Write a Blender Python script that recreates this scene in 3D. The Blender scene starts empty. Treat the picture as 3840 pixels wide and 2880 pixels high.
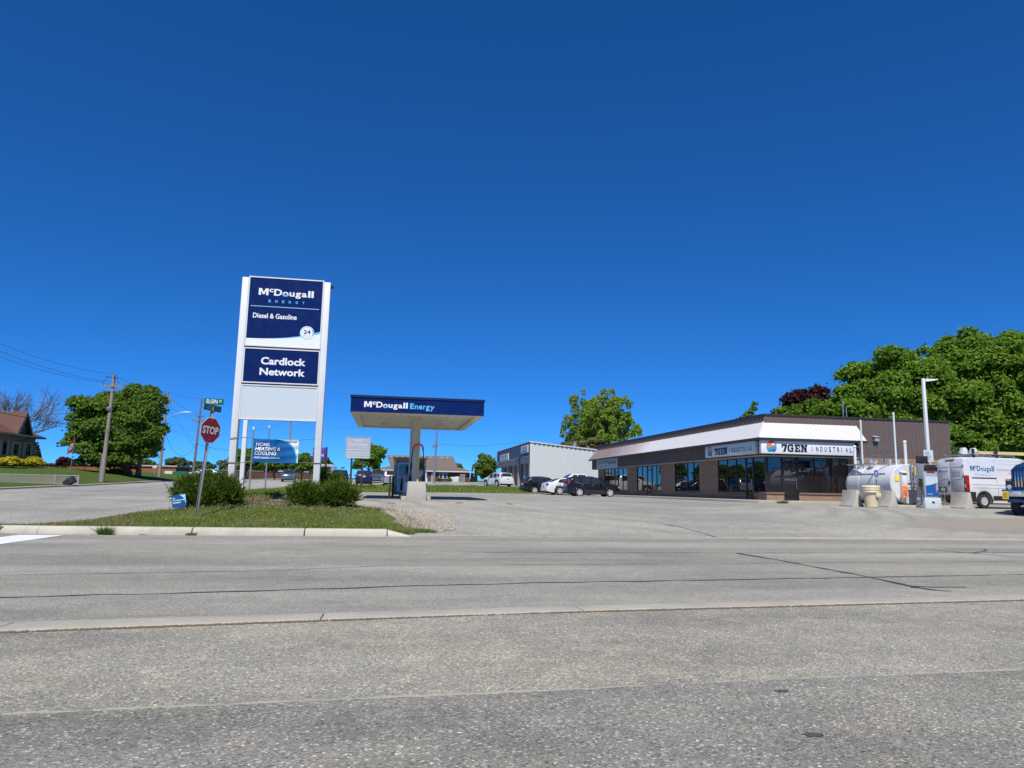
import bpy, bmesh, math, random
import numpy as np
from mathutils import Matrix, Vector

random.seed(7)
rng = np.random.default_rng(7)
S = bpy.context.scene
COL = S.collection
R = math.radians

# ------------------------------------------------------------------ camera, world, sun, exposure
cam_d = bpy.data.cameras.new('camera')
cam = bpy.data.objects.new('camera', cam_d)
COL.objects.link(cam)
cam_d.sensor_width = 36
cam_d.lens = 24.975
cam_d.clip_start = 0.05
cam_d.clip_end = 3000
EYE = 1.45
cam.matrix_world = (Matrix.Translation((0, 0, EYE)) @ Matrix.Rotation(R(-9.7), 4, 'Z')
                    @ Matrix.Rotation(R(98.41), 4, 'X') @ Matrix.Rotation(R(1.1), 4, 'Z'))
S.camera = cam
S.render.resolution_x = 1024
S.render.resolution_y = 768

SUN_AZ, SUN_EL = R(-13), R(55)          # azimuth measured from straight behind (-Y), negative = from the left
sdir = Vector((math.sin(SUN_AZ) * math.cos(SUN_EL), -math.cos(SUN_AZ) * math.cos(SUN_EL), math.sin(SUN_EL)))
W = bpy.data.worlds.new('World')
S.world = W
W.use_nodes = True
wn = W.node_tree
wn.nodes.clear()
sky = wn.nodes.new('ShaderNodeTexSky')
sky.sky_type = 'NISHITA'
sky.sun_disc = False
sky.sun_elevation = SUN_EL
sky.sun_rotation = math.atan2(sdir.x, sdir.y)
sky.altitude = 8000
sky.air_density = 1.0
sky.dust_density = 0.0
sky.ozone_density = 2.0
# uniform colour grade of the whole sky (same in every direction): softer contrast, deep polarised blue
hs = wn.nodes.new('ShaderNodeHueSaturation')
hs.inputs['Saturation'].default_value = 1.25
gm_ = wn.nodes.new('ShaderNodeGamma')
gm_.inputs['Gamma'].default_value = 0.78
ti = wn.nodes.new('ShaderNodeMix')
ti.data_type = 'RGBA'
ti.blend_type = 'MULTIPLY'
ti.inputs[0].default_value = 1.0
ti.inputs[7].default_value = (0.35, 0.95, 1.52, 1)
bg = wn.nodes.new('ShaderNodeBackground')
bg.inputs['Strength'].default_value = 0.125
wo = wn.nodes.new('ShaderNodeOutputWorld')
wn.links.new(sky.outputs[0], hs.inputs['Color'])
wn.links.new(hs.outputs[0], gm_.inputs['Color'])
wn.links.new(gm_.outputs[0], ti.inputs[6])
wn.links.new(ti.outputs[2], bg.inputs['Color'])
wn.links.new(bg.outputs[0], wo.inputs['Surface'])

sun_d = bpy.data.lights.new('sun', 'SUN')
sun_d.energy = 4.6
sun_d.angle = R(0.53)
sun_d.color = (1.0, 0.955, 0.89)
sun = bpy.data.objects.new('sun', sun_d)
COL.objects.link(sun)
sun.rotation_euler = sdir.to_track_quat('Z', 'Y').to_euler()
sun.location = (-20, -40, 60)

S.view_settings.view_transform = 'Standard'
S.view_settings.look = 'None'
S.view_settings.exposure = 0.32
S.view_settings.gamma = 1.0

# ------------------------------------------------------------------ materials
class NT:
    def __init__(s, name):
        s.m = bpy.data.materials.new(name)
        s.m.use_nodes = True
        s.t = s.m.node_tree
        s.b = s.t.nodes['Principled BSDF']
        s.out = s.t.nodes['Material Output']
        s.co = s.n('ShaderNodeTexCoord').outputs['Object']
    def n(s, typ, **k):
        nd = s.t.nodes.new(typ)
        for a, v in k.items():
            setattr(nd, a, v)
        return nd
    def l(s, a, b):
        s.t.links.new(a, b)
    def mapped(s, sc=(1, 1, 1), rot=(0, 0, 0)):
        m = s.n('ShaderNodeMapping')
        m.inputs['Scale'].default_value = sc
        m.inputs['Rotation'].default_value = rot
        s.l(s.co, m.inputs[0])
        return m.outputs[0]
    def noise(s, scale, detail=4, rough=.55, vec=None, dist=0):
        x = s.n('ShaderNodeTexNoise')
        x.inputs['Scale'].default_value = scale
        x.inputs['Detail'].default_value = detail
        x.inputs['Roughness'].default_value = rough
        x.inputs['Distortion'].default_value = dist
        s.l(vec if vec is not None else s.co, x.inputs['Vector'])
        return x.outputs[0]
    def voro(s, scale, out='Color', vec=None, feat='F1'):
        x = s.n('ShaderNodeTexVoronoi', feature=feat)
        x.inputs['Scale'].default_value = scale
        s.l(vec if vec is not None else s.co, x.inputs['Vector'])
        return x.outputs[out]
    def ramp(s, fac, stops):
        x = s.n('ShaderNodeValToRGB')
        e = x.color_ramp.elements
        while len(e) < len(stops):
            e.new(.5)
        for q, (p, c) in zip(e, stops):
            q.position = p
            q.color = (*c, 1) if len(c) == 3 else c
        s.l(fac, x.inputs[0])
        return x.outputs[0]
    def mix(s, fac, a, b, mode='MIX'):
        x = s.n('ShaderNodeMix', data_type='RGBA', blend_type=mode)
        for v, i in ((fac, 0), (a, 6), (b, 7)):
            if isinstance(v, (int, float)):
                x.inputs[i].default_value = v
            elif isinstance(v, tuple):
                x.inputs[i].default_value = (*v, 1)
            else:
                s.l(v, x.inputs[i])
        return x.outputs[2]
    def math(s, op, a, b=0.0):
        x = s.n('ShaderNodeMath', operation=op)
        for v, i in ((a, 0), (b, 1)):
            if isinstance(v, (int, float)):
                x.inputs[i].default_value = v
            else:
                s.l(v, x.inputs[i])
        return x.outputs[0]
    def bump(s, h, strength=.3, dist=.01):
        x = s.n('ShaderNodeBump')
        x.inputs['Strength'].default_value = strength
        x.inputs['Distance'].default_value = dist
        s.l(h, x.inputs['Height'])
        s.l(x.outputs[0], s.b.inputs['Normal'])
    def base(s, c):
        if isinstance(c, tuple):
            s.b.inputs['Base Color'].default_value = (*c, 1)
        else:
            s.l(c, s.b.inputs['Base Color'])
    def set(s, **k):
        for a, v in k.items():
            s.b.inputs[a.replace('_', ' ')].default_value = v

MATS = {}
def mat(name, c, rough=.6, metal=0., var=.08, scale=3., bump=0., bscale=40., spec=.5, dirt=0., coat=0.):
    """plain procedural surface: base colour broken up by two noises, optional relief, dirt and clear coat"""
    if name in MATS:
        return MATS[name]
    t = NT(name)
    lo = tuple(max(0, x * (1 - var)) for x in c)
    hi = tuple(min(1, x * (1 + var)) for x in c)
    col = t.mix(t.noise(scale, 6), lo, hi)
    if dirt:
        f = t.ramp(t.noise(scale * .7, 8, .7, t.mapped((1, 1, .35))), [(.45, (0, 0, 0)), (.75, (dirt,) * 3)])
        col = t.mix(f, col, tuple(x * .45 + .03 for x in c))
    t.base(col)
    rv = t.ramp(t.noise(scale * 4, 3), [(.3, (max(0, rough - .08),) * 3), (.7, (min(1, rough + .08),) * 3)])
    t.l(rv, t.b.inputs['Roughness'])
    t.set(Metallic=metal, Specular_IOR_Level=spec, Coat_Weight=coat, Coat_Roughness=.03)
    if bump:
        t.bump(t.noise(bscale, 4), bump)
    MATS[name] = t.m
    return t.m

def asphalt(name, base, contrast, tan, streak=(1, 1, 1), agg=85., patch=.35, dark=.5, arcs=None, lanes=False):
    t = NT(name)
    n1 = t.noise(patch, 6, .6, t.mapped(streak))
    n2 = t.noise(2.2, 5, .65)
    c = t.mix(t.ramp(n1, [(.35, (0, 0, 0)), (.68, (1, 1, 1))]), tuple(x * .80 for x in base), tuple(x * 1.12 for x in base))
    c = t.mix(t.ramp(n2, [(.48, (0, 0, 0)), (.72, (.75,) * 3)]), c, tan)
    big = t.ramp(t.noise(.23, 7, .68, t.mapped((.55, 1, 1))), [(.38, (.80,) * 3), (.5, (1.,) * 3), (.64, (1.16, 1.13, 1.05))])
    c = t.mix(.85, c, big, 'MULTIPLY')
    if lanes:
        wv = t.n('ShaderNodeTexWave', wave_type='BANDS', bands_direction='Y')
        wv.inputs['Scale'].default_value = .098
        wv.inputs['Distortion'].default_value = 1.6
        wv.inputs['Detail'].default_value = 3.
        wv.inputs['Detail Scale'].default_value = .4
        t.l(t.co, wv.inputs[0])
        c = t.mix(1.0, c, t.ramp(wv.outputs[0], [(.2, (1.06,) * 3), (.8, (.90,) * 3)]), 'MULTIPLY')
    if arcs:
        mp = t.n('ShaderNodeMapping')
        mp.inputs['Location'].default_value = (-arcs[0], -arcs[1], 0)
        t.l(t.co, mp.inputs[0])
        wv = t.n('ShaderNodeTexWave', wave_type='RINGS', rings_direction='Z')
        wv.inputs['Scale'].default_value = .22
        wv.inputs['Distortion'].default_value = 5.
        wv.inputs['Detail'].default_value = 5.
        wv.inputs['Detail Scale'].default_value = .6
        t.l(mp.outputs[0], wv.inputs[0])
        c = t.mix(t.math('MULTIPLY', t.ramp(wv.outputs[0], [(.45, (0, 0, 0)), (.95, (1, 1, 1))]), t.ramp(t.noise(.16, 4), [(.4, (.12,) * 3), (.65, (.75,) * 3)])), c, tuple(x * .74 for x in base))
    v = t.voro(agg, 'Color')
    sep = t.n('ShaderNodeSeparateColor')
    t.l(v, sep.inputs[0])
    g = t.ramp(sep.outputs[0], [(0, (dark,) * 3), (.25, (.85,) * 3), (.72, (1.0,) * 3), (.93, (1.25,) * 3), (1, (1.25 + contrast,) * 3)])
    c2 = t.mix(1.0, c, g, 'MULTIPLY')
    v2 = t.voro(agg * .62, 'Color')
    sep2 = t.n('ShaderNodeSeparateColor')
    t.l(v2, sep2.inputs[0])
    g2 = t.ramp(sep2.outputs[1], [(0, (.45,) * 3), (.08, (.9,) * 3), (.9, (1.0,) * 3), (.97, (1.5, 1.45, 1.35)), (1, (1.8, 1.7, 1.5))])
    c3 = t.mix(.75, c2, g2, 'MULTIPLY')
    t.base(c3)
    t.set(Roughness=.92, Specular_IOR_Level=.25)
    h = t.math('ADD', t.voro(agg, 'Distance'), t.noise(30, 5))
    t.bump(h, .55, .012)
    MATS[name] = t.m
    return t.m

asphalt('road_asphalt', (.295, .289, .25), .8, (.345, .325, .275), (.12, 1, 1), 100, lanes=True)
asphalt('near_asphalt', (.295, .284, .238), 1.0, (.40, .36, .285), (.5, 1, 1), 85, .6, .42)
asphalt('dark_asphalt', (.23, .224, .197), 1.2, (.29, .27, .22), (1, 1, 1), 75, .9, .45)
asphalt('lot_asphalt', (.315, .31, .275), .5, (.38, .355, .295), (.14, .8, 1), 60, .5, arcs=(13, 33))
asphalt('side_asphalt', (.315, .31, .28), .4, (.36, .345, .30), (1, .12, 1), 60)
mat('tar', (.035, .035, .037), .55, var=.3, scale=9, bump=.3, bscale=60)
mat('joint_brown', (.13, .095, .055), .95, var=.4, scale=9)
mat('sand', (.335, .31, .255), .95, var=.35, scale=30, bump=.5, bscale=60)
mat('crack_sand', (.24, .21, .17), .95, var=.3, scale=9)
mat('oil_stain', (.055, .055, .055), .95, var=.4, scale=20)
def concrete(name, c, dirt=.5):
    t = NT(name)
    a = t.mix(t.noise(1.6, 7, .65), tuple(x * .82 for x in c), tuple(x * 1.1 for x in c))
    f = t.ramp(t.noise(.9, 9, .72, t.mapped((1, 1, .5))), [(.47, (0, 0, 0)), (.72, (dirt,) * 3)])
    a = t.mix(f, a, tuple(x * .5 for x in c))
    sp = t.ramp(t.voro(55, 'Distance'), [(0, (.72,) * 3), (.25, (1, 1, 1))])
    t.base(t.mix(.5, a, sp, 'MULTIPLY'))
    t.set(Roughness=.9, Specular_IOR_Level=.3)
    t.bump(t.noise(38, 7, .7), .35, .01)
    MATS[name] = t.m
concrete('kerb_concrete', (.48, .45, .375), .55)
concrete('gutter_concrete', (.37, .345, .29), .5)
concrete('barrier_concrete', (.42, .395, .345), .85)
concrete('walk_concrete', (.36, .32, .26), .3)

def grassground(name, a, b, c):
    t = NT(name)
    col = t.mix(t.noise(1.1, 8, .7), a, b)
    col = t.mix(t.ramp(t.noise(.35, 6, .65), [(.5, (0, 0, 0)), (.72, (1, 1, 1))]), col, c)
    col = t.mix(t.ramp(t.noise(26, 3), [(.3, (0, 0, 0)), (.7, (.6,) * 3)]), col, tuple(x * .5 for x in a))
    t.base(col)
    t.set(Roughness=.95, Specular_IOR_Level=.15)
    t.bump(t.noise(22, 6, .75), .9, .05)
    MATS[name] = t.m
grassground('verge_ground', (.12, .15, .035), (.155, .20, .04), (.21, .18, .09))
grassground('lawn_ground', (.055, .095, .016), (.085, .135, .024), (.13, .145, .045))
grassground('field_ground', (.05, .09, .02), (.07, .11, .03), (.10, .10, .04))
grassground('dirt', (.325, .29, .24), (.36, .32, .265), (.30, .27, .225))
grassground('gravel_dirt', (.31, .275, .22), (.36, .32, .26), (.27, .235, .185))

def leafmat(name, c, var=.35, trans=.35, rough=.45, tip=None):
    t = NT(name)
    g = t.n('ShaderNodeNewGeometry').outputs['Random Per Island']
    col = t.ramp(g, [(0, tuple(x * (1 - var) for x in c)), (.55, c), (1, tip or tuple(min(1, x * (1 + var)) for x in c))])
    t.base(col)
    t.set(Roughness=rough, Specular_IOR_Level=.15)
    tr = t.n('ShaderNodeBsdfTranslucent')
    t.l(t.mix(1.0, col, (1.2, 1.25, .5), 'MULTIPLY'), tr.inputs[0])
    mx = t.n('ShaderNodeMixShader')
    mx.inputs[0].default_value = trans
    t.l(t.b.outputs[0], mx.inputs[1])
    t.l(tr.outputs[0], mx.inputs[2])
    t.l(mx.outputs[0], t.out.inputs[0])
    MATS[name] = t.m
leafmat('leaf_maple', (.135, .255, .03), .45, .5, .65, tip=(.25, .38, .06))
leafmat('leaf_lime', (.22, .33, .05), .35, .55, .65, tip=(.30, .40, .085))
leafmat('leaf_dark', (.115, .205, .028), .45, .45, .65, tip=(.18, .28, .042))
leafmat('leaf_fresh', (.115, .20, .03), .35, .45, .65, tip=(.16, .25, .04))
leafmat('leaf_copper', (.045, .014, .018), .4, .15, tip=(.06, .018, .02))
leafmat('leaf_brownish', (.19, .17, .065), .35, .25, tip=(.17, .14, .06))
leafmat('leaf_pale', (.10, .135, .06), .3, .35)
leafmat('leaf_conifer', (.022, .045, .022), .4, .1)
leafmat('leaf_juniper', (.085, .145, .022), .55, .3, .7, tip=(.25, .32, .05))
leafmat('leaf_yellow', (.50, .42, .02), .3, .3, tip=(.62, .55, .04))
leafmat('grass_blade', (.19, .275, .05), .4, .45, .7, tip=(.34, .33, .12))
leafmat('grass_dry', (.27, .20, .13), .4, .2, .7)
leafmat('weed_leaf', (.125, .195, .045), .35, .35, .7)
leafmat('dandelion', (.75, .55, .01), .1, .1)
leafmat('seedhead', (.62, .6, .55), .1, .2)
mat('bark', (.10, .08, .062), .95, var=.3, scale=6, bump=.6, bscale=14)
mat('bark_grey', (.17, .15, .14), .95, var=.25, scale=6, bump=.4, bscale=14)
mat('pole_wood', (.26, .225, .19), .9, var=.25, scale=2.5, bump=.3, bscale=20, dirt=.4)
mat('white_paint', (.64, .65, .65), .45, var=.05, dirt=.22, scale=.8)
mat('panel_white', (.52, .575, .61), .4, var=.03, scale=.6)
mat('banner_white', (.62, .64, .65), .6, var=.03)
mat('navy', (.002, .014, .095), .4, var=.06, scale=.7, spec=.15)
mat('navy_trim', (.003, .010, .055), .4, var=.08)
mat('brand_cyan', (.10, .42, .72), .4, var=.03)
mat('brand_pale', (.35, .62, .82), .4, var=.03)
mat('sign_white', (.68, .70, .72), .35, var=.03, scale=.6)
mat('letter_white', (.74, .75, .75), .4, var=.02)
mat('letter_ink', (.012, .02, .045), .5, var=.05)
mat('letter_grey', (.20, .22, .25), .5, var=.05)
mat('logo_orange', (.80, .19, .08), .4, var=.04)
mat('logo_teal', (.0, .36, .44), .4, var=.04)
mat('logo_blue', (.015, .11, .40), .4, var=.04)
mat('sign_red', (.30, .006, .012), .4, var=.07, scale=5)
mat('sign_green', (.0, .13, .065), .4, var=.06)
mat('sign_green_shaded', (.006, .07, .045), .5, var=.15)  # blade turned from the sun: its shade is put into the darker green
mat('dull_letter', (.22, .30, .27), .5, var=.3, scale=30)  # duller, uneven letter colour for the darker blade
mat('galv', (.42, .43, .44), .45, .85, var=.12, scale=6)
mat('galv_dark', (.20, .21, .22), .5, .7, var=.15, scale=6)
mat('banner_blue', (.004, .095, .29), .75, var=.08, scale=1.5, spec=.2)
mat('banner_cyan', (.05, .42, .70), .5, var=.05)
mat('soffit_cream', (.74, .69, .58), .65, var=.06, dirt=.15, scale=.9)
mat('column_cream', (.62, .59, .53), .6, var=.07, dirt=.2)
mat('black_rubber', (.018, .018, .018), .75, var=.2)
mat('black_plastic', (.022, .022, .024), .45, var=.1)
mat('dark_metal', (.045, .04, .038), .45, .3, var=.1)
mat('hose_yellow', (.72, .50, .16), .5, var=.08)
mat('safety_yellow', (.80, .55, .02), .45, var=.06, dirt=.1)
mat('hose_red', (.75, .07, .03), .45, var=.05)
mat('grey_panel', (.33, .35, .38), .45, var=.06)
mat('blue_tank', (.02, .055, .17), .5, var=.1)
mat('frame_alu', (.55, .57, .60), .35, .6, var=.05)
mat('manhole_rust', (.20, .12, .085), .8, .3, var=.3, scale=10)
mat('brown_metal', (.125, .085, .068), .5, var=.06, scale=.8, spec=.4)
mat('brown_panel', (.130, .094, .080), .5, var=.10, scale=.7, dirt=.12)
mat('brown_trim', (.040, .028, .026), .5, var=.1)
mat('soffit_tan', (.36, .33, .29), .6, var=.06)
mat('frame_brown', (.030, .024, .024), .4, .4, var=.1)
mat('sill_brick', (.21, .135, .10), .85, var=.15, scale=12)
mat('grey_louver', (.14, .16, .19), .5, .2, var=.08)
mat('steel_white', (.53, .555, .55), .45, var=.03, dirt=.05, scale=.5)
mat('trim_taupe', (.30, .29, .27), .6, var=.06)
mat('garage_dark', (.055, .05, .048), .6, var=.1)
mat('tank_white', (.62, .63, .63), .4, var=.08, dirt=.6, scale=1.1)
mat('drum_cream', (.60, .51, .34), .5, var=.06)
mat('bag_orange', (.75, .20, .06), .55, var=.1)
mat('plate_yellow', (.85, .62, .02), .45, var=.03)
mat('access_blue', (.015, .07, .27), .4, var=.04)
mat('pump_blue', (.012, .10, .32), .35, var=.04)
mat('truck_blue', (.010, .028, .085), .3, var=.08, coat=.8)
mat('chrome', (.75, .76, .78), .12, 1., var=.03)
mat('ladder_fibre', (.62, .48, .20), .6, var=.08)
mat('lens_red', (.35, .008, .012), .15, var=.08, coat=.8)
mat('lens_clear', (.55, .57, .60), .1, .3, var=.05, coat=1.)
mat('lens_amber', (.75, .25, .02), .2, var=.05, coat=.6)
mat('tyre', (.02, .02, .021), .8, var=.2, scale=10)
mat('rim_alloy', (.62, .63, .65), .35, .35, var=.05)
mat('rim_dark', (.06, .06, .065), .35, .7, var=.1)
mat('purple_sign', (.085, .035, .33), .4, var=.05)
mat('faded_blue', (.36, .385, .47), .55, var=.10, scale=4)
mat('lamp_white', (.72, .74, .76), .4, var=.04)
mat('rope', (.16, .15, .14), .8, var=.1)
mat('wire_black', (.02, .02, .022), .6, var=.1)
mat('insulator', (.20, .19, .18), .4, var=.1)
mat('flag_red', (.62, .03, .04), .6, var=.05)
mat('lattice_grey', (.30, .27, .24), .85, var=.2, dirt=.3)
mat('bin_black', (.018, .019, .022), .5, var=.15)
mat('stone_grey', (.33, .285, .23), .9, var=.3, scale=20)
mat('road_paint', (.70, .70, .68), .7, var=.1, scale=4, dirt=.5)
mat('interior_dark', (.02, .02, .022), .9, var=.1)
for nm, c in (('car_black', (.010, .010, .013)), ('car_white', (.62, .63, .64)), ('car_navy', (.012, .018, .060)),
              ('car_silver', (.38, .385, .39)), ('car_grey', (.16, .17, .175)), ('van_white', (.60, .61, .63))):
    mat(nm, c, .22, .5 if nm in ('car_silver', 'car_grey') else 0., var=.04, scale=1.2, coat=.3 if nm in ('car_black', 'car_navy') else .8, spec=.2 if nm in ('car_black', 'car_navy') else .5)

def glassmat(name, c, ior=1.6, rough=.02):
    t = NT(name)
    t.base(t.mix(t.noise(.6, 3), tuple(x * .7 for x in c), c))
    t.set(Roughness=rough, IOR=ior, Specular_IOR_Level=.6)
    t.bump(t.noise(.55, 1), .035, .05)
    MATS[name] = t.m
glassmat('car_glass', (.028, .032, .036), 1.55)
glassmat('shop_glass', (.010, .011, .012), 1.75, .01)
glassmat('house_glass', (.015, .017, .02), 1.5)

def brickmat(name, c1, c2, mortar, scale=1., bump=.8, axis='XZ'):
    t = NT(name)
    sx = t.n('ShaderNodeSeparateXYZ')
    t.l(t.co, sx.inputs[0])
    cx = t.n('ShaderNodeCombineXYZ')
    u = t.math('ADD', sx.outputs[0], sx.outputs[1])
    t.l(u, cx.inputs[0])
    t.l(sx.outputs[2], cx.inputs[1])
    b = t.n('ShaderNodeTexBrick')
    t.l(cx.outputs[0], b.inputs['Vector'])
    for k, v in (('Color1', c1), ('Color2', c2), ('Mortar', mortar)):
        b.inputs[k].default_value = (*v, 1)
    b.inputs['Scale'].default_value = scale
    b.inputs['Mortar Size'].default_value = .012
    b.inputs['Brick Width'].default_value = .24
    b.inputs['Row Height'].default_value = .085
    b.inputs['Bias'].default_value = -.1
    col = t.mix(t.ramp(t.noise(2., 6), [(.35, (0, 0, 0)), (.7, (.5,) * 3)]), b.outputs['Color'], tuple(x * .55 for x in c1))
    t.base(col)
    t.set(Roughness=.9, Specular_IOR_Level=.2)
    h = t.math('SUBTRACT', t.math('MULTIPLY', t.noise(9, 3), .8), b.outputs['Fac'])
    t.bump(h, bump, .03)
    MATS[name] = t.m
brickmat('shop_brick', (.44, .29, .20), (.33, .21, .145), (.20, .155, .125), 1., 1.0)
brickmat('house_brick', (.36, .29, .22), (.29, .23, .175), (.32, .28, .23), 1.)
brickmat('ranch_brick', (.15, .060, .045), (.11, .048, .038), (.14, .11, .10), 1.)
brickmat('orange_brick', (.42, .13, .06), (.36, .11, .05), (.30, .15, .09), 1.)

def shingle(name, c):
    t = NT(name)
    w = t.n('ShaderNodeTexWave', wave_type='BANDS', bands_direction='Z')
    w.inputs['Scale'].default_value = 2.6
    w.inputs['Distortion'].default_value = 1.5
    t.l(t.co, w.inputs[0])
    col = t.mix(t.noise(7, 6, .7), tuple(x * .7 for x in c), tuple(x * 1.2 for x in c))
    t.base(t.mix(t.ramp(w.outputs[0], [(0, (.5,) * 3), (.25, (0, 0, 0))]), col, tuple(x * .6 for x in c)))
    t.set(Roughness=.95, Specular_IOR_Level=.15)
    t.bump(t.noise(30, 4), .4, .02)
    MATS[name] = t.m
shingle('shingle_red', (.13, .072, .06))
shingle('shingle_brown', (.155, .128, .112))

def awningmat():
    """metal roofing, white at the near end, its colour grading to brown towards the far (north) end"""
    t = NT('awning_metal')
    sx = t.n('ShaderNodeSeparateXYZ')
    t.l(t.co, sx.inputs[0])
    y = t.math('ADD', sx.outputs[1], t.math('MULTIPLY', t.noise(.9, 4, .6, t.mapped((.2, 1, .2))), 6.0))
    f = t.math('DIVIDE', t.math('SUBTRACT', y, 58.5), 15.0)
    old = t.mix(t.noise(1.4, 5, .6, t.mapped((.3, 2.2, .3))), (.20, .135, .118), (.36, .275, .25))  # brown tone of the far end
    new = t.mix(t.noise(1.1, 6, .6), (.60, .585, .58), (.67, .655, .65))  # white tone of the near end
    rst = t.ramp(t.noise(3.5, 7, .75), [(.62, (0, 0, 0)), (.8, (.55,) * 3)])
    new = t.mix(rst, new, (.62, .42, .32))
    t.base(t.mix(t.ramp(f, [(.10, (0, 0, 0)), (.30, (.55,) * 3), (.8, (1, 1, 1))]), new, old))
    t.set(Roughness=.42, Metallic=.1, Specular_IOR_Level=.5)
    MATS['awning_metal'] = t.m
awningmat()
M = MATS

# ------------------------------------------------------------------ mesh helpers
class MB:
    """collects shapes; build() links them as ONE mesh object"""
    def __init__(s):
        s.v, s.f, s.mi, s.cur = [], [], [], 0
    def add(s, vs, fs):
        k = len(s.v)
        s.v += [tuple(p) for p in vs]
        s.f += [tuple(i + k for i in q) for q in fs]
        s.mi += [s.cur] * len(fs)
        return s
    def box(s, x0, x1, y0, y1, z0, z1):
        return s.add([(x0, y0, z0), (x1, y0, z0), (x1, y1, z0), (x0, y1, z0), (x0, y0, z1), (x1, y0, z1), (x1, y1, z1), (x0, y1, z1)],
                     [(0, 3, 2, 1), (4, 5, 6, 7), (0, 1, 5, 4), (1, 2, 6, 5), (2, 3, 7, 6), (3, 0, 4, 7)])
    def prism(s, poly, a0, a1, axis='Y'):
        """polygon (u,v) swept along an axis: Y -> (u,.,v), X -> (.,u,v), Z -> (u,v,.)"""
        def P(u, v, a):
            return (u, a, v) if axis == 'Y' else (a, u, v) if axis == 'X' else (u, v, a)
        n = len(poly)
        vs = [P(u, v, a0) for u, v in poly] + [P(u, v, a1) for u, v in poly]
        fs = [tuple(range(n)), tuple(range(2 * n - 1, n - 1, -1))]
        fs += [(i, i + n, (i + 1) % n + n, (i + 1) % n) for i in range(n)]
        return s.add(vs, fs)
    def cyl(s, p0, p1, r0, r1=None, n=12, caps=True):
        r1 = r0 if r1 is None else r1
        p0, p1 = Vector(p0), Vector(p1)
        d = (p1 - p0).normalized()
        a = d.orthogonal().normalized()
        b = d.cross(a)
        vs = []
        for p, r in ((p0, r0), (p1, r1)):
            for i in range(n):
                t = 2 * math.pi * i / n
                vs.append(p + (a * math.cos(t) + b * math.sin(t)) * r)
        fs = [(i, (i + 1) % n, (i + 1) % n + n, i + n) for i in range(n)]
        if caps:
            fs += [tuple(range(n - 1, -1, -1)), tuple(range(n, 2 * n))]
        return s.add(vs, fs)
    def tube(s, path, r, n=8):
        path = [Vector(p) for p in path]
        rs = r if isinstance(r, (list, tuple)) else [r] * len(path)
        vs = []
        up = Vector((0, 0, 1))
        for i, p in enumerate(path):
            d = (path[min(i + 1, len(path) - 1)] - path[max(i - 1, 0)]).normalized()
            a = d.cross(up)
            a = a.normalized() if a.length > 1e-3 else Vector((1, 0, 0))
            b = a.cross(d)
            for k in range(n):
                t = 2 * math.pi * k / n
                vs.append(p + (a * math.cos(t) + b * math.sin(t)) * rs[i])
        fs = []
        for i in range(len(path) - 1):
            for k in range(n):
                fs.append((i * n + k, (i + 1) * n + k, (i + 1) * n + (k + 1) % n, i * n + (k + 1) % n))
        fs += [tuple(range(n)), tuple(range((len(path)) * n - 1, (len(path) - 1) * n - 1, -1))]
        return s.add(vs, fs)
    def lathe(s, prof, c, axis='Z', n=24, caps=True):
        """profile [(radius, height)] spun about an axis through c"""
        vs, fs = [], []
        for r, h in prof:
            for k in range(n):
                t = 2 * math.pi * k / n
                u, v = r * math.cos(t), r * math.sin(t)
                q = (u, v, h) if axis == 'Z' else (u, h, v) if axis == 'Y' else (h, u, v)
                vs.append((c[0] + q[0], c[1] + q[1], c[2] + q[2]))
        for i in range(len(prof) - 1):
            for k in range(n):
                fs.append((i * n + k, i * n + (k + 1) % n, (i + 1) * n + (k + 1) % n, (i + 1) * n + k))
        m = len(prof)
        if caps:
            fs += [tuple(range(n - 1, -1, -1)), tuple(range((m - 1) * n, m * n))]
        return s.add(vs, fs)
    def build(s, name, ma, parent=None, smooth=None, bevel=0., world=False, seg=2):
        me = bpy.data.meshes.new(name)
        me.from_pydata(s.v, [], s.f)
        mats = ma if isinstance(ma, (list, tuple)) else [ma]
        for m in mats:
            me.materials.append(M[m] if isinstance(m, str) else m)
        if len(mats) > 1:
            me.polygons.foreach_set('material_index', s.mi)
        bm = bmesh.new()
        bm.from_mesh(me)
        bmesh.ops.recalc_face_normals(bm, faces=bm.faces)
        if bevel:
            ed = [e for e in bm.edges if len(e.link_faces) == 2 and e.calc_face_angle(0) > .5]
            bmesh.ops.bevel(bm, geom=ed, offset=bevel, segments=seg, profile=.5, affect='EDGES', clamp_overlap=True)
        bm.to_mesh(me)
        bm.free()
        if smooth is not None or bevel:
            me.shade_smooth()
            me.set_sharp_from_angle(angle=R(smooth if smooth is not None else 40))
        return link(name, me, parent, world)

def link(name, me, parent=None, world=False):
    o = bpy.data.objects.new(name, me)
    COL.objects.link(o)
    if parent is not None:
        o.parent = parent
        if world:
            q = parent
            while q.parent is not None:
                q = q.parent
            if q is parent:
                o.matrix_parent_inverse = parent.matrix_basis.inverted()
    return o

def tag(o, label, cat, group=None):
    o['label'] = label
    o['category'] = cat
    if group:
        o['group'] = group
    return o

def thing(name, label, cat, loc=(0, 0, 0), rz=0., group=None):
    o = bpy.data.objects.new(name, None)
    o.empty_display_size = .2
    COL.objects.link(o)
    o.location = loc
    o.rotation_euler = (0, 0, rz)
    o.matrix_basis = Matrix.Translation(loc) @ Matrix.Rotation(rz, 4, 'Z')
    return tag(o, label, cat, group)

def copy_tree(o, parent=None):
    c = o.copy()
    COL.objects.link(c)
    c.parent = parent
    for ch in list(o.children):
        copy_tree(ch, c)
    return c

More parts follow.
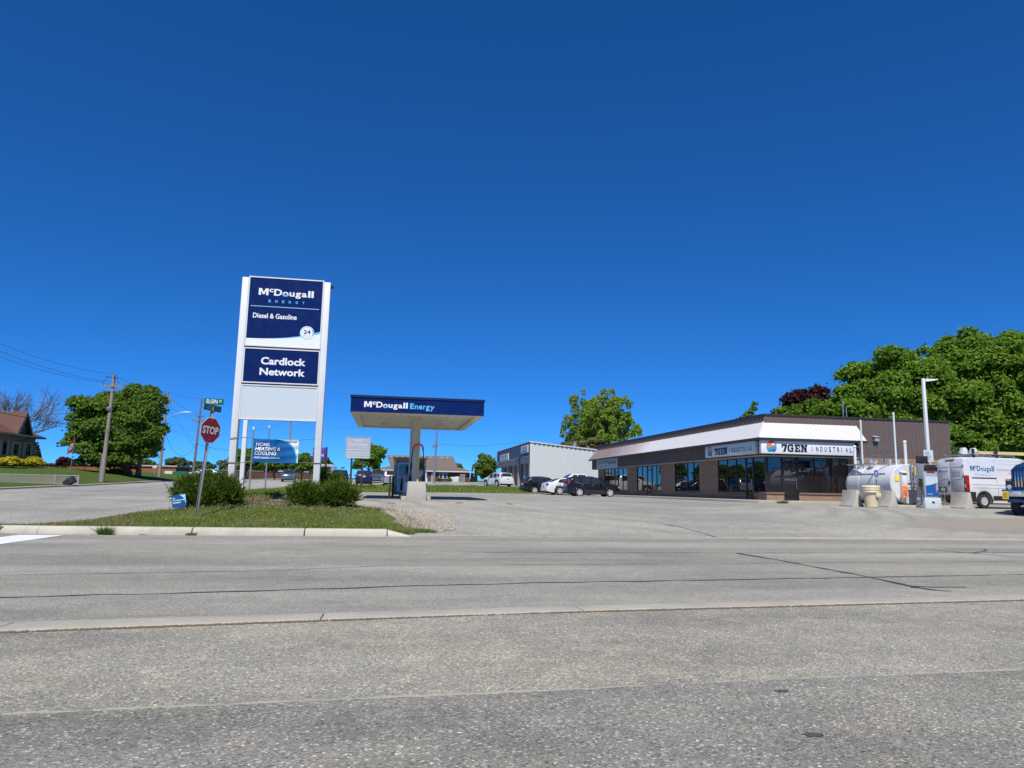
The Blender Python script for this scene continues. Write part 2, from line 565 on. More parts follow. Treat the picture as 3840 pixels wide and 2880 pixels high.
_tc = {}
def text_mesh(s, bold, slant=0.):
    k = (s, bold, slant)
    if k in _tc:
        return _tc[k]
    cu = bpy.data.curves.new('lettering', 'FONT')
    cu.body = s
    cu.offset = bold
    cu.shear = slant
    cu.resolution_u = 3
    o = bpy.data.objects.new('lettering', cu)
    COL.objects.link(o)
    dg = bpy.context.evaluated_depsgraph_get()
    me = bpy.data.meshes.new_from_object(o.evaluated_get(dg))
    vs = np.array([v.co[:2] for v in me.vertices])
    fs = [tuple(p.vertices) for p in me.polygons]
    bpy.data.objects.remove(o)
    bpy.data.curves.remove(cu)
    _tc[k] = (vs, fs)
    return vs, fs

def text(s, x0, x1, z0, z1, y, ma, parent, bold=.02, name='lettering', face='-Y', slant=0., world=False, fn=None):
    """flat lettering fitted into the box x0..x1, z0..z1 on a plane; face '-Y' (u = x), '-X' (u = -y, plane x=y arg)"""
    vs, fs = text_mesh(s, bold, slant)
    lo, hi = vs.min(0), vs.max(0)
    u = (vs[:, 0] - lo[0]) / (hi[0] - lo[0]) * (x1 - x0) + x0
    w = (vs[:, 1] - lo[1]) / (hi[1] - lo[1]) * (z1 - z0) + z0
    b = MB()
    b.add([plane_pt(a, c, y, face, fn) for a, c in zip(u, w)], fs)
    return b.build(name, ma, parent, world=world)

def plane_pt(a, c, y, face, fn=None):
    if fn:
        return fn(a, c)
    return (a, y, c) if face == '-Y' else (y, -a, c) if face == '-X' else (-a, y, c) if face == '+Y' else (y, a, c)

def flat(poly, y, ma, parent, name, face='-Y', world=False, fn=None):
    b = MB()
    b.add([plane_pt(a, c, y, face, fn) for a, c in poly], [tuple(range(len(poly)))])
    return b.build(name, ma, parent, world=world)

def strip_poly(up, lo):
    return list(up) + list(reversed(lo))

def circ(cx, cz, r, n=28, a0=0, a1=360):
    return [(cx + r * math.cos(R(a0 + (a1 - a0) * i / n)), cz + r * math.sin(R(a0 + (a1 - a0) * i / n))) for i in range(n + (0 if a1 - a0 == 360 else 1))]

# ------------------------------------------------------------------ terrain heights
HY = [-80, 21.6, 25.5, 30, 35, 62, 75, 82, 140, 250, 700]
HZ = [0, 0, .5, .87, .95, .96, 1.28, 1.5, 2.6, 4.2, 4.2]
SY = [-80, 21.6, 35, 50, 67, 82, 140, 250, 700]
SZ = [0, 0, .40, .74, 1.07, 1.46, 2.6, 4.2, 4.2]
def sst(a, b, x):
    t = min(1, max(0, (x - a) / (b - a)))
    return t * t * (3 - 2 * t)
def H(x, y):
    a = float(np.interp(y, HY, HZ))
    b = float(np.interp(y, SY, SZ))
    k = sst(-11.5, -6, x)
    return b + (a - b) * k
def LAWN(x, y):
    return H(x, y) + .06 + float(np.interp(x, [-70, -60, -42, -33, -28, -25.4], [2.0, 1.9, 1.65, 1.05, .5, .02])) * (.12 + .88 * sst(66.2, 69.5, y)) * (1 - .5 * sst(86, 98, y))

GX = [-900, -300, -120, -70, -60, -52, -46, -42, -38, -35.5, -33, -30.5, -28, -26.7, -25.4, -24, -18] + [-12 + .7 * i for i in range(10)] + [-4, 0, 5, 12, 20, 30, 45, 70, 120, 300, 900]
GY = [-80, 0, 15, 21.6] + [21.6 + .98 * i for i in range(1, 15)] + [38, 42, 46, 50, 54, 58, 62, 65, 66.2, 67, 68.2, 69.5, 72.5, 75, 78.5, 82, 86, 90, 94, 98, 100, 110, 120, 130, 140, 170, 200, 250, 350, 700]

def drape(name, poly, dz, ma, hf=H, kind='structure', edge=0., jag=0.):
    """polygon laid on the terrain, cut along the terrain's own grid lines; edge > 0 gives it a skirt of that depth"""
    if jag:
        q = []
        n = len(poly)
        for i in range(n):
            a, b = Vector(poly[i]), Vector(poly[(i + 1) % n])
            m = max(1, int((b - a).length / (jag * 5)))
            for k in range(m):
                p = a.lerp(b, k / m)
                q.append((p.x + random.uniform(-jag, jag), p.y + random.uniform(-jag, jag)))
        poly = q
    bm = bmesh.new()
    f = bm.faces.new([bm.verts.new((x, y, 0)) for x, y in poly])
    xs = [p[0] for p in poly]
    ys = [p[1] for p in poly]
    for axis, lines, lo, hi in ((0, GX, min(xs), max(xs)), (1, GY, min(ys), max(ys))):
        for g in lines:
            if lo + 1e-4 < g < hi - 1e-4:
                co = (g, 0, 0) if axis == 0 else (0, g, 0)
                no = (1, 0, 0) if axis == 0 else (0, 1, 0)
                bmesh.ops.bisect_plane(bm, geom=bm.verts[:] + bm.edges[:] + bm.faces[:], plane_co=co, plane_no=no, dist=1e-5)
    bmesh.ops.triangulate(bm, faces=bm.faces)
    for v in bm.verts:
        v.co.z = hf(v.co.x, v.co.y) + dz
    bmesh.ops.recalc_face_normals(bm, faces=bm.faces)
    for fc in bm.faces:
        if fc.normal.z < 0:
            fc.normal_flip()
    if edge:
        be = [e for e in bm.edges if e.is_boundary]
        r = bmesh.ops.extrude_edge_only(bm, edges=be)
        for v in [g for g in r['geom'] if isinstance(g, bmesh.types.BMVert)]:
            v.co.z -= edge
    me = bpy.data.meshes.new(name)
    bm.to_mesh(me)
    bm.free()
    me.materials.append(M[ma])
    me.shade_smooth()
    me.set_sharp_from_angle(angle=R(50))
    o = link(name, me)
    o['kind'] = kind
    return o

def arc(cx, cy, r, a0, a1, n=10):
    return [(cx + r * math.cos(R(a0 + (a1 - a0) * i / n)), cy + r * math.sin(R(a0 + (a1 - a0) * i / n))) for i in range(n + 1)]

# ------------------------------------------------------------------ ground, roads, lots
bm = bmesh.new()
gv = {}
for i, x in enumerate(GX):
    for j, y in enumerate(GY):
        gv[i, j] = bm.verts.new((x, y, H(x, y) - .05 - (.25 if 3.6 < y < 22 else 0)))
for i in range(len(GX) - 1):
    for j in range(len(GY) - 1):
        bm.faces.new((gv[i, j], gv[i + 1, j], gv[i + 1, j + 1], gv[i, j + 1]))
me = bpy.data.meshes.new('ground')
bm.to_mesh(me)
bm.free()
me.materials.append(M['field_ground'])
me.shade_smooth()
ground = link('ground', me)
ground['kind'] = 'structure'

drape('road', [(-200, 9.0), (-3.9, 8.3), (1.55, 8.85), (9.7, 9.75), (200, 21.0), (200, 21.75), (3, 21.75), (-200, 21.75)], 0, 'road_asphalt')
drape('road_apron', [(-30, -30), (30, -30), (30, 12.3), (9.4, 9.45), (1.53, 8.7), (-3.7, 7.95), (-30, 5.2)], -.004, 'near_asphalt')
drape('parking_lot', [(-25, -25), (25, -25), (25, 6.6), (5.43, 5.52), (2.4, 5.40), (.82, 5.27), (-.36, 5.24), (-2.31, 5.13), (-25, 4.0)], .004, 'dark_asphalt', jag=.012)
drape('sand_seam', strip_poly([(-2.31 + i * .155, 5.17 + i * .0078 + .012 + .022 * math.sin(i * 1.7) * math.sin(i * .53)) for i in range(51)],
                              [(-2.31 + i * .155, 5.12 + i * .0078) for i in range(51)]), 0, 'sand')
drape('side_road', [(-24.6, 21.75), (-24.9, 60), (-24.6, 90), (-22, 120), (-19, 160), (-8, 160), (-8.6, 100), (-9.4, 75), (-9.9, 60), (-9.9, 44),
                    (-8.2, 36), (-6.5, 31), (-5.2, 28.2), (-7.2, 27.1), (-9.5, 25.2), (-10.9, 23.2), (-11.2, 21.75)], .002, 'side_asphalt')
drape('forecourt', [(-3.1, 28.2), (-1.6, 27.0), (-.5, 25), (-.4, 23), (-.4, 21.76), (70, 21.76), (70, 60), (45, 66), (21, 74), (15.2, 66.9), (12.3, 65.4), (8, 65.3), (3.4, 64.2),
                    (-2.5, 61), (-6, 62), (-9.88, 60.2), (-9.88, 44), (-8.18, 36), (-6.48, 31), (-5.18, 28.22)], .003, 'lot_asphalt')
drape('rear_lot', [(-9.38, 75), (-8.6, 100), (-8, 160), (60, 160), (60, 97), (18, 95), (12.8, 92.4), (4.6, 86.8), (.6, 85.4), (-5.3, 80.6)], .004, 'side_asphalt')
drape('verge', [(-9.4, 74.8), (-9.85, 62), (-6, 62.1), (-2.5, 61.1), (3.4, 64.3), (8, 65.4), (12.3, 65.5), (15.2, 67), (20.8, 74.1), (24, 95), (18, 95), (12.8, 92.4), (4.6, 86.8), (.6, 85.4), (-5.3, 80.6)], .09, 'verge_ground', edge=.12)
drape('traffic_island', [(-8.0, 42.2), (-9.5, 58), (-9.2, 57.6), (-7.7, 53), (-6.2, 44), (-4.75, 36.2), (-4.5, 31), (-4.62, 29.1), (-5.5, 28.8), (-6.6, 31.5), (-7.6, 36)], .10, 'verge_ground', edge=.14)
drape('lawn', [(-25.4, 24), (-25.4, 90), (-24.9, 112), (-60, 170), (-120, 170), (-120, 24)], 0, 'lawn_ground', LAWN)
drape('sidewalk', [(-24.6, 21.76), (-24.9, 60), (-24.6, 90), (-22, 120), (-23, 120), (-25.4, 90), (-25.7, 60), (-25.4, 21.76)], .10, 'walk_concrete', edge=.16)
isl = [(-10.75, 22.0), (-10.0, 21.78), (.15, 21.78), (.7, 21.95), (1.15, 22.35), (1.3, 22.9), (1.2, 23.7), (.9, 24.8), (.6, 26.0), (.2, 26.9), (-.9, 27.55), (-3.2, 28.0), (-5.2, 27.95), (-7.0, 27.0), (-9.3, 25.1), (-10.6, 23.2), (-10.9, 22.5)]
def HI(x, y):
    k = sst(1.1, -.9, x) if x > -.9 else 1
    return H(x, y) + .012 + .15 * k * sst(24.2, 21.8, y)
drape('corner_island', isl, 0, 'verge_ground', HI, edge=.2)
drape('gravel_patch', [(-.3, 27.1), (-.05, 25.6), (.35, 24.6), (.2, 23.7), (.8, 23.0), (1.0, 22.4), (1.5, 22.2), (1.95, 22.7), (2.05, 23.8), (1.75, 25.0), (1.2, 26.4), (.6, 27.2)], .02, 'gravel_dirt', lambda x, y: max(HI(x, y), H(x, y)), jag=.09)
drape('dirt_patch', [(19, 24.2), (21.5, 23.2), (25, 22.6), (31, 22.5), (40, 23), (40, 26.6), (31, 27.0), (25.5, 26.6), (22, 25.6)], .006, 'dirt', jag=.22)

drape('side_gutter', [(-11.25, 24.9), (-10.95, 23.2), (-10.55, 23.15), (-9.25, 25.05), (-6.95, 26.98), (-5.2, 27.9), (-3.1, 27.98), (-3.1, 28.3), (-5.3, 28.25), (-7.2, 27.35), (-9.5, 25.4), (-10.7, 23.9), (-10.95, 25.0)], .008, 'kerb_concrete', jag=.02)
# stop bar
drape('stop_line', [(-9.6, 15.4), (-9.55, 21.1), (-8.45, 21.15), (-8.6, 15.4)], .006, 'road_paint', jag=.02)

# concrete gutter between apron and road: cast slabs
gut = bpy.data.objects.new('gutter_strip', None)
COL.objects.link(gut)
gut['kind'] = 'structure'
def gline(x):
    return float(np.interp(x, [-40, -3.55, 1.51, 9.09, 40], [5.9, 7.82, 8.55, 9.2, 12.5])), float(np.interp(x, [-40, -3.84, 1.58, 9.75, 40], [6.4, 8.32, 8.95, 9.72, 12.8]))
x = -22.0
while x < 30:
    a0, b0 = gline(x + .006)
    a1, b1 = gline(x + 3.05 - .006)
    g = MB()
    m0, m1 = a0 * .45 + b0 * .55, a1 * .45 + b1 * .55
    xa, xb = x + .006, x + 3.044
    vs = []
    for xx, a, m, b_ in ((xa, a0, m0, b0), (xb, a1, m1, b1)):
        vs += [(xx, a, -.12), (xx, a, .012), (xx, a + .04, .018), (xx, m, .010), (xx, b_, .007), (xx, b_, -.12)]
    g.add(vs, [(i, i + 1, i + 7, i + 6) for i in range(5)] + [(0, 6, 11, 5), (0, 5, 4, 3, 2, 1), (6, 7, 8, 9, 10, 11)])
    g.build('slab', 'gutter_concrete', gut, bevel=.008)
    x += 3.05
# moss and dead weeds in the gutter joint
jm = MB()
for i in range(2600):
    xx = random.uniform(-6, 12)
    a, b_ = gline(xx)
    yy = a - .02 + random.uniform(-.025, .02)
    w = random.uniform(.008, .03)
    h = random.uniform(.004, .014)
    jm.add([(xx - w, yy, .0), (xx, yy - .02, .0), (xx + w, yy, .0), (xx, yy + .02, h)], [(0, 1, 3), (1, 2, 3), (0, 3, 2)])
o = jm.build('joint_moss', 'joint_brown')
o['kind'] = 'stuff'
drape('far_gutter', [(.6, 21.70), (.6, 21.86), (5, 21.80), (10, 21.82), (13, 21.95), (22, 22.0), (60, 22.2), (60, 21.9), (22, 21.68), (13, 21.66), (8, 21.72)], .007, 'gutter_concrete', jag=.03)

# raised kerb along the corner island: cast stones
kerb = bpy.data.objects.new('kerb', None)
COL.objects.link(kerb)
kerb['kind'] = 'structure'
kp = [(-10.95, 22.75), (-10.75, 22.2), (-10.2, 21.75), (-9.3, 21.55), (-5.35, 21.52), (-5.33, 21.52), (-2.3, 21.53), (-2.28, 21.53), (.05, 21.55), (.07, 21.55), (.75, 21.6)]
def kerb_stone(p, q, h0, h1, d=.33):
    a, b = Vector(p), Vector(q)
    t = (b - a).normalized()
    n = Vector((-t.y, t.x))
    vs = []
    for c, h in ((a + t * .006, h0), (b - t * .006, h1)):
        z = H(c.x, c.y)
        for off, zz in ((0, -.1), (.0, h * .35), (.05, h * .9), (.09, h), (d, h + .01), (d, -.1)):
            vs.append((c.x + n.x * off, c.y + n.y * off, z + zz))
    g = MB()
    g.add(vs, [(i, i + 1, i + 7, i + 6) for i in range(5)] + [(0, 6, 11, 5), (0, 5, 4, 3, 2, 1), (6, 7, 8, 9, 10, 11)])
    g.build('kerb_stone', 'kerb_concrete', kerb, bevel=.012)
hs_ = [.10, .17, .19, .20, .20, .20, .20, .20, .195, .18, .02]
for i in range(len(kp) - 1):
    if (Vector(kp[i + 1]) - Vector(kp[i])).length > .1:
        kerb_stone(kp[i], kp[i + 1], hs_[i], hs_[i + 1])

# tar-sealed cracks and stains in the asphalt
def tar(name, pts, w, dz=.005, ma='tar'):
    g = MB()
    q = []
    for i in range(len(pts) - 1):
        a, b = Vector(pts[i]), Vector(pts[i + 1])
        n = max(2, int((b - a).length / .35))
        q += [a.lerp(b, k / n) for k in range(n)]
    q.append(Vector(pts[-1]))
    L, Rr = [], []
    for i, p in enumerate(q):
        t = (q[min(i + 1, len(q) - 1)] - q[max(i - 1, 0)]).normalized()
        n = Vector((-t.y, t.x))
        j = random.uniform(-.035, .035) * min(1, w / .04)
        ww = w * random.uniform(.35, 1.5) * .5
        for s_, lst in ((1, L), (-1, Rr)):
            c = p + n * (j + s_ * ww)
            lst.append((c.x, c.y, H(c.x, c.y) + dz))
    k = len(q)
    g.add(L + Rr, [(i, i + 1, k + i + 1, k + i) for i in range(k - 1)])
    o = g.build(name, ma)
    o['kind'] = 'structure'
def pxy(*p):
    return list(p)
TAR = [([(-16.0, 9.0), (-4.67, 10.05), (-2.46, 10.35), (.11, 10.87), (2.59, 11.26), (5.16, 11.5), (8.31, 11.8), (12.23, 12.24), (25, 13.6)], .06),
       ([(1.41, 16.64), (4.51, 16.56), (8.6, 16.65), (12.37, 16.82), (15.88, 17.05), (26, 17.4)], .05),
       ([(8.48, 16.55), (8.65, 14.68), (8.62, 12.23), (8.5, 10.65)], .10),
       ([(8.46, 10.66), (8.81, 10.57), (9.4, 10.56)], .10), ([(8.42, 10.56), (8.55, 10.3), (8.72, 10.08)], .10),
       ([(14.77, 18.19), (15.34, 16.86), (15.8, 15.67), (17, 14)], .07), ([(15.4, 16.95), (16.46, 17.62), (17.02, 18.32)], .06),
       ([(-.19, 13.66), (4.43, 14.02), (14.81, 14.8), (25, 15.6)], .02), ([(-6.5, 12.2), (-3.68, 12.61), (-1.71, 12.97), (-.2, 13.6)], .02)]
for i, (p, w) in enumerate(TAR):
    tar('sealed_crack', p, w)
tar('sealed_crack', [(9.65, 24.1), (10.08, 23.58), (10.3, 22.64), (10.52, 21.95)], .07, .008)
tar('sealed_crack', [(.86, 5.26), (.84, 4.9), (.9, 4.4), (.86, 3.6)], .006, .007, 'crack_sand')
for cx, cy, r, ma in ((2.62, 4.2, .05, 'oil_stain'), (2.95, 5.12, .04, 'oil_stain')):
    drape('oil_stain', [(cx + r * (1.3 + .4 * math.sin(i * 2.3)) * math.cos(i * .45), cy + r * .8 * (1 + .25 * math.sin(i * 3.1)) * math.sin(i * .45)) for i in range(14)], .0075, 'oil_stain')

# ------------------------------------------------------------------ pylon sign
def logo_text(parent, x0, x1, z0, z1, y, ma, face='-Y', world=True, fn=None, arc_ma='brand_cyan'):
    """'McDougall' with raised c; descender g reaches below z0"""
    w = x1 - x0
    h = z1 - z0
    flat([(x0 + a * .175 * w, z0 + c * h) for a, c in ((0, 0), (0, 1), (.31, 1), (.5, .42), (.69, 1), (1, 1), (1, 0), (.76, 0), (.76, .66), (.59, .12), (.41, .12), (.24, .66), (.24, 0))], y, ma, parent, 'lettering', face, world, fn)
    text('c', x0 + .188 * w, x0 + .262 * w, z0 + .48 * h, z1, y, ma, parent, .028, face=face, world=world, fn=fn)
    text('D', x0 + .275 * w, x0 + .42 * w, z0, z1, y, ma, parent, .03, face=face, world=world, fn=fn)
    text('o', x0 + .43 * w, x0 + .535 * w, z0, z0 + .66 * h, y, ma, parent, .026, face=face, world=world, fn=fn)
    text('u', x0 + .552 * w, x0 + .645 * w, z0, z0 + .65 * h, y, ma, parent, .026, face=face, world=world, fn=fn)
    text('g', x0 + .66 * w, x0 + .76 * w, z0 - .27 * h, z0 + .65 * h, y, ma, parent, .026, face=face, world=world, fn=fn)
    text('a', x0 + .775 * w, x0 + .87 * w, z0, z0 + .65 * h, y, ma, parent, .026, face=face, world=world, fn=fn)
    for a in (.89, .95):
        flat([(x0 + a * w, z0), (x0 + (a + .042) * w, z0), (x0 + (a + .042) * w, z1), (x0 + a * w, z1)], y, ma, parent, 'lettering', face, world, fn)
    # the blue swoosh in the o
    cx, cz = x0 + .4825 * w, z0 + .33 * h
    up = [(cx + .066 * w * math.cos(R(a)), cz + .40 * h * math.sin(R(a))) for a in range(200, 361, 20)]
    lo = [(cx + .034 * w * math.cos(R(a)), cz + .16 * h * math.sin(R(a))) for a in range(200, 361, 20)]
    fn2 = (lambda a, c: tuple(Vector(fn(a, c)) + Vector((0, -.002, 0)))) if fn else None
    dy = y - .003 if face in ('-Y', '-X') else y + .003
    flat(strip_poly(up, lo), dy, arc_ma, parent, 'lettering_swoosh', face, world, fn2)

PY = 28.0
py = thing('pylon_sign', 'tall white two-post pylon sign with navy fuel panels at the corner', 'sign', (-4.18, PY, H(-4.18, PY)))
for x0, x1 in ((-5.84, -5.60), (-2.775, -2.535)):
    b = MB()
    b.box(x0, x1, PY - .13, PY + .2, .55, 9.34)
    p = b.build('post', 'white_paint', py, bevel=.012, world=True)
    c = MB()
    c.box(x0 - .08, x1 + .08, PY - .2, PY + .28, .4, .78)
    c.build('footing', 'barrier_concrete', py, bevel=.02, world=True)
def cabinet(z0, z1, nm, ma, fr=.045):
    b = MB()
    b.box(-5.595, -2.78, PY - .10, PY + .17, z0, z1)
    c = b.build(nm, 'panel_white', py, bevel=.01, world=True)
    f = MB()
    f.box(-5.595 + fr, -2.78 - fr, PY - .104, PY - .101, z0 + fr, z1 - fr)
    f.build('face', ma, c, world=True)
    fr_ = MB()
    for q in ((-5.595, -2.78, z0, z0 + fr), (-5.595, -2.78, z1 - fr, z1), (-5.595, -5.595 + fr, z0 + fr, z1 - fr), (-2.78 - fr, -2.78, z0 + fr, z1 - fr)):
        fr_.box(q[0], q[1], PY - .125, PY - .1, q[2], q[3])
    fr_.build('frame', 'white_paint', c, world=True)
    return c
c1 = cabinet(6.66, 9.40, 'panel_cabinet', 'navy')
c2 = cabinet(5.24, 6.60, 'panel_cabinet', 'navy')
c3 = cabinet(3.85, 5.18, 'panel_cabinet', 'panel_white')
b = MB()
for z in (6.63, 5.21):
    b.box(-5.59, -2.785, PY - .06, PY + .12, z - .028, z + .028)
b.build('spacer', 'dark_metal', py, world=True)
yl = PY - .108
def x1z(zx, zy):   # pylon drawing coordinates (fractions of the top panel, 0..1 across, 0..1 up) to metres
    return -5.55 + zx * 2.725, 6.705 + zy * 2.65
def PX(u):
    return -5.55 + u * 2.725
def PZ(v):
    return 6.705 + v * 2.65
logo_text(c1, PX(.125), PX(.885), PZ(.745), PZ(.845), yl, 'letter_white')
for i, ch in enumerate('ENERGY'):
    u = .265 + i * .0925
    text(ch, PX(u), PX(u + .033), PZ(.64), PZ(.68), yl, 'brand_cyan', c1, .03, world=True)
flat([(PX(.03), PZ(.572)), (PX(.965), PZ(.572)), (PX(.965), PZ(.580)), (PX(.03), PZ(.580))], yl, 'brand_pale', c1, 'rule_line', world=True)
text('Diesel & Gasoline', PX(.07), PX(.665), PZ(.40), PZ(.475), yl, 'letter_white', c1, .022, world=True)
us = [i / 24 for i in range(25)]
wv = [.095 + .015 * u + .135 * u ** 2.6 for u in us]
wv2 = [.095 + .015 * u + .10 * u ** 2.9 for u in us]
flat(strip_poly([(PX(u), PZ(v)) for u, v in zip(us, wv)], [(PX(u), PZ(0)) for u in us]), yl, 'brand_cyan', c1, 'swoosh', world=True)
flat(strip_poly([(PX(u), PZ(v)) for u, v in zip(us, wv2)], [(PX(u), PZ(0)) for u in us]), yl - .004, 'letter_white', c1, 'swoosh', world=True)
bx, bz = PX(.82), PZ(.215)
flat(circ(bx, bz, .265), yl - .007, 'letter_white', c1, 'badge', world=True)
for a0, a1, m_ in ((105, 330, 'brand_pale'), (335, 395, 'banner_blue'), (45, 100, 'brand_pale')):
    flat(strip_poly(circ(bx, bz, .245, 20, a0, a1), circ(bx, bz, .215, 20, a0, a1)), yl - .010, m_, c1, 'badge_ring', world=True)
text('24', bx - .13, bx + .13, bz - .045, bz + .115, yl - .010, 'letter_ink', c1, .02, world=True)
text('HOUR', bx - .135, bx + .135, bz - .145, bz - .075, yl - .010, 'brand_pale', c1, .005, world=True)
text('Cardlock', -4.95, -3.30, 5.965, 6.255, yl, 'letter_white', c2, .03, world=True)
text('Network', -4.97, -3.30, 5.555, 5.835, yl, 'letter_white', c2, .03, world=True)
b = MB()
b.box(-2.535, -2.42, PY - .05, PY + .05, 9.13, 9.23)
b.cyl((-2.47, PY, 9.18), (-2.47, PY - .12, 9.14), .06, n=10)
b.build('camera_lamp', 'dark_metal', py, world=True)
for z in (7.9, 6.7):
    for xa, xb in ((-5.86, -5.83), (-2.545, -2.515)):
        b = MB()
        b.cyl((xa, PY, z), (xb, PY, z), .02, n=8)
        b.build('bolt', 'galv', py, world=True)

# banner stretched on ropes between the posts
bn = thing('vinyl_banner', 'blue home heating and cooling vinyl banner roped between the pylon posts', 'banner', (-4.18, 27.82, 2.2))
BU, BV = 30, 16
def bfn(x, z):
    u = (x + 4.99) / 1.63
    v = (z - 2.26) / .88
    fold = .0
    for k, (pu, pv) in enumerate(((.5, 1.0),)):
        du, dv = u - pu, 1 - v
        for s_ in (-.42, .42):
            dd = abs(du - s_ * dv * .55)
            fold += .035 * math.exp(-(dd / .035) ** 2) * max(0, 1 - dv * 1.5)
    fold += .018 * math.sin(u * 9 + v * 4) + .012 * math.sin(v * 17 - u * 5)
    sag = .03 * math.sin(math.pi * u) * (v - .35)
    return (x, 27.85 - fold, z - sag * (1 if v > .5 else -.6))
g = MB()
vs = [bfn(-4.99 + 1.63 * i / BU, 2.26 + .88 * j / BV) for j in range(BV + 1) for i in range(BU + 1)]
fs = []
for j in range(BV):
    for i in range(BU):
        fs.append((j * (BU + 1) + i, j * (BU + 1) + i + 1, (j + 1) * (BU + 1) + i + 1, (j + 1) * (BU + 1) + i))
for q in fs:
    u = (q[0] % (BU + 1) + .5) / BU
    v = (q[0] // (BU + 1) + .5) / BV
    g.cur = 0
    g.add([], [])
    g.f.append(q)
    g.mi.append(g.cur)
g.v = vs
sheet = g.build('sheet', 'banner_blue', bn, smooth=60, world=True)
def ucurve(v, k):
    return .54 + k + (.43 - k * .6) * math.sqrt(max(0, 1 - min(1, v) ** 2.2))
for nm_, k0, k1, ma_, off in (('cyan_swoosh', -.02, .05, 'banner_cyan', .004), ('white_corner', .05, None, 'banner_white', .006)):
    g = MB()
    rows = 28
    for j in range(rows + 1):
        v = j / rows
        a_, c_ = ucurve(v, k0), (1.0 if k1 is None else ucurve(v, k1 + .02))
        a_ = min(a_, .998)
        c_ = max(min(c_, 1.0), a_ + .001)
        for i in range(7):
            p = bfn(-4.99 + 1.63 * (a_ + (c_ - a_) * i / 6), 2.26 + .88 * v)
            g.v.append((p[0], p[1] - off, p[2]))
    for j in range(rows):
        for i in range(6):
            g.f.append((j * 7 + i, j * 7 + i + 1, (j + 1) * 7 + i + 1, (j + 1) * 7 + i))
            g.mi.append(0)
    g.build(nm_, ma_, sheet, smooth=60, world=True)
bf = lambda a, c: tuple(Vector(bfn(a, c)) + Vector((0, -.022, 0)))
for s_, xa, xb, za, zb in (('HOME', -4.90, -4.40, 2.87, 3.00), ('HEATING &', -4.91, -4.01, 2.70, 2.83), ('COOLING', -4.925, -4.15, 2.53, 2.665)):
    text(s_, xa, xb, za, zb, 0, 'letter_white', sheet, .024, fn=bf, slant=.1)
text('HVAC Installation & Service', -4.935, -4.01, 2.40, 2.47, 0, 'letter_white', sheet, .015, fn=bf)
text('McDougall', -3.78, -3.42, 3.02, 3.09, 0, 'letter_ink', sheet, .015, fn=bf)
for pts in (((-5.59, 27.84, 3.15), (-5.3, 27.83, 3.17), (-4.95, 27.84, 3.13)), ((-3.37, 27.84, 3.12), (-3.1, 27.83, 3.15), (-2.78, 27.84, 3.19)),
            ((-5.86, 27.84, 3.12), (-5.72, 27.84, 3.14), (-5.58, 27.84, 3.16)), ((-5.86, 27.85, 2.22), (-5.3, 27.85, 2.24), (-4.97, 27.85, 2.27)), ((-3.38, 27.85, 2.28), (-2.5, 27.85, 2.28))):
    b = MB()
    b.tube(pts, .014, 6)
    b.build('rope', 'rope', bn, world=True)

# ------------------------------------------------------------------ stop sign
z0 = HI(-5.96, 24.4)
ss = thing('stop_sign', 'red octagonal stop sign with green street blades on a leaning steel post', 'traffic sign', (-5.96, 24.4, z0), 0)
ss.matrix_basis = Matrix.Translation((-5.96, 24.4, z0)) @ Matrix.Rotation(R(3.9), 4, 'Y')
ph = 3.98
b = MB()
for sx in (-1, 1):
    b.box(sx * .040 - .008, sx * .040 + .008, -.02, .03, -.2, 3.38)
b.box(-.04, .04, .022, .032, -.2, 3.38)
b.build('post', 'galv', ss, bevel=.004)
b = MB()
b.cyl((0, .02, 3.1), (0, .02, 3.63), .034, n=10)
b.build('post_extension', 'pole_wood', ss)
for q in ((-.05, .05, -.03, .07, 3.36, 3.42), (-.03, .03, -.03, .06, 3.60, 3.66)):
    b = MB()
    b.box(*q)
    b.build('bracket', 'dark_metal', ss, bevel=.008)
RO = Matrix.Rotation(R(58), 4, 'Z')
def rot_fn(off, zoff, rot):
    return lambda a, c: tuple(rot @ Vector((a, off, c + zoff)))
OC = 2.79
for rr, off, ma, nm in ((.405, -.045, 'letter_white', 'sign_plate'), (.385, -.050, 'sign_red', 'sign_face')):
    g = MB()
    pts = [(rr / math.cos(R(22.5)) * math.cos(R(22.5 + 45 * i)), rr / math.cos(R(22.5)) * math.sin(R(22.5 + 45 * i))) for i in range(8)]
    fr = [RO @ Vector((x, off, z + OC)) for x, z in pts]
    bk = [RO @ Vector((x, off + .004, z + OC)) for x, z in pts]
    g.add(fr + bk, [tuple(range(8)), tuple(range(15, 7, -1))] + [(i, i + 8, (i + 1) % 8 + 8, (i + 1) % 8) for i in range(8)])
    pl = g.build(nm, ma, ss)
text('STOP', -.33, .33, -.125, .125, 0, 'letter_white', ss, .03, fn=rot_fn(-.054, OC, RO))
for zz in (.31, -.31):
    g = MB()
    c = RO @ Vector((0, -.05, OC + zz))
    d = RO @ Vector((0, -.062, OC + zz))
    g.cyl(c, d, .014, n=8)
    g.build('bolt', 'galv', ss)
RE, RK = Matrix.Rotation(R(-26), 4, 'Z'), Matrix.Rotation(R(60), 4, 'Z')
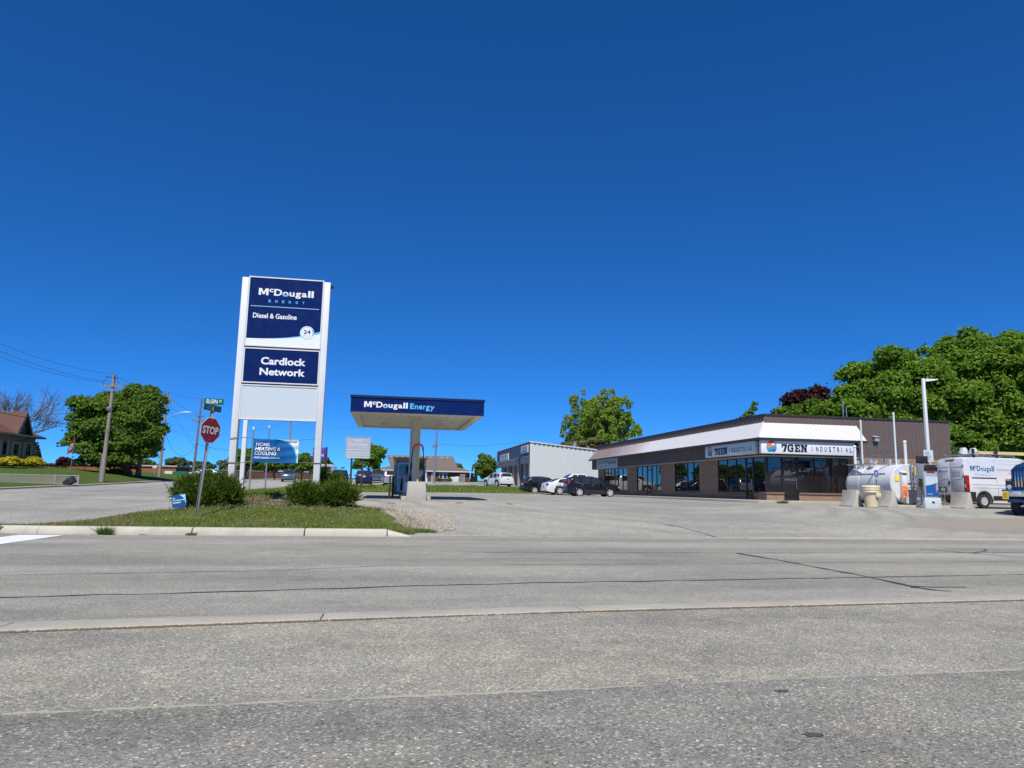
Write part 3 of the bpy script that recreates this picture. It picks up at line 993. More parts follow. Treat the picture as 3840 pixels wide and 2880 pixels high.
for rot, zc, hw, ma, tx, tm, sub in ((RE, 3.73, .38, 'sign_green', 'ELGIN', 'letter_white', 'ST'), (RK, 3.515, .38, 'sign_green_shaded', 'KINCARDINE', 'dull_letter', 'AV')):
    g = MB()
    q = [rot @ Vector((x, y, z)) for x, y, z in ((-hw, -.006, zc - .095), (hw, -.006, zc - .095), (hw, .006, zc - .095), (-hw, .006, zc - .095), (-hw, -.006, zc + .095), (hw, -.006, zc + .095), (hw, .006, zc + .095), (-hw, .006, zc + .095))]
    g.add(q, [(0, 3, 2, 1), (4, 5, 6, 7), (0, 1, 5, 4), (1, 2, 6, 5), (2, 3, 7, 6), (3, 0, 4, 7)])
    bl = g.build('street_blade', ma, ss)
    f_ = (lambda rot: (lambda a, c: tuple(rot @ Vector((a, -.010, c)))))(rot)
    if sub == 'ST':
        text(tx, -.28, .15, zc - .06, zc + .07, 0, tm, bl, .012, fn=f_)
        text(sub, .22, .31, zc - .02, zc + .06, 0, tm, bl, .012, fn=f_)
    else:
        text(tx, -.27, .22, zc - .06, zc + .06, 0, tm, bl, .005, fn=f_)
        text(sub, .25, .31, zc - .05, zc + .02, 0, tm, bl, .005, fn=f_)

# ------------------------------------------------------------------ small lawn sign
ls = thing('lawn_sign', 'small blue air conditioning lawn sign beside the big juniper', 'sign', (-6.86, 25.9, HI(-6.86, 25.9)))
ls.matrix_basis = Matrix.Translation((-6.86, 25.9, HI(-6.86, 25.9))) @ Matrix.Rotation(R(-10), 4, 'Y') @ Matrix.Rotation(R(-8), 4, 'Z')
b = MB()
b.box(-.235, .235, -.004, .004, .12, .53)
pl = b.build('panel', 'banner_blue', ls)
flat(strip_poly([(.04 + .195 * t, .526 - .0 * t) for t in (0, .5, 1)], [(.04, .526), (.16, .42), (.232, .20)]), -.008, 'brand_pale', pl, 'swoosh')
for s_, xa, xb, za in (('Air', -.2, -.11, .40), ('Conditioning', -.2, .18, .325), ('Installed', -.2, .06, .255)):
    text(s_, xa, xb, za, za + .055, -.009, 'letter_white', pl, .03)
b = MB()
for x in (-.12, .12):
    b.cyl((x, .01, -.15), (x, .01, .4), .006, n=6)
b.build('stake', 'galv', ls)

# ------------------------------------------------------------------ fuel canopy
CX0, CX1, CY0, CY1, CZ = -1.65, 3.95, 30.1, 38.2, 4.52
zc = H(1, 33)
cn = thing('fuel_canopy', 'flat navy fuel canopy on two cream columns over the pump island', 'canopy', (1.15, 33.6, zc))
b = MB()
for q in ((CX0, CX1, CY0, CY0 + .12), (CX0, CX1, CY1 - .12, CY1), (CX0, CX0 + .12, CY0 + .12, CY1 - .12), (CX1 - .12, CX1, CY0 + .12, CY1 - .12)):
    b.box(q[0], q[1], q[2], q[3], CZ, CZ + .60)
fa = b.build('fascia', 'navy', cn, world=True)
b = MB()
for q in ((CX0 - .03, CX1 + .03, CY0 - .03, CY0 + .15), (CX0 - .03, CX1 + .03, CY1 - .15, CY1 + .03), (CX0 - .03, CX0 + .15, CY0 + .15, CY1 - .15), (CX1 - .15, CX1 + .03, CY0 + .15, CY1 - .15)):
    b.box(q[0], q[1], q[2], q[3], CZ + .602, CZ + .70)
b.build('parapet_trim', 'navy_trim', cn, world=True)
b = MB()
b.box(CX0 + .12, CX1 - .12, CY0 + .12, CY1 - .12, CZ + .10, CZ + .25)
b.build('roof_deck', 'soffit_cream', cn, world=True)
b = MB()
for q in ((CX0 + .02, CX1 - .02, CY0 + .02, CY0 + .3), (CX0 + .02, CX1 - .02, CY1 - .3, CY1 - .02), (CX0 + .02, CX0 + .3, CY0 + .3, CY1 - .3), (CX1 - .3, CX1 - .02, CY0 + .3, CY1 - .3)):
    b.box(q[0], q[1], q[2], q[3], CZ - .012, CZ + .10)
b.box(CX0 + .3, CX1 - .3, 31.25, 31.6, CZ + .05, CZ + .11)
b.build('soffit_rim', 'soffit_cream', cn, world=True)
for x, y, n in ((-.25, 31.9, 0), (-.3, 33.8, 0), (-.3, 36.6, 0), (2.75, 32.0, 0), (2.6, 33.9, 0), (2.55, 36.6, 0)):
    b = MB()
    b.prism([(x - .22, CZ + .10), (x + .22, CZ + .10), (x + .18, CZ - .02), (x - .18, CZ - .02)], y - .28, y + .28, 'Y')
    lf = b.build('light_fixture', 'soffit_cream', cn, bevel=.01, world=True)
    b = MB()
    b.box(x - .16, x + .16, y - .24, y + .24, CZ - .028, CZ - .021)
    b.build('lens', 'panel_white', lf, world=True)
for y, x in ((32.35, 1.2), (35.2, 1.14)):
    b = MB()
    b.box(x - .14, x + .14, y - .14, y + .14, zc - .1, CZ + .12)
    col = b.build('column', 'column_cream', cn, bevel=.01, world=True)
    b = MB()
    b.box(x - .22, x + .22, y - .21, y + .21, CZ + .04, CZ + .11)
    b.build('cap_plate', 'soffit_cream', col, world=True)
logo_text(fa, -1.10, .72, CZ + .20, CZ + .445, CY0 - .006, 'letter_white')
text('E', .80, .965, CZ + .19, CZ + .43, CY0 - .006, 'brand_cyan', fa, .035, world=True)
for ch, xa, xb, za, zb in (('n', 1.0, 1.14, 0, .165), ('e', 1.165, 1.325, 0, .165), ('r', 1.355, 1.45, 0, .165), ('g', 1.46, 1.63, -.07, .165), ('y', 1.645, 1.83, -.07, .16)):
    text(ch, xa, xb, CZ + .187 + za, CZ + .187 + zb, CY0 - .006, 'brand_cyan', fa, .024, world=True)

# pump island and what stands on it
pi_ = MB()
pi_.prism([(.66, 31.5), (1.85, 31.5), (1.9, 31.6), (1.9, 36.9), (1.85, 37.1), (.66, 37.1), (.6, 36.9), (.6, 31.6)], zc - .2, zc + .14, 'Z')
o = pi_.build('pump_island', 'barrier_concrete', bevel=.02)
o['kind'] = 'structure'
g = MB()
bx0, bx1 = .86, 1.62
zb_ = H(1.2, 31.1)
g.prism([(.80, zb_ - .12), (1.68, zb_ - .12), (1.62, zb_ + .80), (.86, zb_ + .80)], 30.86, 31.46, 'Y')
tag(g.build('concrete_block', 'barrier_concrete', bevel=.02), 'pale concrete block guarding the front of the pump island', 'block')
kz = zc + .14
ki = thing('card_kiosk', 'grey payment kiosk with dark glass door under the fuel canopy', 'kiosk', (1.0, 36.2, kz))
b = MB()
b.box(.28, .42, 35.75, 35.9, kz, 2.83)
b.box(.42, 1.85, 35.9, 36.8, kz, 2.80)
b.box(1.70, 1.85, 35.75, 35.9, kz, 2.83)
b.build('cabinet', 'grey_panel', ki, bevel=.01, world=True)
b = MB()
b.box(.22, 1.92, 35.62, 36.9, 2.84, 2.92)
b.build('roof', 'hose_yellow', ki, bevel=.012, world=True)
b = MB()
b.box(.47, 1.03, 35.862, 35.895, 1.22, 2.62)
d = b.build('door', 'frame_alu', ki, world=True)
for za, zb in ((1.28, 1.90), (1.95, 2.57)):
    b = MB()
    b.box(.52, .98, 35.852, 35.86, za, zb)
    b.build('pane', 'shop_glass', d, world=True)
b = MB()
b.box(.31, .42, 35.70, 35.748, 2.50, 2.62)
b.box(1.72, 1.83, 35.70, 35.748, 2.50, 2.62)
b.build('lamp_box', 'white_paint', ki, bevel=.01, world=True)
fd = thing('fuel_dispenser', 'tall grey fuel dispenser behind the concrete block under the canopy', 'fuel pump', (1.3, 32.9, kz))
b = MB()
b.box(1.02, 1.58, 32.6, 33.2, kz, 2.25)
b.build('housing', 'grey_panel', fd, bevel=.02, world=True)
b = MB()
b.box(1.00, 1.60, 32.58, 33.22, 2.252, 2.55)
b.build('head', 'black_plastic', fd, bevel=.015, world=True)
b = MB()
b.box(1.08, 1.50, 32.575, 32.597, 1.9, 2.18)
b.box(1.18, 1.3, 32.55, 32.597, 1.62, 1.75)
b.build('display', 'panel_white', fd, bevel=.006, world=True)
for xs in (1.01, 1.585):
    b = MB()
    b.box(xs - .05, xs + .05, 32.50, 32.58, 1.72, 1.98)
    b.build('nozzle_holder', 'black_plastic', fd, bevel=.015, world=True)
b = MB()
b.box(.70, .95, 33.3, 33.8, kz, 2.0)
b.build('side_terminal', 'grey_panel', fd, bevel=.02, world=True)
hm = thing('hose_mast', 'yellow hose mast with red hook and hanging black fuel hoses', 'hose mast', (1.3, 32.05, kz))
b = MB()
b.cyl((1.3, 32.0, kz - .1), (1.33, 32.0, 4.55), .045, n=12)
b.build('mast', 'hose_yellow', hm, smooth=40, world=True)
b = MB()
b.tube([(1.07, 31.97, 3.12), (1.10, 31.95, 3.25), (1.2, 31.93, 3.32), (1.3, 31.93, 3.34), (1.4, 31.93, 3.32), (1.48, 31.95, 3.24), (1.5, 31.97, 3.1)], .045, 8)
b.build('hook', 'hose_red', hm, smooth=50, world=True)
for pts in (((1.07, 31.95, 3.2), (1.03, 31.93, 2.9), (.98, 31.93, 2.3), (.93, 32.0, 1.7), (.85, 32.0, 1.3), (.72, 31.8, 1.06), (.55, 31.5, 1.0)), ((1.5, 31.95, 3.2), (1.53, 31.9, 2.8), (1.56, 31.9, 2.2), (1.62, 32.0, 1.7), (1.60, 32.3, 1.45)),
            ((.95, 32.6, 1.7), (.86, 32.3, 1.4), (.74, 32.0, 1.2), (.62, 31.7, 1.02))):
    b = MB()
    b.tube(pts, .022, 8)
    b.build('hose', 'black_rubber', hm, smooth=60, world=True)
g = MB()
g.lathe([(.05, 1.04), (.125, 1.06), (.13, 1.12), (.13, 1.55), (.10, 1.64), (.03, 1.66)], (.82, 32.1, 0), n=20)
tag(g.build('waste_bin', 'blue_tank', smooth=40), 'dark blue barrel bin beside the concrete block', 'bin')
for i, (x, y, ma, lb) in enumerate(((.12, 35.3, 'safety_yellow', 'yellow steel bollard at the left of the payment kiosk'), (.27, 35.55, 'dark_metal', 'dark bollard between the yellow bollard and the kiosk'))):
    g = MB()
    g.lathe([(.055, H(0, 35) - .1), (.055, 1.92), (.045, 1.97), (.015, 1.99)], (x, y, 0), n=14)
    tag(g.build('bollard', ma, smooth=40), lb, 'bollard', 'bollards by the kiosk')
for x, y, lb in ((.2, 29.15, 'rusty tank cover in the forecourt left of the concrete block'), (2.95, 29.62, 'tank cover in the forecourt right of the concrete block'), (5.05, 29.5, 'tank cover in the forecourt farthest right of the canopy')):
    g = MB()
    zz = H(x, y)
    g.lathe([(.17, zz - .02), (.17, zz + .012), (.15, zz + .022), (.03, zz + .024)], (x, y, 0), n=20)
    o = tag(g.build('tank_cover', 'manhole_rust', smooth=40), lb, 'manhole cover', 'tank covers in the forecourt')

# ------------------------------------------------------------------ brown strip building
BZ = 1.10                                # floor
WX, WY = 21.90, 38.90                    # wall planes (west, south)
FX, FY = 21.40, 38.40                    # fascia band planes
YN, XE = 73.0, 34.40                     # far north end, east end
sb = thing('strip_building', 'long brown single-storey shop building with white metal awning', 'building', (28, 56, BZ))
def part(b, nm, ma, par=None, **k):
    return b.build(nm, ma, par or sb, world=True, **k)
b = MB()
b.box(WX + .14, XE - .02, WY + .14, YN - .1, BZ - .25, 3.64)
part(b, 'core', 'interior_dark')
b = MB()
b.box(WX + .2, XE - .2, WY + .2, YN - .2, 5.6, 5.9)
part(b, 'roof', 'dark_metal')
# brick piers
for y0, y1 in ((70.8, YN), (61.05, 63.7), (52.5, 55.4), (45.14, 48.05)):
    b = MB()
    b.box(WX, WX + .3, y0, y1, BZ - .2, 3.66)
    part(b, 'brick_pier', 'shop_brick')
b = MB()
b.box(27.25, XE, WY, WY + .3, BZ - .2, 3.735)
part(b, 'brick_wall', 'shop_brick')
b = MB()
b.box(XE - .3, XE, WY + .3, YN, BZ - .2, 5.6)
part(b, 'brick_wall', 'shop_brick')
# low walls under the glazing with their sills
for y0, y1 in ((67.5, 70.8), (63.7, 66.4), (58.6, 61.05), (55.4, 57.46), (48.05, 52.5), (41.38, 45.14), (38.9, 40.43)):
    b = MB()
    b.box(WX + .01, WX + .16, y0, y1, BZ - .2, 1.46)
    w = part(b, 'low_wall', 'shop_brick')
    b = MB()
    n = max(1, round((y1 - y0) / .23))
    for i in range(n):
        a = y0 + (y1 - y0) * i / n
        b.box(WX - .05, WX + .16, a + .004, a + (y1 - y0) / n - .004, 1.465, 1.535)
    part(b, 'sill', 'sill_brick', w, bevel=.006)['kind'] = 'stuff'
for x0, x1 in ((21.9, 23.02), (23.98, 27.25)):
    b = MB()
    b.box(x0 + (.17 if x0 < 22 else 0), x1, WY + .01, WY + .16, BZ - .2, 1.46)
    w = part(b, 'low_wall', 'shop_brick')
    b = MB()
    n = round((x1 - x0) / .1)
    for i in range(n):
        a = x0 + (x1 - x0) * i / n
        b.box(a + .004, a + (x1 - x0) / n - .004, WY - .05, WY + .16, 1.465, 1.555)
    part(b, 'sill', 'sill_brick', w, bevel=.006)['kind'] = 'stuff'
# glazing: panes between mullions
def glaze_y(ys, z0=1.54, z1=3.66, x=WX + .06):
    for i in range(len(ys) - 1):
        b = MB()
        b.box(x + random.uniform(0, .006), x + .014, ys[i] + .035, ys[i + 1] - .035, z0 + .03, z1 - .03)
        part(b, 'pane', 'shop_glass')
    b = MB()
    for y in ys:
        b.box(x - .035, x + .05, y - .034, y + .034, z0, z1)
    for za, zb in ((z0, z0 + .05), (z1 - .06, z1)):
        b.box(x - .03, x + .05, ys[0], ys[-1], za, zb)
    part(b, 'window_frame', 'frame_brown')
glaze_y([63.7, 65.05, 66.4])
glaze_y([67.5, 68.6, 69.7, 70.8])
glaze_y([55.4, 56.4, 57.46])
glaze_y([58.6, 59.8, 61.05])
glaze_y([48.05, 49.1, 50.2, 51.3, 52.5])
glaze_y([41.38, 42.6, 43.85, 45.14])
glaze_y([39.08, 40.43])
def glaze_x(xs, z0=1.56, z1=3.66, y=WY + .06):
    for i in range(len(xs) - 1):
        b = MB()
        b.box(xs[i] + .035, xs[i + 1] - .035, y + random.uniform(0, .006), y + .014, z0 + .03, z1 - .03)
        part(b, 'pane', 'shop_glass')
    b = MB()
    for x in xs:
        b.box(x - .034, x + .034, y - .035, y + .05, z0, z1)
    for za, zb in ((z0, z0 + .05), (z1 - .06, z1)):
        b.box(xs[0], xs[-1], y - .03, y + .05, za, zb)
    part(b, 'window_frame', 'frame_brown')
glaze_x([21.98, 22.95])
glaze_x([23.98, 25.07, 26.17, 27.25])
b = MB()
b.box(WX + .0, WX + .16, WY + .0, WY + .16, 1.56, 3.66)
part(b, 'corner_post', 'frame_brown')
def door_y(y0, y1):
    x = WX + .06
    b = MB()
    for q in ((y0, y0 + .07, BZ, 3.66), (y1 - .07, y1, BZ, 3.66), (y0, y1, 3.24, 3.32), (y0, y1, 3.60, 3.66), (y0, y1, BZ, BZ + .22)):
        b.box(x - .03, x + .04, q[0], q[1], q[2], q[3])
    d = part(b, 'door', 'frame_brown')
    for za, zb in ((BZ + .23, 3.23), (3.33, 3.59)):
        b = MB()
        b.box(x + .002, x + .012, y0 + .08, y1 - .08, za, zb)
        part(b, 'pane', 'shop_glass', d)
    b = MB()
    b.cyl((x - .06, y0 + .16, 1.95), (x - .06, y0 + .16, 2.35), .015, n=8)
    part(b, 'handle', 'galv', d)
door_y(40.47, 41.34)
door_y(57.5, 58.56)
door_y(66.44, 67.46)
y = WY + .06
b = MB()
for q in ((22.99, 23.06, BZ, 3.66), (23.87, 23.94, BZ, 3.66), (22.99, 23.94, 3.24, 3.32), (22.99, 23.94, 3.60, 3.66), (22.99, 23.94, BZ, BZ + .20)):
    b.box(q[0], q[1], y - .03, y + .04, q[2], q[3])
d = part(b, 'door', 'frame_brown')
for za, zb in ((BZ + .21, 3.23), (3.33, 3.59)):
    b = MB()
    b.box(23.07, 23.86, y + .002, y + .012, za, zb)
    part(b, 'pane', 'shop_glass', d)
b = MB()
b.box(23.82, 23.84, y - .07, y - .05, 1.75, 2.4)
b.box(23.07, 23.86, y - .05, y - .03, 2.28, 2.31)
part(b, 'handle', 'galv', d)
# fascia band (ribbed) and soffit
def ribbed(y0, y1, x, pitch, dep):
    pts = []
    a = y0
    while a < y1 - 1e-6:
        e = min(a + pitch, y1)
        pts += [(x, a), (x, a + pitch * .62), (x - dep, a + pitch * .70), (x - dep, a + pitch * .92)]
        a = e
    pts.append((x, y1))
    return pts
b = MB()
pl = ribbed(46.0, YN + .5, FX + .02, .30, .035)
b.prism(pl + [(FX + .3, YN + .5), (FX + .3, 46.0)], 3.70, 4.66, 'Z')
part(b, 'fascia_band', 'brown_metal')
b = MB()
b.prism([(FX + .03, 46.0), (FX + .03, FY + .03), (27.6, FY + .03), (27.6, FY + .3), (FX + .3, FY + .3), (FX + .3, 46.0)], 3.70, 4.66, 'Z')
part(b, 'fascia_band', 'brown_trim')
b = MB()
b.prism([(FX - .02, YN + .52), (FX - .02, FY - .02), (27.62, FY - .02), (27.62, WY - .003), (WX - .003, WY - .003), (WX - .003, YN + .52)], 3.64, 3.698, 'Z')
part(b, 'soffit', 'soffit_tan')
b = MB()
b.prism([(FX + .3, YN + .45), (FX + .3, FY + .3), (27.58, FY + .3), (27.58, WY - .01), (WX + .1, WY - .01), (WX + .1, YN + .45)], 4.5, 4.62, 'Z')
part(b, 'canopy_deck', 'brown_trim')
b = MB()
b.box(27.58, 27.66, FY + .02, WY - .01, 3.70, 4.66)
part(b, 'end_panel', 'brown_trim')
b = MB()
b.prism([(27.75, 3.1), (27.8, 3.1), (27.64, 3.62), (27.58, 3.62)], WY - .3, WY - .25, 'Y')
part(b, 'bracket', 'brown_trim')
# awning, west side: one long standing-seam roof
AX0, AX1, AY0, AY1, AZ0, AZ1 = 21.0, 21.87, 38.02, 38.95, 4.68, 5.68
b = MB()
b.add([(AX0, AY0, AZ0), (AX0, YN + .5, AZ0), (AX1, YN + .5, AZ1), (AX1, AY1, AZ1)], [(0, 1, 2, 3)])
b.add([(AX0, AY0, AZ0 - .03), (AX0, YN + .5, AZ0 - .03), (AX1, YN + .5, AZ0 - .03), (AX1, AY1, AZ0 - .03)], [(0, 1, 2, 3)])
b.add([(AX0, YN + .5, AZ0 - .03), (AX1, YN + .5, AZ0 - .03), (AX1, YN + .5, AZ1), (AX0, YN + .5, AZ0)], [(0, 1, 2, 3)])
yy = AY0 + .30
while yy < YN + .5:
    t0 = min(1., (yy - AY0) / (AY1 - AY0))
    xe, ze = AX0 + (AX1 - AX0) * t0, AZ0 + (AZ1 - AZ0) * t0
    b.add([(AX0, yy - .02, AZ0), (AX0, yy + .02, AZ0), (AX0 - .006, yy, AZ0 + .010), (xe, yy - .02, ze), (xe, yy + .02, ze), (xe - .006, yy, ze + .010)], [(0, 2, 5, 3), (2, 1, 4, 5), (0, 1, 2), (3, 5, 4)])
    yy += .27
part(b, 'awning_roof', 'awning_metal')
b = MB()
b.prism([(AX0 - .03, YN + .52), (AX0 - .03, AY0 - .03), (28.0, AY0 - .03), (28.0, AY0 + .1), (AX0 + .1, AY0 + .1), (AX0 + .1, YN + .52)], AZ0 - .13, AZ0 - .032, 'Z')
part(b, 'gutter', 'brown_trim')
# awning, south side: separate sheets with standing seams
n = 26
for i in range(n):
    xa, xb = AX0 + (27.95 - AX0) * i / n, AX0 + (27.95 - AX0) * (i + 1) / n
    def P(x, t, up=0.):
        return (x, AY0 + (AY1 - AY0) * t - up, AZ0 + (AZ1 - AZ0) * t + up)
    ta, tb = min(1, max(.0, (xa - AX0) / (AX1 - AX0))), min(1, max(0, (xb - AX0) / (AX1 - AX0)))
    b = MB()
    ra = xa + .02
    tr = min(1, (ra - AX0) / (AX1 - AX0))
    b.add([P(xa + .004, 0), P(xb, 0), P(xb, tb), P(xa + .004, max(ta, .003))], [(0, 1, 2, 3)])
    if i:
        b.add([P(xa + .004, 0, .0), P(xa + .004, 0, .007), P(ra, 0, .007), P(ra, 0, .0), P(xa + .004, ta, 0.), P(xa + .004, ta, .007), P(ra, tr, .007), P(ra, tr, .0)], [(0, 1, 5, 4), (1, 2, 6, 5), (2, 3, 7, 6), (0, 3, 2, 1)])
    part(b, 'awning_sheet', 'awning_metal')
b = MB()
b.add([(27.95, AY0, AZ0 - .03), (27.95, AY1, AZ0 - .03), (27.95, AY1, AZ1), (27.95, AY0, AZ0)], [(0, 1, 2, 3)])
b.add([(AX0 + .1, AY0 + .1, AZ0 - .04), (27.95, AY0 + .1, AZ0 - .04), (27.95, AY1, AZ0 - .04), (AX1, AY1, AZ0 - .04)], [(0, 1, 2, 3)])
part(b, 'awning_end', 'brown_panel')
# hip flashing
b = MB()
b.tube([(AX0, AY0, AZ0 + .02), (AX1, AY1, AZ1 + .02)], .035, 6)
part(b, 'hip_flashing', 'awning_metal')
# parapet: ribbed on the west, separate siding panels on the south
b = MB()
b.prism(ribbed(WY + .1, YN, WX - .03, .30, .03) + [(WX + .2, YN), (WX + .2, WY + .1)], 4.7, 6.08, 'Z')
part(b, 'parapet_cladding', 'brown_metal')
b = MB()
b.box(WX + .05, XE, WY + .06, WY + .25, 3.745, 6.08)
part(b, 'parapet_wall', 'brown_trim')
short = tall = None
x = WX - .03
while x < XE - .05:
    full = x > 27.9
    src = tall if full else short
    if src is None:
        b = MB()
        b.box(.006, .299, -.0, .045, (3.745 if full else 5.60), 6.08)
        b.box(.12, .17, -.012, -.0, (3.745 if full else 5.60), 6.08)
        o = b.build('siding_panel', 'brown_panel', sb)
        src = o.data
        if full:
            tall = src
        else:
            short = src
    else:
        o = link('siding_panel', src, sb)
    o.matrix_parent_inverse = sb.matrix_basis.inverted()
    o.location = (x, WY + .012, 0)
    x += .305
b = MB()
b.prism([(WX - .08, YN + .05), (WX - .08, WY - .05), (XE + .05, WY - .05), (XE + .05, WY + .28), (WX + .25, WY + .28), (WX + .25, YN + .05)], 6.082, 6.17, 'Z')
part(b, 'parapet_cap', 'brown_trim')
b = MB()
b.box(28.98, 29.26, WY - .24, WY + .0, 4.74, 4.98)
b.prism([(WY - .30, 4.98), (WY, 5.08), (WY, 4.98)], 28.95, 29.29, 'X')
part(b, 'wall_light', 'grey_panel')
b = MB()
for xx, h in ((31.35, 8.2), (31.6, 7.6)):
    b.cyl((xx, 45, 5.9), (xx, 45, h), .035, n=6)
part(b, 'antenna', 'galv')
# kerbed walk in front of the shops
wk = MB()
wk.prism([(20.6, 74), (20.3, 60), (19.9, 44), (19.6, 38.6), (20.2, 36.8), (21.4, 36.3), (27.4, 36.6), (27.4, 38.89), (21.89, 38.89), (21.89, 74)], BZ - .35, BZ - .005, 'Z')
o = wk.build('shop_walk', 'walk_concrete', bevel=.03)
o['kind'] = 'structure'

# shop signs
def gen_sign(nm, lab, L, face, place, ma='sign_white'):
    """white sign box of length L, 0.74 high; place(u, z, off) -> world"""
    t = thing(nm, lab, 'sign', place(L / 2, 3.78, 0))
    inv = t.matrix_basis.inverted()
    def put(poly, off, m_, n_):
        b = MB()
        b.add([place(u, z, off) for u, z in poly], [tuple(range(len(poly)))])
        return b.build(n_, m_, t, world=True)
    b = MB()
    q = [place(u, z, o_) for o_ in (0, -.26) for u, z in ((0, 3.78), (L, 3.78), (L, 4.53), (0, 4.53))]
    b.add(q, [(0, 1, 2, 3), (7, 6, 5, 4), (0, 4, 5, 1), (1, 5, 6, 2), (2, 6, 7, 3), (3, 7, 4, 0)])
    b.build('sign_box', ma, t, world=True, bevel=.01)
    k = L / 6.05
    cx, cz, r = .65 * k, 4.16, .30
    # round emblem: orange dome with a white sun, teal wave, blue bowl
    rx = r * 1.08 * k
    wave = lambda s, dz: (cx + rx * s, cz + .05 * math.sin(s * 3.2) + dz)
    S_ = [i / 10 - 1 for i in range(21)]
    dome = [(cx + rx * math.cos(R(a)), cz + .06 + (r * .95) * math.sin(R(a))) for a in range(0, 181, 12)]
    put([(cx + .14 * k, cz + .28), (cx + .10 * k, cz + .335), (cx - .10 * k, cz + .335), (cx - .14 * k, cz + .28)], .008, 'logo_orange', 'emblem')
    put(dome + [wave(s, .02) for s in S_], .008, 'logo_orange', 'emblem')
    put(circ(cx + .10 * k, cz + .16, .075), .012, 'letter_white', 'emblem')
    put([wave(s, .015) for s in S_] + [wave(s * .98, -.13) for s in reversed(S_)], .010, 'logo_teal', 'emblem')
    put([wave(s * .93, -.15) for s in S_] + [(cx + .62 * rx, cz - .28), (cx + .5 * rx, cz - .31), (cx + .35 * rx, cz - .28), (cx - .35 * rx, cz - .28), (cx - .5 * rx, cz - .31), (cx - .62 * rx, cz - .28)], .010, 'logo_blue', 'emblem')
    # 7GEN in heavy slab letters
    def stroke(segs):
        for sg in segs:
            put([(u * k, z) for u, z in sg], .012, 'letter_ink', 'lettering')
    z0, z1 = 3.90, 4.34
    def rect(a, b_, c, d_):
        return [(a, c), (b_, c), (b_, d_), (a, d_)]
    X = 1.28
    stroke([rect(X, X + .36, z1 - .11, z1), rect(X, X + .08, z1 - .2, z1 - .10), [(X + .22, z1 - .1), (X + .36, z1 - .1), (X + .24, z0), (X + .08, z0)]])
    X = 1.66
    stroke([rect(X, X + .12, z0 + .09, z1 - .09), [(X, z1 - .1), (X + .12, z1 - .1), (X + .14, z1), (X + .09, z1)], rect(X + .09, X + .30, z1 - .10, z1), rect(X + .27, X + .37, z1 - .15, z1 - .0),
            [(X, z0 + .1), (X + .09, z0), (X + .14, z0), (X + .12, z0 + .1)], rect(X + .09, X + .37, z0, z0 + .10), rect(X + .26, X + .37, z0 + .09, z0 + .22), rect(X + .19, X + .40, z0 + .18, z0 + .26)])
    X = 2.11
    stroke([rect(X, X + .06, z0, z0 + .1), rect(X, X + .06, z1 - .1, z1), rect(X + .05, X + .17, z0, z1), rect(X + .16, X + .36, z1 - .1, z1), rect(X + .28, X + .36, z1 - .17, z1 - .09), rect(X + .16, X + .28, z0 + .175, z0 + .265), rect(X + .16, X + .36, z0, z0 + .1), rect(X + .28, X + .36, z0 + .09, z0 + .18)])
    X = 2.50
    stroke([rect(X, X + .2, z0, z0 + .09), rect(X, X + .18, z1 - .09, z1), rect(X + .05, X + .15, z0 + .08, z1 - .08), [(X + .05, z1 - .01), (X + .19, z1), (X + .40, z0), (X + .28, z0)], rect(X + .29, X + .39, z0, z1 - .08), rect(X + .26, X + .44, z1 - .09, z1)])
    fn = lambda a, c: place(a, c, .012)
    for i, ch in enumerate('INDUSTRIAL'):
        u = 3.22 + i * .276
        w = .034 if ch == 'I' else .15
        text(ch, u * k, (u + w) * k, 3.97, 4.26, 0, 'letter_ink', t, .012, fn=fn, world=True)
    return t
gen_sign('shop_sign', 'bright white 7GEN sign on the sunlit front of the brown building', 6.05, '-Y', lambda u, z, o_: (21.22 + u * .99, FY - .27 - o_, z))
gen_sign('shop_sign', 'white 7GEN sign in shade on the long side of the brown building', 6.6, '-X', lambda u, z, o_: (FX - .25 - o_, 45.4 - u, z))
t = thing('corner_plate', 'small dark plate with white letter on the shop corner between the two signs', 'sign', (FX - .01, 38.8, 4.2))
b = MB()
b.box(FX - .04, FX + .02, 38.48, 39.15, 4.22, 4.56)
b.build('plate', 'dark_metal', t, world=True)
text('N', -38.95, -38.72, 4.33, 4.47, FX - .045, 'letter_white', t, .01, face='-X', world=True)
t = thing('hair_salon_sign', 'old pale grey hair design sign at the far end of the brown building', 'sign', (FX - .05, 68, 3.72))
mat('salon_grey', (.42, .46, .43), .5, var=.06)
mat('salon_ink', (.05, .075, .08), .5, var=.1)
b = MB()
b.box(FX - .10, FX - .0, 64.8, 71.4, 3.70, 4.58)
b.build('sign_box', 'salon_grey', t, world=True, bevel=.01)
b = MB()
for q in ((64.8, 71.4, 3.70, 3.77), (64.8, 71.4, 4.51, 4.58), (64.8, 64.95, 3.77, 4.51), (71.25, 71.4, 3.77, 4.51)):
    b.box(FX - .13, FX - .10, *q)
b.build('frame', 'frame_alu', t, world=True)
text('Dynamic', -71.0, -68.9, 4.0, 4.45, FX - .106, 'salon_ink', t, .0, face='-X', slant=.4, world=True)
text('hairdesign', -67.6, -65.1, 3.95, 4.38, FX - .106, 'salon_ink', t, .02, face='-X', world=True)
flat([(-68.8, 4.4), (-68.25, 4.12), (-67.75, 4.4), (-68.0, 4.42), (-68.25, 4.26), (-68.5, 4.42)], FX - .106, 'salon_ink', t, 'emblem', '-X', world=True)
flat([(-70.8, 3.93), (-69.9, 3.84), (-69.0, 3.95), (-69.9, 3.90)], FX - .106, 'salon_ink', t, 'underline', '-X', world=True)
flat([(-68.9, 3.86), (-67.9, 3.86), (-67.9, 3.93), (-68.9, 3.93)], FX - .106, 'letter_grey', t, 'small_print', '-X', world=True)

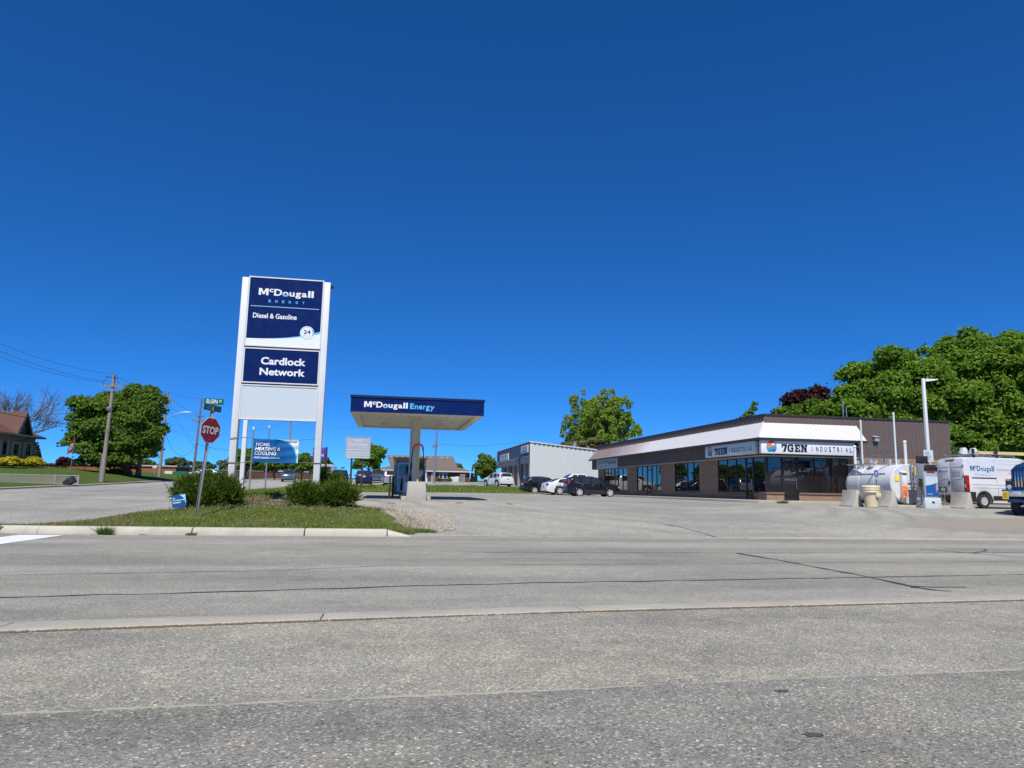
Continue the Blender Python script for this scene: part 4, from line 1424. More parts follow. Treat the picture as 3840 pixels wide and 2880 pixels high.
# ------------------------------------------------------------------ white steel garage building
gz = 1.95
wb = thing('steel_garage', 'white ribbed steel garage building behind the parked cars', 'building', (30, 108, gz))
gp = lambda b, nm, ma, par=None, **k: b.build(nm, ma, par or wb, world=True, **k)
def rw(x):
    return 7.75 - .091 * (x - 18.8)
b = MB()
pts = [(18.5, 93.0)]
x = 18.5
while x < 44:
    pts += [(x + .20, 93.0), (x + .23, 92.98), (x + .33, 92.98), (x + .36, 93.0)]
    x += .36
vs, fs = [], []
for i, (px_, py_) in enumerate(pts):
    lo = 1.4
    vs += [(px_, py_, lo), (px_, py_, rw(px_))]
fs = [(2 * i, 2 * i + 2, 2 * i + 3, 2 * i + 1) for i in range(len(pts) - 1)]
b.add(vs, fs)
gp(b, 'ribbed_wall', 'steel_white')
b = MB()
b.add([(18.4, 92.9, rw(18.4) + .02), (44.4, 92.9, rw(44.4) + .02), (44.4, 122.2, rw(44.4) + .02), (18.4, 122.2, rw(18.4) + .02)], [(0, 1, 2, 3)])
b.add([(18.4, 92.88, rw(18.4) - .12), (44.4, 92.88, rw(44.4) - .12), (44.4, 92.88, rw(44.4) + .04), (18.4, 92.88, rw(18.4) + .04)], [(0, 1, 2, 3)])
gp(b, 'roof', 'steel_white')
b = MB()
for i in range(40):
    x = 19 + i * .62
    b.box(x, x + .28, 92.86, 92.90, rw(x) - .22, rw(x) - .10)
gp(b, 'roof_flute', 'grey_louver')
b = MB()
b.box(19.3, 44, 93.2, 122, 1.4, 5.6)
gp(b, 'core', 'interior_dark')
for k in range(10):        # louvre boards of the west fascia
    b = MB()
    z = 5.92 + k * .182
    b.prism([(18.42, z), (18.50, z + .17), (18.60, z + .17), (18.60, z)], 93.02 if k else 93.02, 122, 'Y')
    gp(b, 'fascia_board', 'grey_louver')
b = MB()
b.box(18.40, 18.62, 93.0, 122.05, 7.73, 7.80)
gp(b, 'fascia_cap', 'steel_white')
b = MB()
b.box(18.62, 19.28, 93.02, 100.6, 5.0, 5.90)
b.box(18.62, 19.28, 103.8, 122, 5.0, 5.90)
gp(b, 'header_beam', 'trim_taupe')
for y0, y1, z1 in ((118.0, 118.9, 5.0), (112.2, 113.0, 5.0), (107.0, 107.7, 5.0), (102.6, 103.9, 6.4), (97.7, 98.6, 5.0), (93.05, 93.5, 5.0)):
    b = MB()
    b.box(18.75, 19.28, y0, y1, gz - .3, z1)
    gp(b, 'column', 'trim_taupe')
for y0, y1, z1 in ((113.02, 117.98, 4.98), (107.72, 112.18, 4.98), (103.92, 106.98, 4.98), (98.62, 102.58, 5.6)):
    b = MB()
    b.box(19.25, 19.29, y0, y1, gz, z1)
    gd_ = gp(b, 'garage_door', 'garage_dark')
    for k in range(5):
        b = MB()
        za = gz + (z1 - gz) * k / 5
        b.box(19.20, 19.249, y0 + .02, y1 - .02, za + .02, gz + (z1 - gz) * (k + 1) / 5 - .02)
        gp(b, 'door_panel', 'garage_dark', gd_)
b = MB()
b.box(19.22, 19.29, 95.6, 97.68, gz - .2, 4.98)
gp(b, 'office_wall', 'steel_white')
b = MB()
b.box(19.20, 19.25, 93.6, 95.4, gz, 4.6)
d = gp(b, 'office_door', 'frame_brown')
b = MB()
b.box(19.18, 19.199, 93.8, 95.2, gz + .3, 4.4)
gp(b, 'pane', 'house_glass', d)
b = MB()
b.cyl((26.5, 100, 6.5), (26.5, 100, 8.4), .2, n=12)
gp(b, 'flue', 'galv')
for lab, y0, y1, z0, z1 in (('white sign with blue and red print on the far louvred garage fascia', 109.2, 117.4, 5.95, 6.95), ('white sign with red print near the corner of the steel garage', 93.6, 98.5, 6.38, 7.4)):
    t = thing('garage_sign', lab, 'sign', (18.3, (y0 + y1) / 2, z0), group='signs on the steel garage')
    b = MB()
    b.box(18.28, 18.40, y0, y1, z0, z1)
    b.build('sign_box', 'panel_white', t, world=True)
    u0, du, dz = -y1, (y1 - y0), (z1 - z0)
    for i in range(5):
        a = u0 + du * (.12 + .16 * i)
        flat([(a, z0 + .45 * dz), (a + du * .12, z0 + .45 * dz), (a + du * .10, z0 + .85 * dz), (a + du * .02, z0 + .82 * dz)], 18.272, 'purple_sign' if i % 2 else 'logo_orange', t, 'print', '-X', world=True)
    flat([(u0 + du * .1, z0 + .12 * dz), (u0 + du * .9, z0 + .12 * dz), (u0 + du * .9, z0 + .32 * dz), (u0 + du * .1, z0 + .32 * dz)], 18.272, 'faded_blue' if y0 > 100 else 'pump_blue', t, 'print', '-X', world=True)

# ------------------------------------------------------------------ ranch building far behind the canopy
rz_ = 2.55
rh = thing('brick_bungalow', 'low red brick bungalow with a wide brown hip roof behind the canopy', 'house', (6.7, 146, rz_))
hp = lambda b, nm, ma, par=None, **k: b.build(nm, ma, par or rh, world=True, **k)
b = MB()
b.box(-2.2, 15.9, 140.3, 152, rz_ - .4, 4.6)
hp(b, 'wall', 'ranch_brick')
b = MB()
ev = [(-2.9, 139.7, 4.62), (16.5, 139.7, 4.72), (16.5, 152.6, 4.72), (-2.9, 152.6, 4.62)]
# flared hip: lower skirt then steeper upper roof
mid = [(.6, 142.4, 5.55), (13.6, 142.4, 5.6), (13.6, 150, 5.6), (.6, 150, 5.55)]
rg = [(-.1 + .0, 146, 7.65), (12.9, 146, 7.75)]
rg = [(1.1, 145.6, 7.62), (13.2, 145.6, 7.74)]
rg = [(-.35, 146.2, 7.75), (13.05, 146.2, 7.85)]
b.add(ev + mid + rg, [(0, 1, 5, 4), (1, 2, 6, 5), (2, 3, 7, 6), (3, 0, 4, 7), (4, 5, 9, 8), (5, 6, 9), (6, 7, 8, 9), (7, 4, 8)])
rf = hp(b, 'roof', 'shingle_brown')
b = MB()
b.prism([(139.66, 4.50), (139.66, 4.70), (139.9, 4.70), (139.9, 4.50)], -2.9, 16.5, 'X')
hp(b, 'eave_gutter', 'steel_white')
for i in range(11):
    b = MB()
    x = .4 + i * 1.12
    b.box(x, x + .32, 145.35, 145.7, 7.40, 7.56)
    hp(b, 'roof_vent', 'steel_white', rf)
b = MB()
b.box(7.6, 8.4, 140.2, 140.32, rz_, 4.35)
hp(b, 'door', 'garage_dark')
b = MB()
b.box(7.35, 7.58, 140.15, 140.34, rz_, 4.4)
b.box(8.42, 8.6, 140.15, 140.34, rz_, 4.4)
hp(b, 'door_frame', 'steel_white')
for xa, xb in ((9.85, 10.6), (10.66, 11.5), (2.0, 3.2), (4.3, 5.4)):
    b = MB()
    b.box(xa, xb, 140.2, 140.32, 3.2, 4.4)
    w = hp(b, 'window', 'steel_white')
    b = MB()
    b.box(xa + .12, xb - .12, 140.17, 140.195, 3.3, 4.3)
    hp(b, 'pane', 'house_glass', w)
for i, (x, w_) in enumerate(((12.5, 1.0), (13.25, .7))):
    b = MB()
    b.box(x - w_ / 2, x + w_ / 2, 138.6, 139.4, 2.4, 3.55 + .1 * i)
    tag(b.build('ice_box', 'steel_white', bevel=.05), ('large' if i == 0 else 'small') + ' white storage box outside the brick bungalow', 'storage box')
t = thing('vent_pipes', 'row of white vent pipes by the bungalow corner', 'pipes', (14.4, 139.2, 2.5))
for i in range(5):
    b = MB()
    b.tube([(13.9 + i * .22, 139.4, 2.3), (13.9 + i * .22, 139.4, 3.9), (13.98 + i * .22, 139.3, 4.1), (14.08 + i * .22, 139.3, 3.95)], .05, 6)
    b.build('pipe', 'steel_white', t, world=True)

# ------------------------------------------------------------------ brick house on the left lawn (front faces the street, +X)
hb = 2.6
ho = thing('brick_house', 'grey-brown brick house with red shingle roof and steep front gable', 'house', (-42, 78, hb))
h_ = lambda b, nm, ma, par=None, **k: b.build(nm, ma, par or ho, world=True, **k)
b = MB()
b.box(-47, -38, 68, 85.3, hb - .4, 6.1)
h_(b, 'wall', 'house_brick')
b = MB()
e = .7
E = [(-47 - e, 68 - e, 6.05), (-38 + e, 68 - e, 6.05), (-38 + e, 85.3 + e, 6.05), (-47 - e, 85.3 + e, 6.05)]
T = [(-42.5, 72.5, 8.7), (-42.5, 81.0, 8.7)]
b.add(E + T, [(0, 1, 4), (1, 2, 5, 4), (2, 3, 5), (3, 0, 4, 5), (0, 3, 2, 1)])
rf = h_(b, 'roof', 'shingle_red')
b = MB()
b.box(-38 + e - .02, -38 + e + .06, 68 - e, 85.3 + e, 5.88, 6.07)
b.box(-47 - e, -38 + e, 85.3 + e - .02, 85.3 + e + .06, 5.88, 6.07)
h_(b, 'eave_board', 'soffit_tan')
b = MB()
gy0, gy1, ap = 80.2, 83.2, 8.5
b.prism([(gy0 + .25, 5.6), (gy1 - .25, 5.6), (gy1 - .25, 6.1), ((gy0 + gy1) / 2, ap - .25), (gy0 + .25, 6.1)], -41, -37.9, 'X')
g_ = h_(b, 'gable', 'house_brick')
for sgn in (0, 1):
    b = MB()
    ys = (gy0 - .25, (gy0 + gy1) / 2) if sgn == 0 else (gy1 + .25, (gy0 + gy1) / 2)
    b.add([(-37.4, ys[0], 6.0), (-42.3, ys[0], 6.0), (-42.3, ys[1], ap), (-37.4, ys[1], ap), (-37.4, ys[0], 5.85), (-42.3, ys[0], 5.85), (-42.3, ys[1], ap - .18), (-37.4, ys[1], ap - .18)],
          [(0, 1, 2, 3), (4, 7, 6, 5), (0, 3, 7, 4), (0, 4, 5, 1)])
    h_(b, 'gable_roof', 'shingle_red')
    b = MB()
    b.add([(-37.36, ys[0], 5.98), (-37.36, ys[1], ap - .02), (-37.36, ys[1], ap - .3), (-37.36, ys[0] + (.3 if sgn == 0 else -.3), 5.86)], [(0, 1, 2, 3)])
    h_(b, 'barge_board', 'soffit_tan')
def house_window(y0, y1, z0, z1, shut=True):
    b = MB()
    b.box(-37.99, -37.90, y0, y1, z0, z1)
    w = h_(b, 'window', 'soffit_tan')
    b = MB()
    b.box(-37.895, -37.88, y0 + .1, y1 - .1, z0 + .1, z1 - .1)
    h_(b, 'pane', 'house_glass', w)
    if shut:
        for ya, yb in ((y0 - .42, y0 - .03), (y1 + .03, y1 + .42)):
            b = MB()
            b.box(-37.99, -37.93, ya, yb, z0, z1)
            h_(b, 'shutter', 'soffit_tan', w)
house_window(83.2, 84.3, 3.8, 5.4)
house_window(78.5, 79.4, 3.8, 5.4)
house_window(75.2, 76.3, 3.8, 5.4)
b = MB()
b.box(-37.885, -37.84, 81.35, 82.05, 6.35, 7.5)
w = h_(b, 'attic_window', 'soffit_tan')
b = MB()
b.box(-37.835, -37.82, 81.45, 81.95, 6.45, 7.4)
h_(b, 'pane', 'house_glass', w)
b = MB()
b.box(-37.99, -37.88, 80.3, 82.0, hb, 5.3)
d = h_(b, 'door_frame', 'soffit_tan')
b = MB()
b.box(-37.875, -37.85, 80.7, 81.6, hb, 5.05)
h_(b, 'door', 'house_glass', d)

# low orange brick building beyond the left tree
ob = thing('brick_workshop', 'long low orange brick building with white roof edge behind the maple trees', 'building', (-42, 128, 2.3))
b = MB()
b.box(-58, -34, 124, 134, 1.8, 3.95)
b.build('wall', 'orange_brick', ob, world=True)
b = MB()
b.box(-58.2, -33.8, 123.8, 134.2, 3.952, 4.18)
b.build('roof_edge', 'soffit_tan', ob, world=True)
ob = thing('brown_wall_building', 'dark red brick garden wall behind the poles on the left', 'wall', (-30, 135, 2.6))
b = MB()
b.box(-33.5, -10.0, 136, 136.4, 2.2, 3.75)
b.build('wall', 'ranch_brick', ob, world=True)
b = MB()
b.box(-33.6, -9.9, 135.9, 136.5, 3.752, 3.85)
b.build('coping', 'trim_taupe', ob, world=True)

# ------------------------------------------------------------------ vehicles
_wheels = {}
def wheel_parts(r, style, w=.11):
    k = (round(r, 3), style)
    if k in _wheels:
        return _wheels[k]
    ri = r * (.70 if style != 'steel' else .56)
    b = MB()
    b.lathe([(ri - .01, -w), (r * .90, -w * 1.05), (r * .985, -w * .75), (r, -w * .3), (r, w * .3), (r * .985, w * .75), (r * .90, w * 1.05), (ri - .01, w)], (0, 0, 0), 'Y', 28, caps=False)
    t = b.build('wheel', 'tyre', smooth=35)
    b = MB()
    b.cur = 1
    b.lathe([(ri, -w * .6), (ri, w * .55), (ri * .9, w * .35), (.03, w * .3)], (0, 0, 0), 'Y', 24)
    b.cur = 0
    b.lathe([(ri * 1.0, w * .6), (ri * .99, w * 1.02), (ri * .9, w * .98), (ri * .88, w * .6)], (0, 0, 0), 'Y', 28, caps=False)
    b.lathe([(.075, w * .5), (.07, w * .95), (.02, w * 1.0)], (0, 0, 0), 'Y', 14)
    n = {'five': 5, 'ten': 10, 'steel': 8}[style]
    for i in range(n):
        a = 2 * math.pi * i / n
        ww = {'five': .055, 'ten': .026, 'steel': .04}[style] * r / .35
        c, s_ = math.cos(a), math.sin(a)
        q = []
        for rad, hw in ((.05, ww * .9), (ri * .93, ww * 1.25)):
            for sg in (-1, 1):
                for yy in (w * .6, w * .92):
                    q.append((c * rad - s_ * hw * sg, yy, s_ * rad + c * hw * sg))
        b.add(q, [(0, 1, 3, 2), (4, 6, 7, 5), (1, 5, 7, 3), (0, 4, 5, 1), (2, 3, 7, 6), (0, 2, 6, 4)])
    m = b.build('rim', ['rim_alloy' if style != 'ten' else 'rim_alloy', 'rim_dark'], smooth=35)
    res = (t.data, m.data)
    bpy.data.objects.remove(t)
    bpy.data.objects.remove(m)
    _wheels[k] = res
    return res

def car(name, label, cat, x, y, heading, sp, group=None, z=None):
    L, Wd, r, clear = sp['L'], sp['W'], sp['r'], sp.get('clear', .2)
    fa, ra = sp['axles']
    tum = sp.get('tumble', .30)
    zz = H(x, y) if z is None else z
    t = thing(name, label, cat, (x, y, zz + .004), heading, group)
    ts, tz = zip(*sp['top'])
    bs, bz = zip(*sp['belt'])
    Ra = r * 1.16
    fw, rw_ = sp.get('fround', .17), sp.get('rround', .10)
    def w(s):
        k = 1.
        if s < .7:
            k -= fw * ((.7 - s) / .7) ** 2
        if s > L - .6:
            k -= rw_ * ((s - L + .6) / .6) ** 2
        return Wd / 2 * k
    def zt(s):
        return float(np.interp(s, ts, tz))
    def zb(s):
        return min(float(np.interp(s, bs, bz)), zt(s) - .03)
    def rr(s):
        return min(.07, (zt(s) - zb(s)) * .35)
    def wt(s):
        return max(.2, w(s) - .045 - tum * (zt(s) - zb(s)))
    def hw(s, z_):
        a = zb(s)
        if z_ <= a:
            return w(s)
        q = min(1, (z_ - a) / max(.02, zt(s) - rr(s) - a))
        return (w(s) - .045) * (1 - q) + wt(s) * q
    def zbot(s):
        v = clear + .10 * max(0, (.35 - s) / .35) + .14 * max(0, (s - L + .45) / .45)
        for ax in (fa, ra):
            d = abs(s - ax)
            if d < Ra:
                v = max(v, r + math.sqrt(Ra * Ra - d * d))
        return min(v, zb(s) - .12)
    st = sorted(set([round(v, 3) for v in list(ts) + list(np.linspace(0, L, 30)) + [fa + Ra * q for q in (-1.001, -.97, -.85, -.6, -.3, 0, .3, .6, .85, .97, 1.001)] + [ra + Ra * q for q in (-1.001, -.97, -.85, -.6, -.3, 0, .3, .6, .85, .97, 1.001)] if 0 <= v <= L]))
    b = MB()
    rows = []
    for s in st:
        W_, a, c, e = w(s), zbot(s), zb(s), zt(s)
        q = rr(s)
        half = [(0, a), (W_ - .12, a), (W_ - .025, a + .03), (W_, a + (c - a) * .45), (W_ - .008, c - min(.10, (c - a) * .3)), (W_ - .045, c),
                ((W_ - .045 + wt(s)) / 2 + .012, (c + e - q) / 2), (wt(s), e - q), (wt(s) - .07, e - q * .25), (0, e + .012)]
        row = [(L / 2 - s, yy, z_) for yy, z_ in half] + [(L / 2 - s, -yy, z_) for yy, z_ in half[-2:0:-1]]
        rows.append(row)
    n = len(rows[0])
    vs = [p for row in rows for p in row]
    clad = sp.get('clad', 0)
    b.v = vs
    for i in range(len(rows) - 1):
        for k in range(n):
            f = (i * n + k, (i + 1) * n + k, (i + 1) * n + (k + 1) % n, i * n + (k + 1) % n)
            mz = sum(vs[j][2] for j in f) / 4
            s = (st[i] + st[i + 1]) / 2
            low = clad and (mz < clad or any(abs(math.hypot(s - ax, mz - r) - Ra) < .085 and mz < clad + .5 for ax in (fa, ra)))
            under = k in (0, n - 1)
            b.f.append(f)
            b.mi.append(1 if (low or under) else 0)
    b.f.append(tuple(range(n - 1, -1, -1)))
    b.f.append(tuple(range((len(rows) - 1) * n, len(rows) * n)))
    b.mi += [0, 0]
    body = b.build('body', [sp['paint'], 'black_plastic'], t, smooth=sp.get('sharp', 42))
    b = MB()
    b.box(-L / 2 + .45, L / 2 - .45, -Wd / 2 + .28, Wd / 2 - .28, clear - .02, clear + .25)
    b.build('underbody', 'black_rubber', t)
    # side windows
    for poly in sp.get('windows', []):
        for sg in (-1, 1):
            bm = bmesh.new()
            bm.faces.new([bm.verts.new((s, 0, z_)) for s, z_ in poly])
            for g in np.arange(.2, L, .2):
                bmesh.ops.bisect_plane(bm, geom=bm.verts[:] + bm.edges[:] + bm.faces[:], plane_co=(g, 0, 0), plane_no=(1, 0, 0))
            zs_ = [p[1] for p in poly]
            bmesh.ops.bisect_plane(bm, geom=bm.verts[:] + bm.edges[:] + bm.faces[:], plane_co=(0, 0, (min(zs_) + max(zs_)) / 2), plane_no=(0, 0, 1))
            for v in bm.verts:
                s, z_ = v.co.x, v.co.z
                v.co = (L / 2 - s, sg * (hw(s, z_) + .016), z_)
            me = bpy.data.meshes.new('side_window')
            bm.to_mesh(me)
            bm.free()
            me.materials.append(M['car_glass'])
            me.shade_smooth()
            link('side_window', me, t)
    def screen(s0, s1, nm, f0=.9, f1=.86):
        g = MB()
        N = 8
        for i in range(N + 1):
            s = s0 + (s1 - s0) * i / N
            e = .01
            dx, dz = -2 * e, zt(s + e) - zt(s - e)
            l = math.hypot(dx, dz)
            nx, nz = (dz / l, -dx / l)
            f = f0 + (f1 - f0) * i / N
            ye = (wt(s) - .02) * f
            for k in range(9):
                yy = ye * (k / 4 - 1)
                z_ = zt(s) + .012 - (.012 + rr(s) * .25) * abs(yy) / max(.1, wt(s) - .07)
                g.v.append((L / 2 - s - nx * -.016 * (1 if dz > 0 else 1), yy, z_ + abs(nz) * .016))
        for i in range(N):
            for k in range(8):
                g.f.append((i * 9 + k, i * 9 + k + 1, (i + 1) * 9 + k + 1, (i + 1) * 9 + k))
                g.mi.append(0)
        # push along the outward normal
        o = g.build(nm, 'car_glass', t, smooth=60)
        return o
    if sp.get('ws'):
        o = screen(*sp['ws'], 'windshield')
        for v in o.data.vertices:
            v.co.x += .02
    if sp.get('rg'):
        o = screen(*sp['rg'], 'rear_window', .82, .84)
        for v in o.data.vertices:
            v.co.x -= .025
    # wheels
    td, rd = wheel_parts(r, sp.get('rim', 'five'))
    for ax in (fa, ra):
        for sg in (-1, 1):
            o = link('wheel', td, t)
            o.location = (L / 2 - ax, sg * (Wd / 2 - .125), r)
            if sg < 0:
                o.rotation_euler = (0, 0, math.pi)
            link('rim', rd, o)
    # lamps
    def pad(nm, ma, xc, yc, zc_, dx, dy, dz, both=True, bev=.02, par=None):
        for sg in ((-1, 1) if both else (1,)):
            g = MB()
            g.box(xc - dx, xc + dx, sg * yc - dy, sg * yc + dy, zc_ - dz, zc_ + dz)
            g.build(nm, ma, par or t, bevel=bev)
    if sp.get('tail'):
        so, yo, zo, dx, dy, dz = sp['tail']
        pad('tail_light', 'lens_red', -L / 2 + so, yo, zo, dx, dy, dz)
    if sp.get('tail2'):
        so, yo, zo, dx, dy, dz = sp['tail2']
        pad('reflector', 'lens_red', -L / 2 + so, yo, zo, dx, dy, dz, bev=.008)
    if sp.get('head'):
        so, yo, zo, dx, dy, dz = sp['head']
        pad('headlight', 'lens_clear', L / 2 - so, yo, zo, dx, dy, dz)
    if sp.get('grille'):
        za, zc_, hw_ = sp['grille']
        g = MB()
        g.box(L / 2 - .12, L / 2 + .012, -hw_, hw_, za, zc_)
        gr = g.build('grille', 'black_plastic', t, bevel=.02)
        g = MB()
        for k in range(3):
            z_ = za + (zc_ - za) * (.25 + .25 * k)
            g.box(L / 2 - .05, L / 2 + .022, -hw_ * .95, hw_ * .95, z_ - .015, z_ + .015)
        g.build('chrome_bar', 'chrome', gr)
    pz = sp.get('plate', .95)
    if pz:
        g = MB()
        so = sp.get('plate_in', .0)
        g.box(-L / 2 - .02 + so, -L / 2 + .06 + so, -.17, .17, pz - .07, pz + .07)
        g.build('plate', 'panel_white', t)
    # mirrors and handles
    if sp.get('mirror'):
        s, z_ = sp['mirror']
        for sg in (-1, 1):
            g = MB()
            g.box(L / 2 - s - .09, L / 2 - s + .07, sg * (w(s) + .10) - .10, sg * (w(s) + .10) + .10, z_ - .02, z_ + .13)
            g.build('mirror', sp.get('mirror_mat', sp['paint']), t, bevel=.03)
    for s, z_ in sp.get('handles', []):
        for sg in (-1, 1):
            g = MB()
            yy = sg * (hw(s, z_) + .012)
            g.box(L / 2 - s - .1, L / 2 - s + .1, yy - .014, yy + .014, z_ - .016, z_ + .016)
            g.build('door_handle', sp.get('trim', sp['paint']), t, bevel=.008)
    if sp.get('chrome_line'):
        for sg in (-1, 1):
            pts = [(L / 2 - s, sg * (hw(s, z_) + .014), z_) for s, z_ in sp['chrome_line']]
            g = MB()
            g.tube(pts, .014, 5)
            g.build('window_trim', 'chrome', t)
    for s in sp.get('seams', []):
        for sg in (-1, 1):
            a, c = zbot(s) + .03, zb(s) - .02
            g = MB()
            m = [a + (c - a) * q / 4 for q in range(5)]
            g.tube([(L / 2 - s, sg * (hw(s, q) - .004 - (.02 if q in (m[0], m[-1]) else 0)), q) for q in m], .010, 4)
            g.build('door_seam', 'black_rubber', t)
    if sp.get('rails'):
        s0, s1 = sp['rails']
        for sg in (-1, 1):
            g = MB()
            pts = [(L / 2 - s, sg * (wt(s) - .06), zt(s) + .03 + (.0 if 0 < i < 5 else -.04)) for i, s in enumerate(np.linspace(s0, s1, 6))]
            g.tube(pts, .018, 6)
            g.build('roof_rail', sp.get('rail_mat', 'black_plastic'), t)
    t_info[t.name] = (hw, zt, zb, w, L)
    return t
t_info = {}

SUV = dict(L=4.6, W=1.85, r=.355, clear=.21, axles=(.92, 3.58), tumble=.25, clad=.40,
           top=[(0, .62), (.03, .84), (.15, .98), (.6, 1.06), (1.05, 1.12), (1.2, 1.16), (1.6, 1.42), (1.95, 1.59), (2.35, 1.665), (3.1, 1.69), (3.8, 1.67), (4.22, 1.61), (4.36, 1.42), (4.50, 1.14), (4.57, .98), (4.6, .62)],
           belt=[(0, .58), (.2, .82), (.7, .94), (1.3, 1.00), (2.6, 1.03), (3.6, 1.08), (4.2, 1.14), (4.5, 1.02), (4.6, .58)],
           windows=[[(1.42, 1.06), (2.50, 1.07), (2.53, 1.585), (2.2, 1.575), (1.9, 1.47)], [(2.63, 1.07), (3.45, 1.09), (3.42, 1.58), (2.65, 1.59)], [(3.56, 1.11), (3.98, 1.20), (4.10, 1.32), (3.96, 1.49), (3.53, 1.57)]],
           ws=(1.24, 2.05), rg=(4.25, 4.46), rim='five', head=(.22, .66, .80, .14, .13, .06), grille=(.52, .80, .45), tail=(.16, .74, 1.20, .10, .055, .20), tail2=(.06, .62, .56, .03, .10, .03), plate=.93, plate_in=.02,
           mirror=(1.75, 1.06), handles=[(2.45, .95), (3.35, .98)], seams=[1.5, 2.62, 3.45], rails=(2.3, 3.9), trim='chrome',
           chrome_line=[(1.4, 1.035), (2.6, 1.05), (3.5, 1.085), (4.0, 1.19)])
def var(base, **k):
    d = dict(base)
    d.update(k)
    return d
SEDAN = dict(L=5.1, W=1.93, r=.36, clear=.18, axles=(1.0, 3.87), tumble=.36, clad=.26,
             top=[(0, .58), (.04, .74), (.25, .88), (.8, .97), (1.5, 1.04), (1.65, 1.08), (2.1, 1.33), (2.5, 1.47), (2.95, 1.535), (3.45, 1.52), (3.9, 1.42), (4.3, 1.24), (4.55, 1.14), (4.9, 1.09), (5.04, 1.0), (5.1, .60)],
             belt=[(0, .56), (.25, .78), (.8, .90), (1.6, .97), (3.0, 1.02), (4.2, 1.06), (4.9, 1.0), (5.1, .56)],
             windows=[[(1.95, 1.02), (2.98, 1.05), (2.98, 1.45), (2.75, 1.445), (2.4, 1.33)], [(3.08, 1.05), (4.05, 1.10), (3.85, 1.36), (3.45, 1.44), (3.08, 1.455)]],
             ws=(1.7, 2.6), rg=(3.75, 4.5), rim='ten', head=(.2, .70, .74, .14, .14, .07), grille=(.45, .72, .5), tail=(.10, .74, .92, .08, .16, .085), plate=.80, plate_in=.0,
             mirror=(2.1, 1.02), handles=[(2.85, .93), (3.85, .96)], seams=[1.9, 3.03, 4.05], trim='chrome')
MINIVAN = dict(L=5.1, W=1.99, r=.345, clear=.18, axles=(.95, 4.0), tumble=.24, clad=.24,
               top=[(0, .58), (.04, .78), (.2, .90), (.8, 1.06), (1.0, 1.13), (1.5, 1.40), (2.0, 1.62), (2.5, 1.73), (3.4, 1.78), (4.3, 1.76), (4.72, 1.69), (4.88, 1.45), (5.0, 1.16), (5.06, 1.0), (5.1, .6)],
               belt=[(0, .56), (.2, .8), (.8, .95), (1.2, 1.0), (3, 1.04), (4.7, 1.10), (5.02, 1.0), (5.1, .56)],
               windows=[[(1.5, 1.06), (2.45, 1.07), (2.45, 1.62), (2.2, 1.58), (1.85, 1.42)], [(2.55, 1.08), (3.55, 1.10), (3.55, 1.66), (2.55, 1.64)], [(3.65, 1.11), (4.5, 1.15), (4.4, 1.62), (3.65, 1.66)]],
               ws=(1.05, 2.1), rg=(4.74, 4.97), rim='five', head=(.22, .72, .80, .16, .14, .07), grille=(.5, .74, .5), tail=(.16, .78, 1.02, .13, .10, .10), plate=.86, plate_in=.0, mirror=(1.65, 1.06), seams=[1.45, 2.5, 3.6], rails=(2.4, 4.4), rail_mat='galv')
PICKUP = dict(L=5.8, W=2.03, r=.39, clear=.28, axles=(.95, 4.6), tumble=.26, clad=.36,
              top=[(0, .72), (.03, 1.02), (.16, 1.14), (1.2, 1.22), (1.4, 1.26), (1.75, 1.55), (2.1, 1.80), (2.45, 1.89), (3.5, 1.90), (3.75, 1.82), (3.92, 1.32), (3.97, 1.28), (5.72, 1.28), (5.78, 1.2), (5.8, .75)],
              belt=[(0, .7), (.16, 1.0), (1.2, 1.12), (1.5, 1.18), (3.8, 1.22), (5.7, 1.24), (5.8, .72)],
              windows=[[(1.75, 1.22), (2.7, 1.24), (2.7, 1.78), (2.35, 1.78), (2.1, 1.6)], [(2.8, 1.25), (3.65, 1.26), (3.58, 1.77), (2.8, 1.80)]],
              ws=(1.45, 2.25), rg=(3.6, 3.88), rim='five', head=(.12, .80, .98, .10, .13, .10), grille=(.68, 1.06, .62), tail=(.06, .92, 1.05, .05, .06, .16), plate=.66, mirror=(1.9, 1.22), mirror_mat='black_plastic')
PK = 'cars parked nose-in along the shop front'
car('parked_car', 'black compact SUV with alloy wheels, nose to the brown building', 'car', 17.1, 59.0, R(1), var(SUV, paint='car_black', clad=.42), PK, z=.93)
car('parked_car', 'white saloon car with dark multi-spoke wheels between two black cars', 'car', 16.55, 64.2, R(7), var(SEDAN, paint='car_white'), PK)
car('parked_car', 'black SUV with chrome window trim, farthest of the shop-front cars', 'car', 15.2, 68.6, R(9), var(SUV, L=4.8, axles=(.98, 3.8), rim='ten', paint='car_black', clad=.3,
    top=[(0, .60), (.04, .80), (.2, .96), (.8, 1.05), (1.3, 1.12), (1.45, 1.16), (1.9, 1.42), (2.25, 1.58), (2.7, 1.65), (3.3, 1.66), (3.9, 1.62), (4.3, 1.52), (4.5, 1.32), (4.66, 1.12), (4.75, .98), (4.8, .62)],
    windows=[[(1.75, 1.08), (2.75, 1.09), (2.75, 1.57), (2.5, 1.56), (2.25, 1.47)], [(2.85, 1.10), (3.6, 1.12), (3.56, 1.56), (2.86, 1.58)], [(3.7, 1.14), (4.25, 1.27), (4.1, 1.46), (3.66, 1.55)]], ws=(1.5, 2.35), rg=(4.34, 4.62), tail=(.14, .70, 1.08, .12, .18, .07),
    chrome_line=[(1.7, 1.06), (2.8, 1.08), (3.7, 1.12), (4.28, 1.26), (4.12, 1.49), (3.66, 1.58), (2.8, 1.61), (2.4, 1.57)], mirror=(2.0, 1.08), seams=[1.7, 2.8, 3.65]), PK, z=1.02)
car('parked_pickup', 'white pickup truck mostly hidden behind the black compact SUV', 'pickup truck', 19.3, 72.0, R(182), var(PICKUP, paint='car_white'), z=1.25)
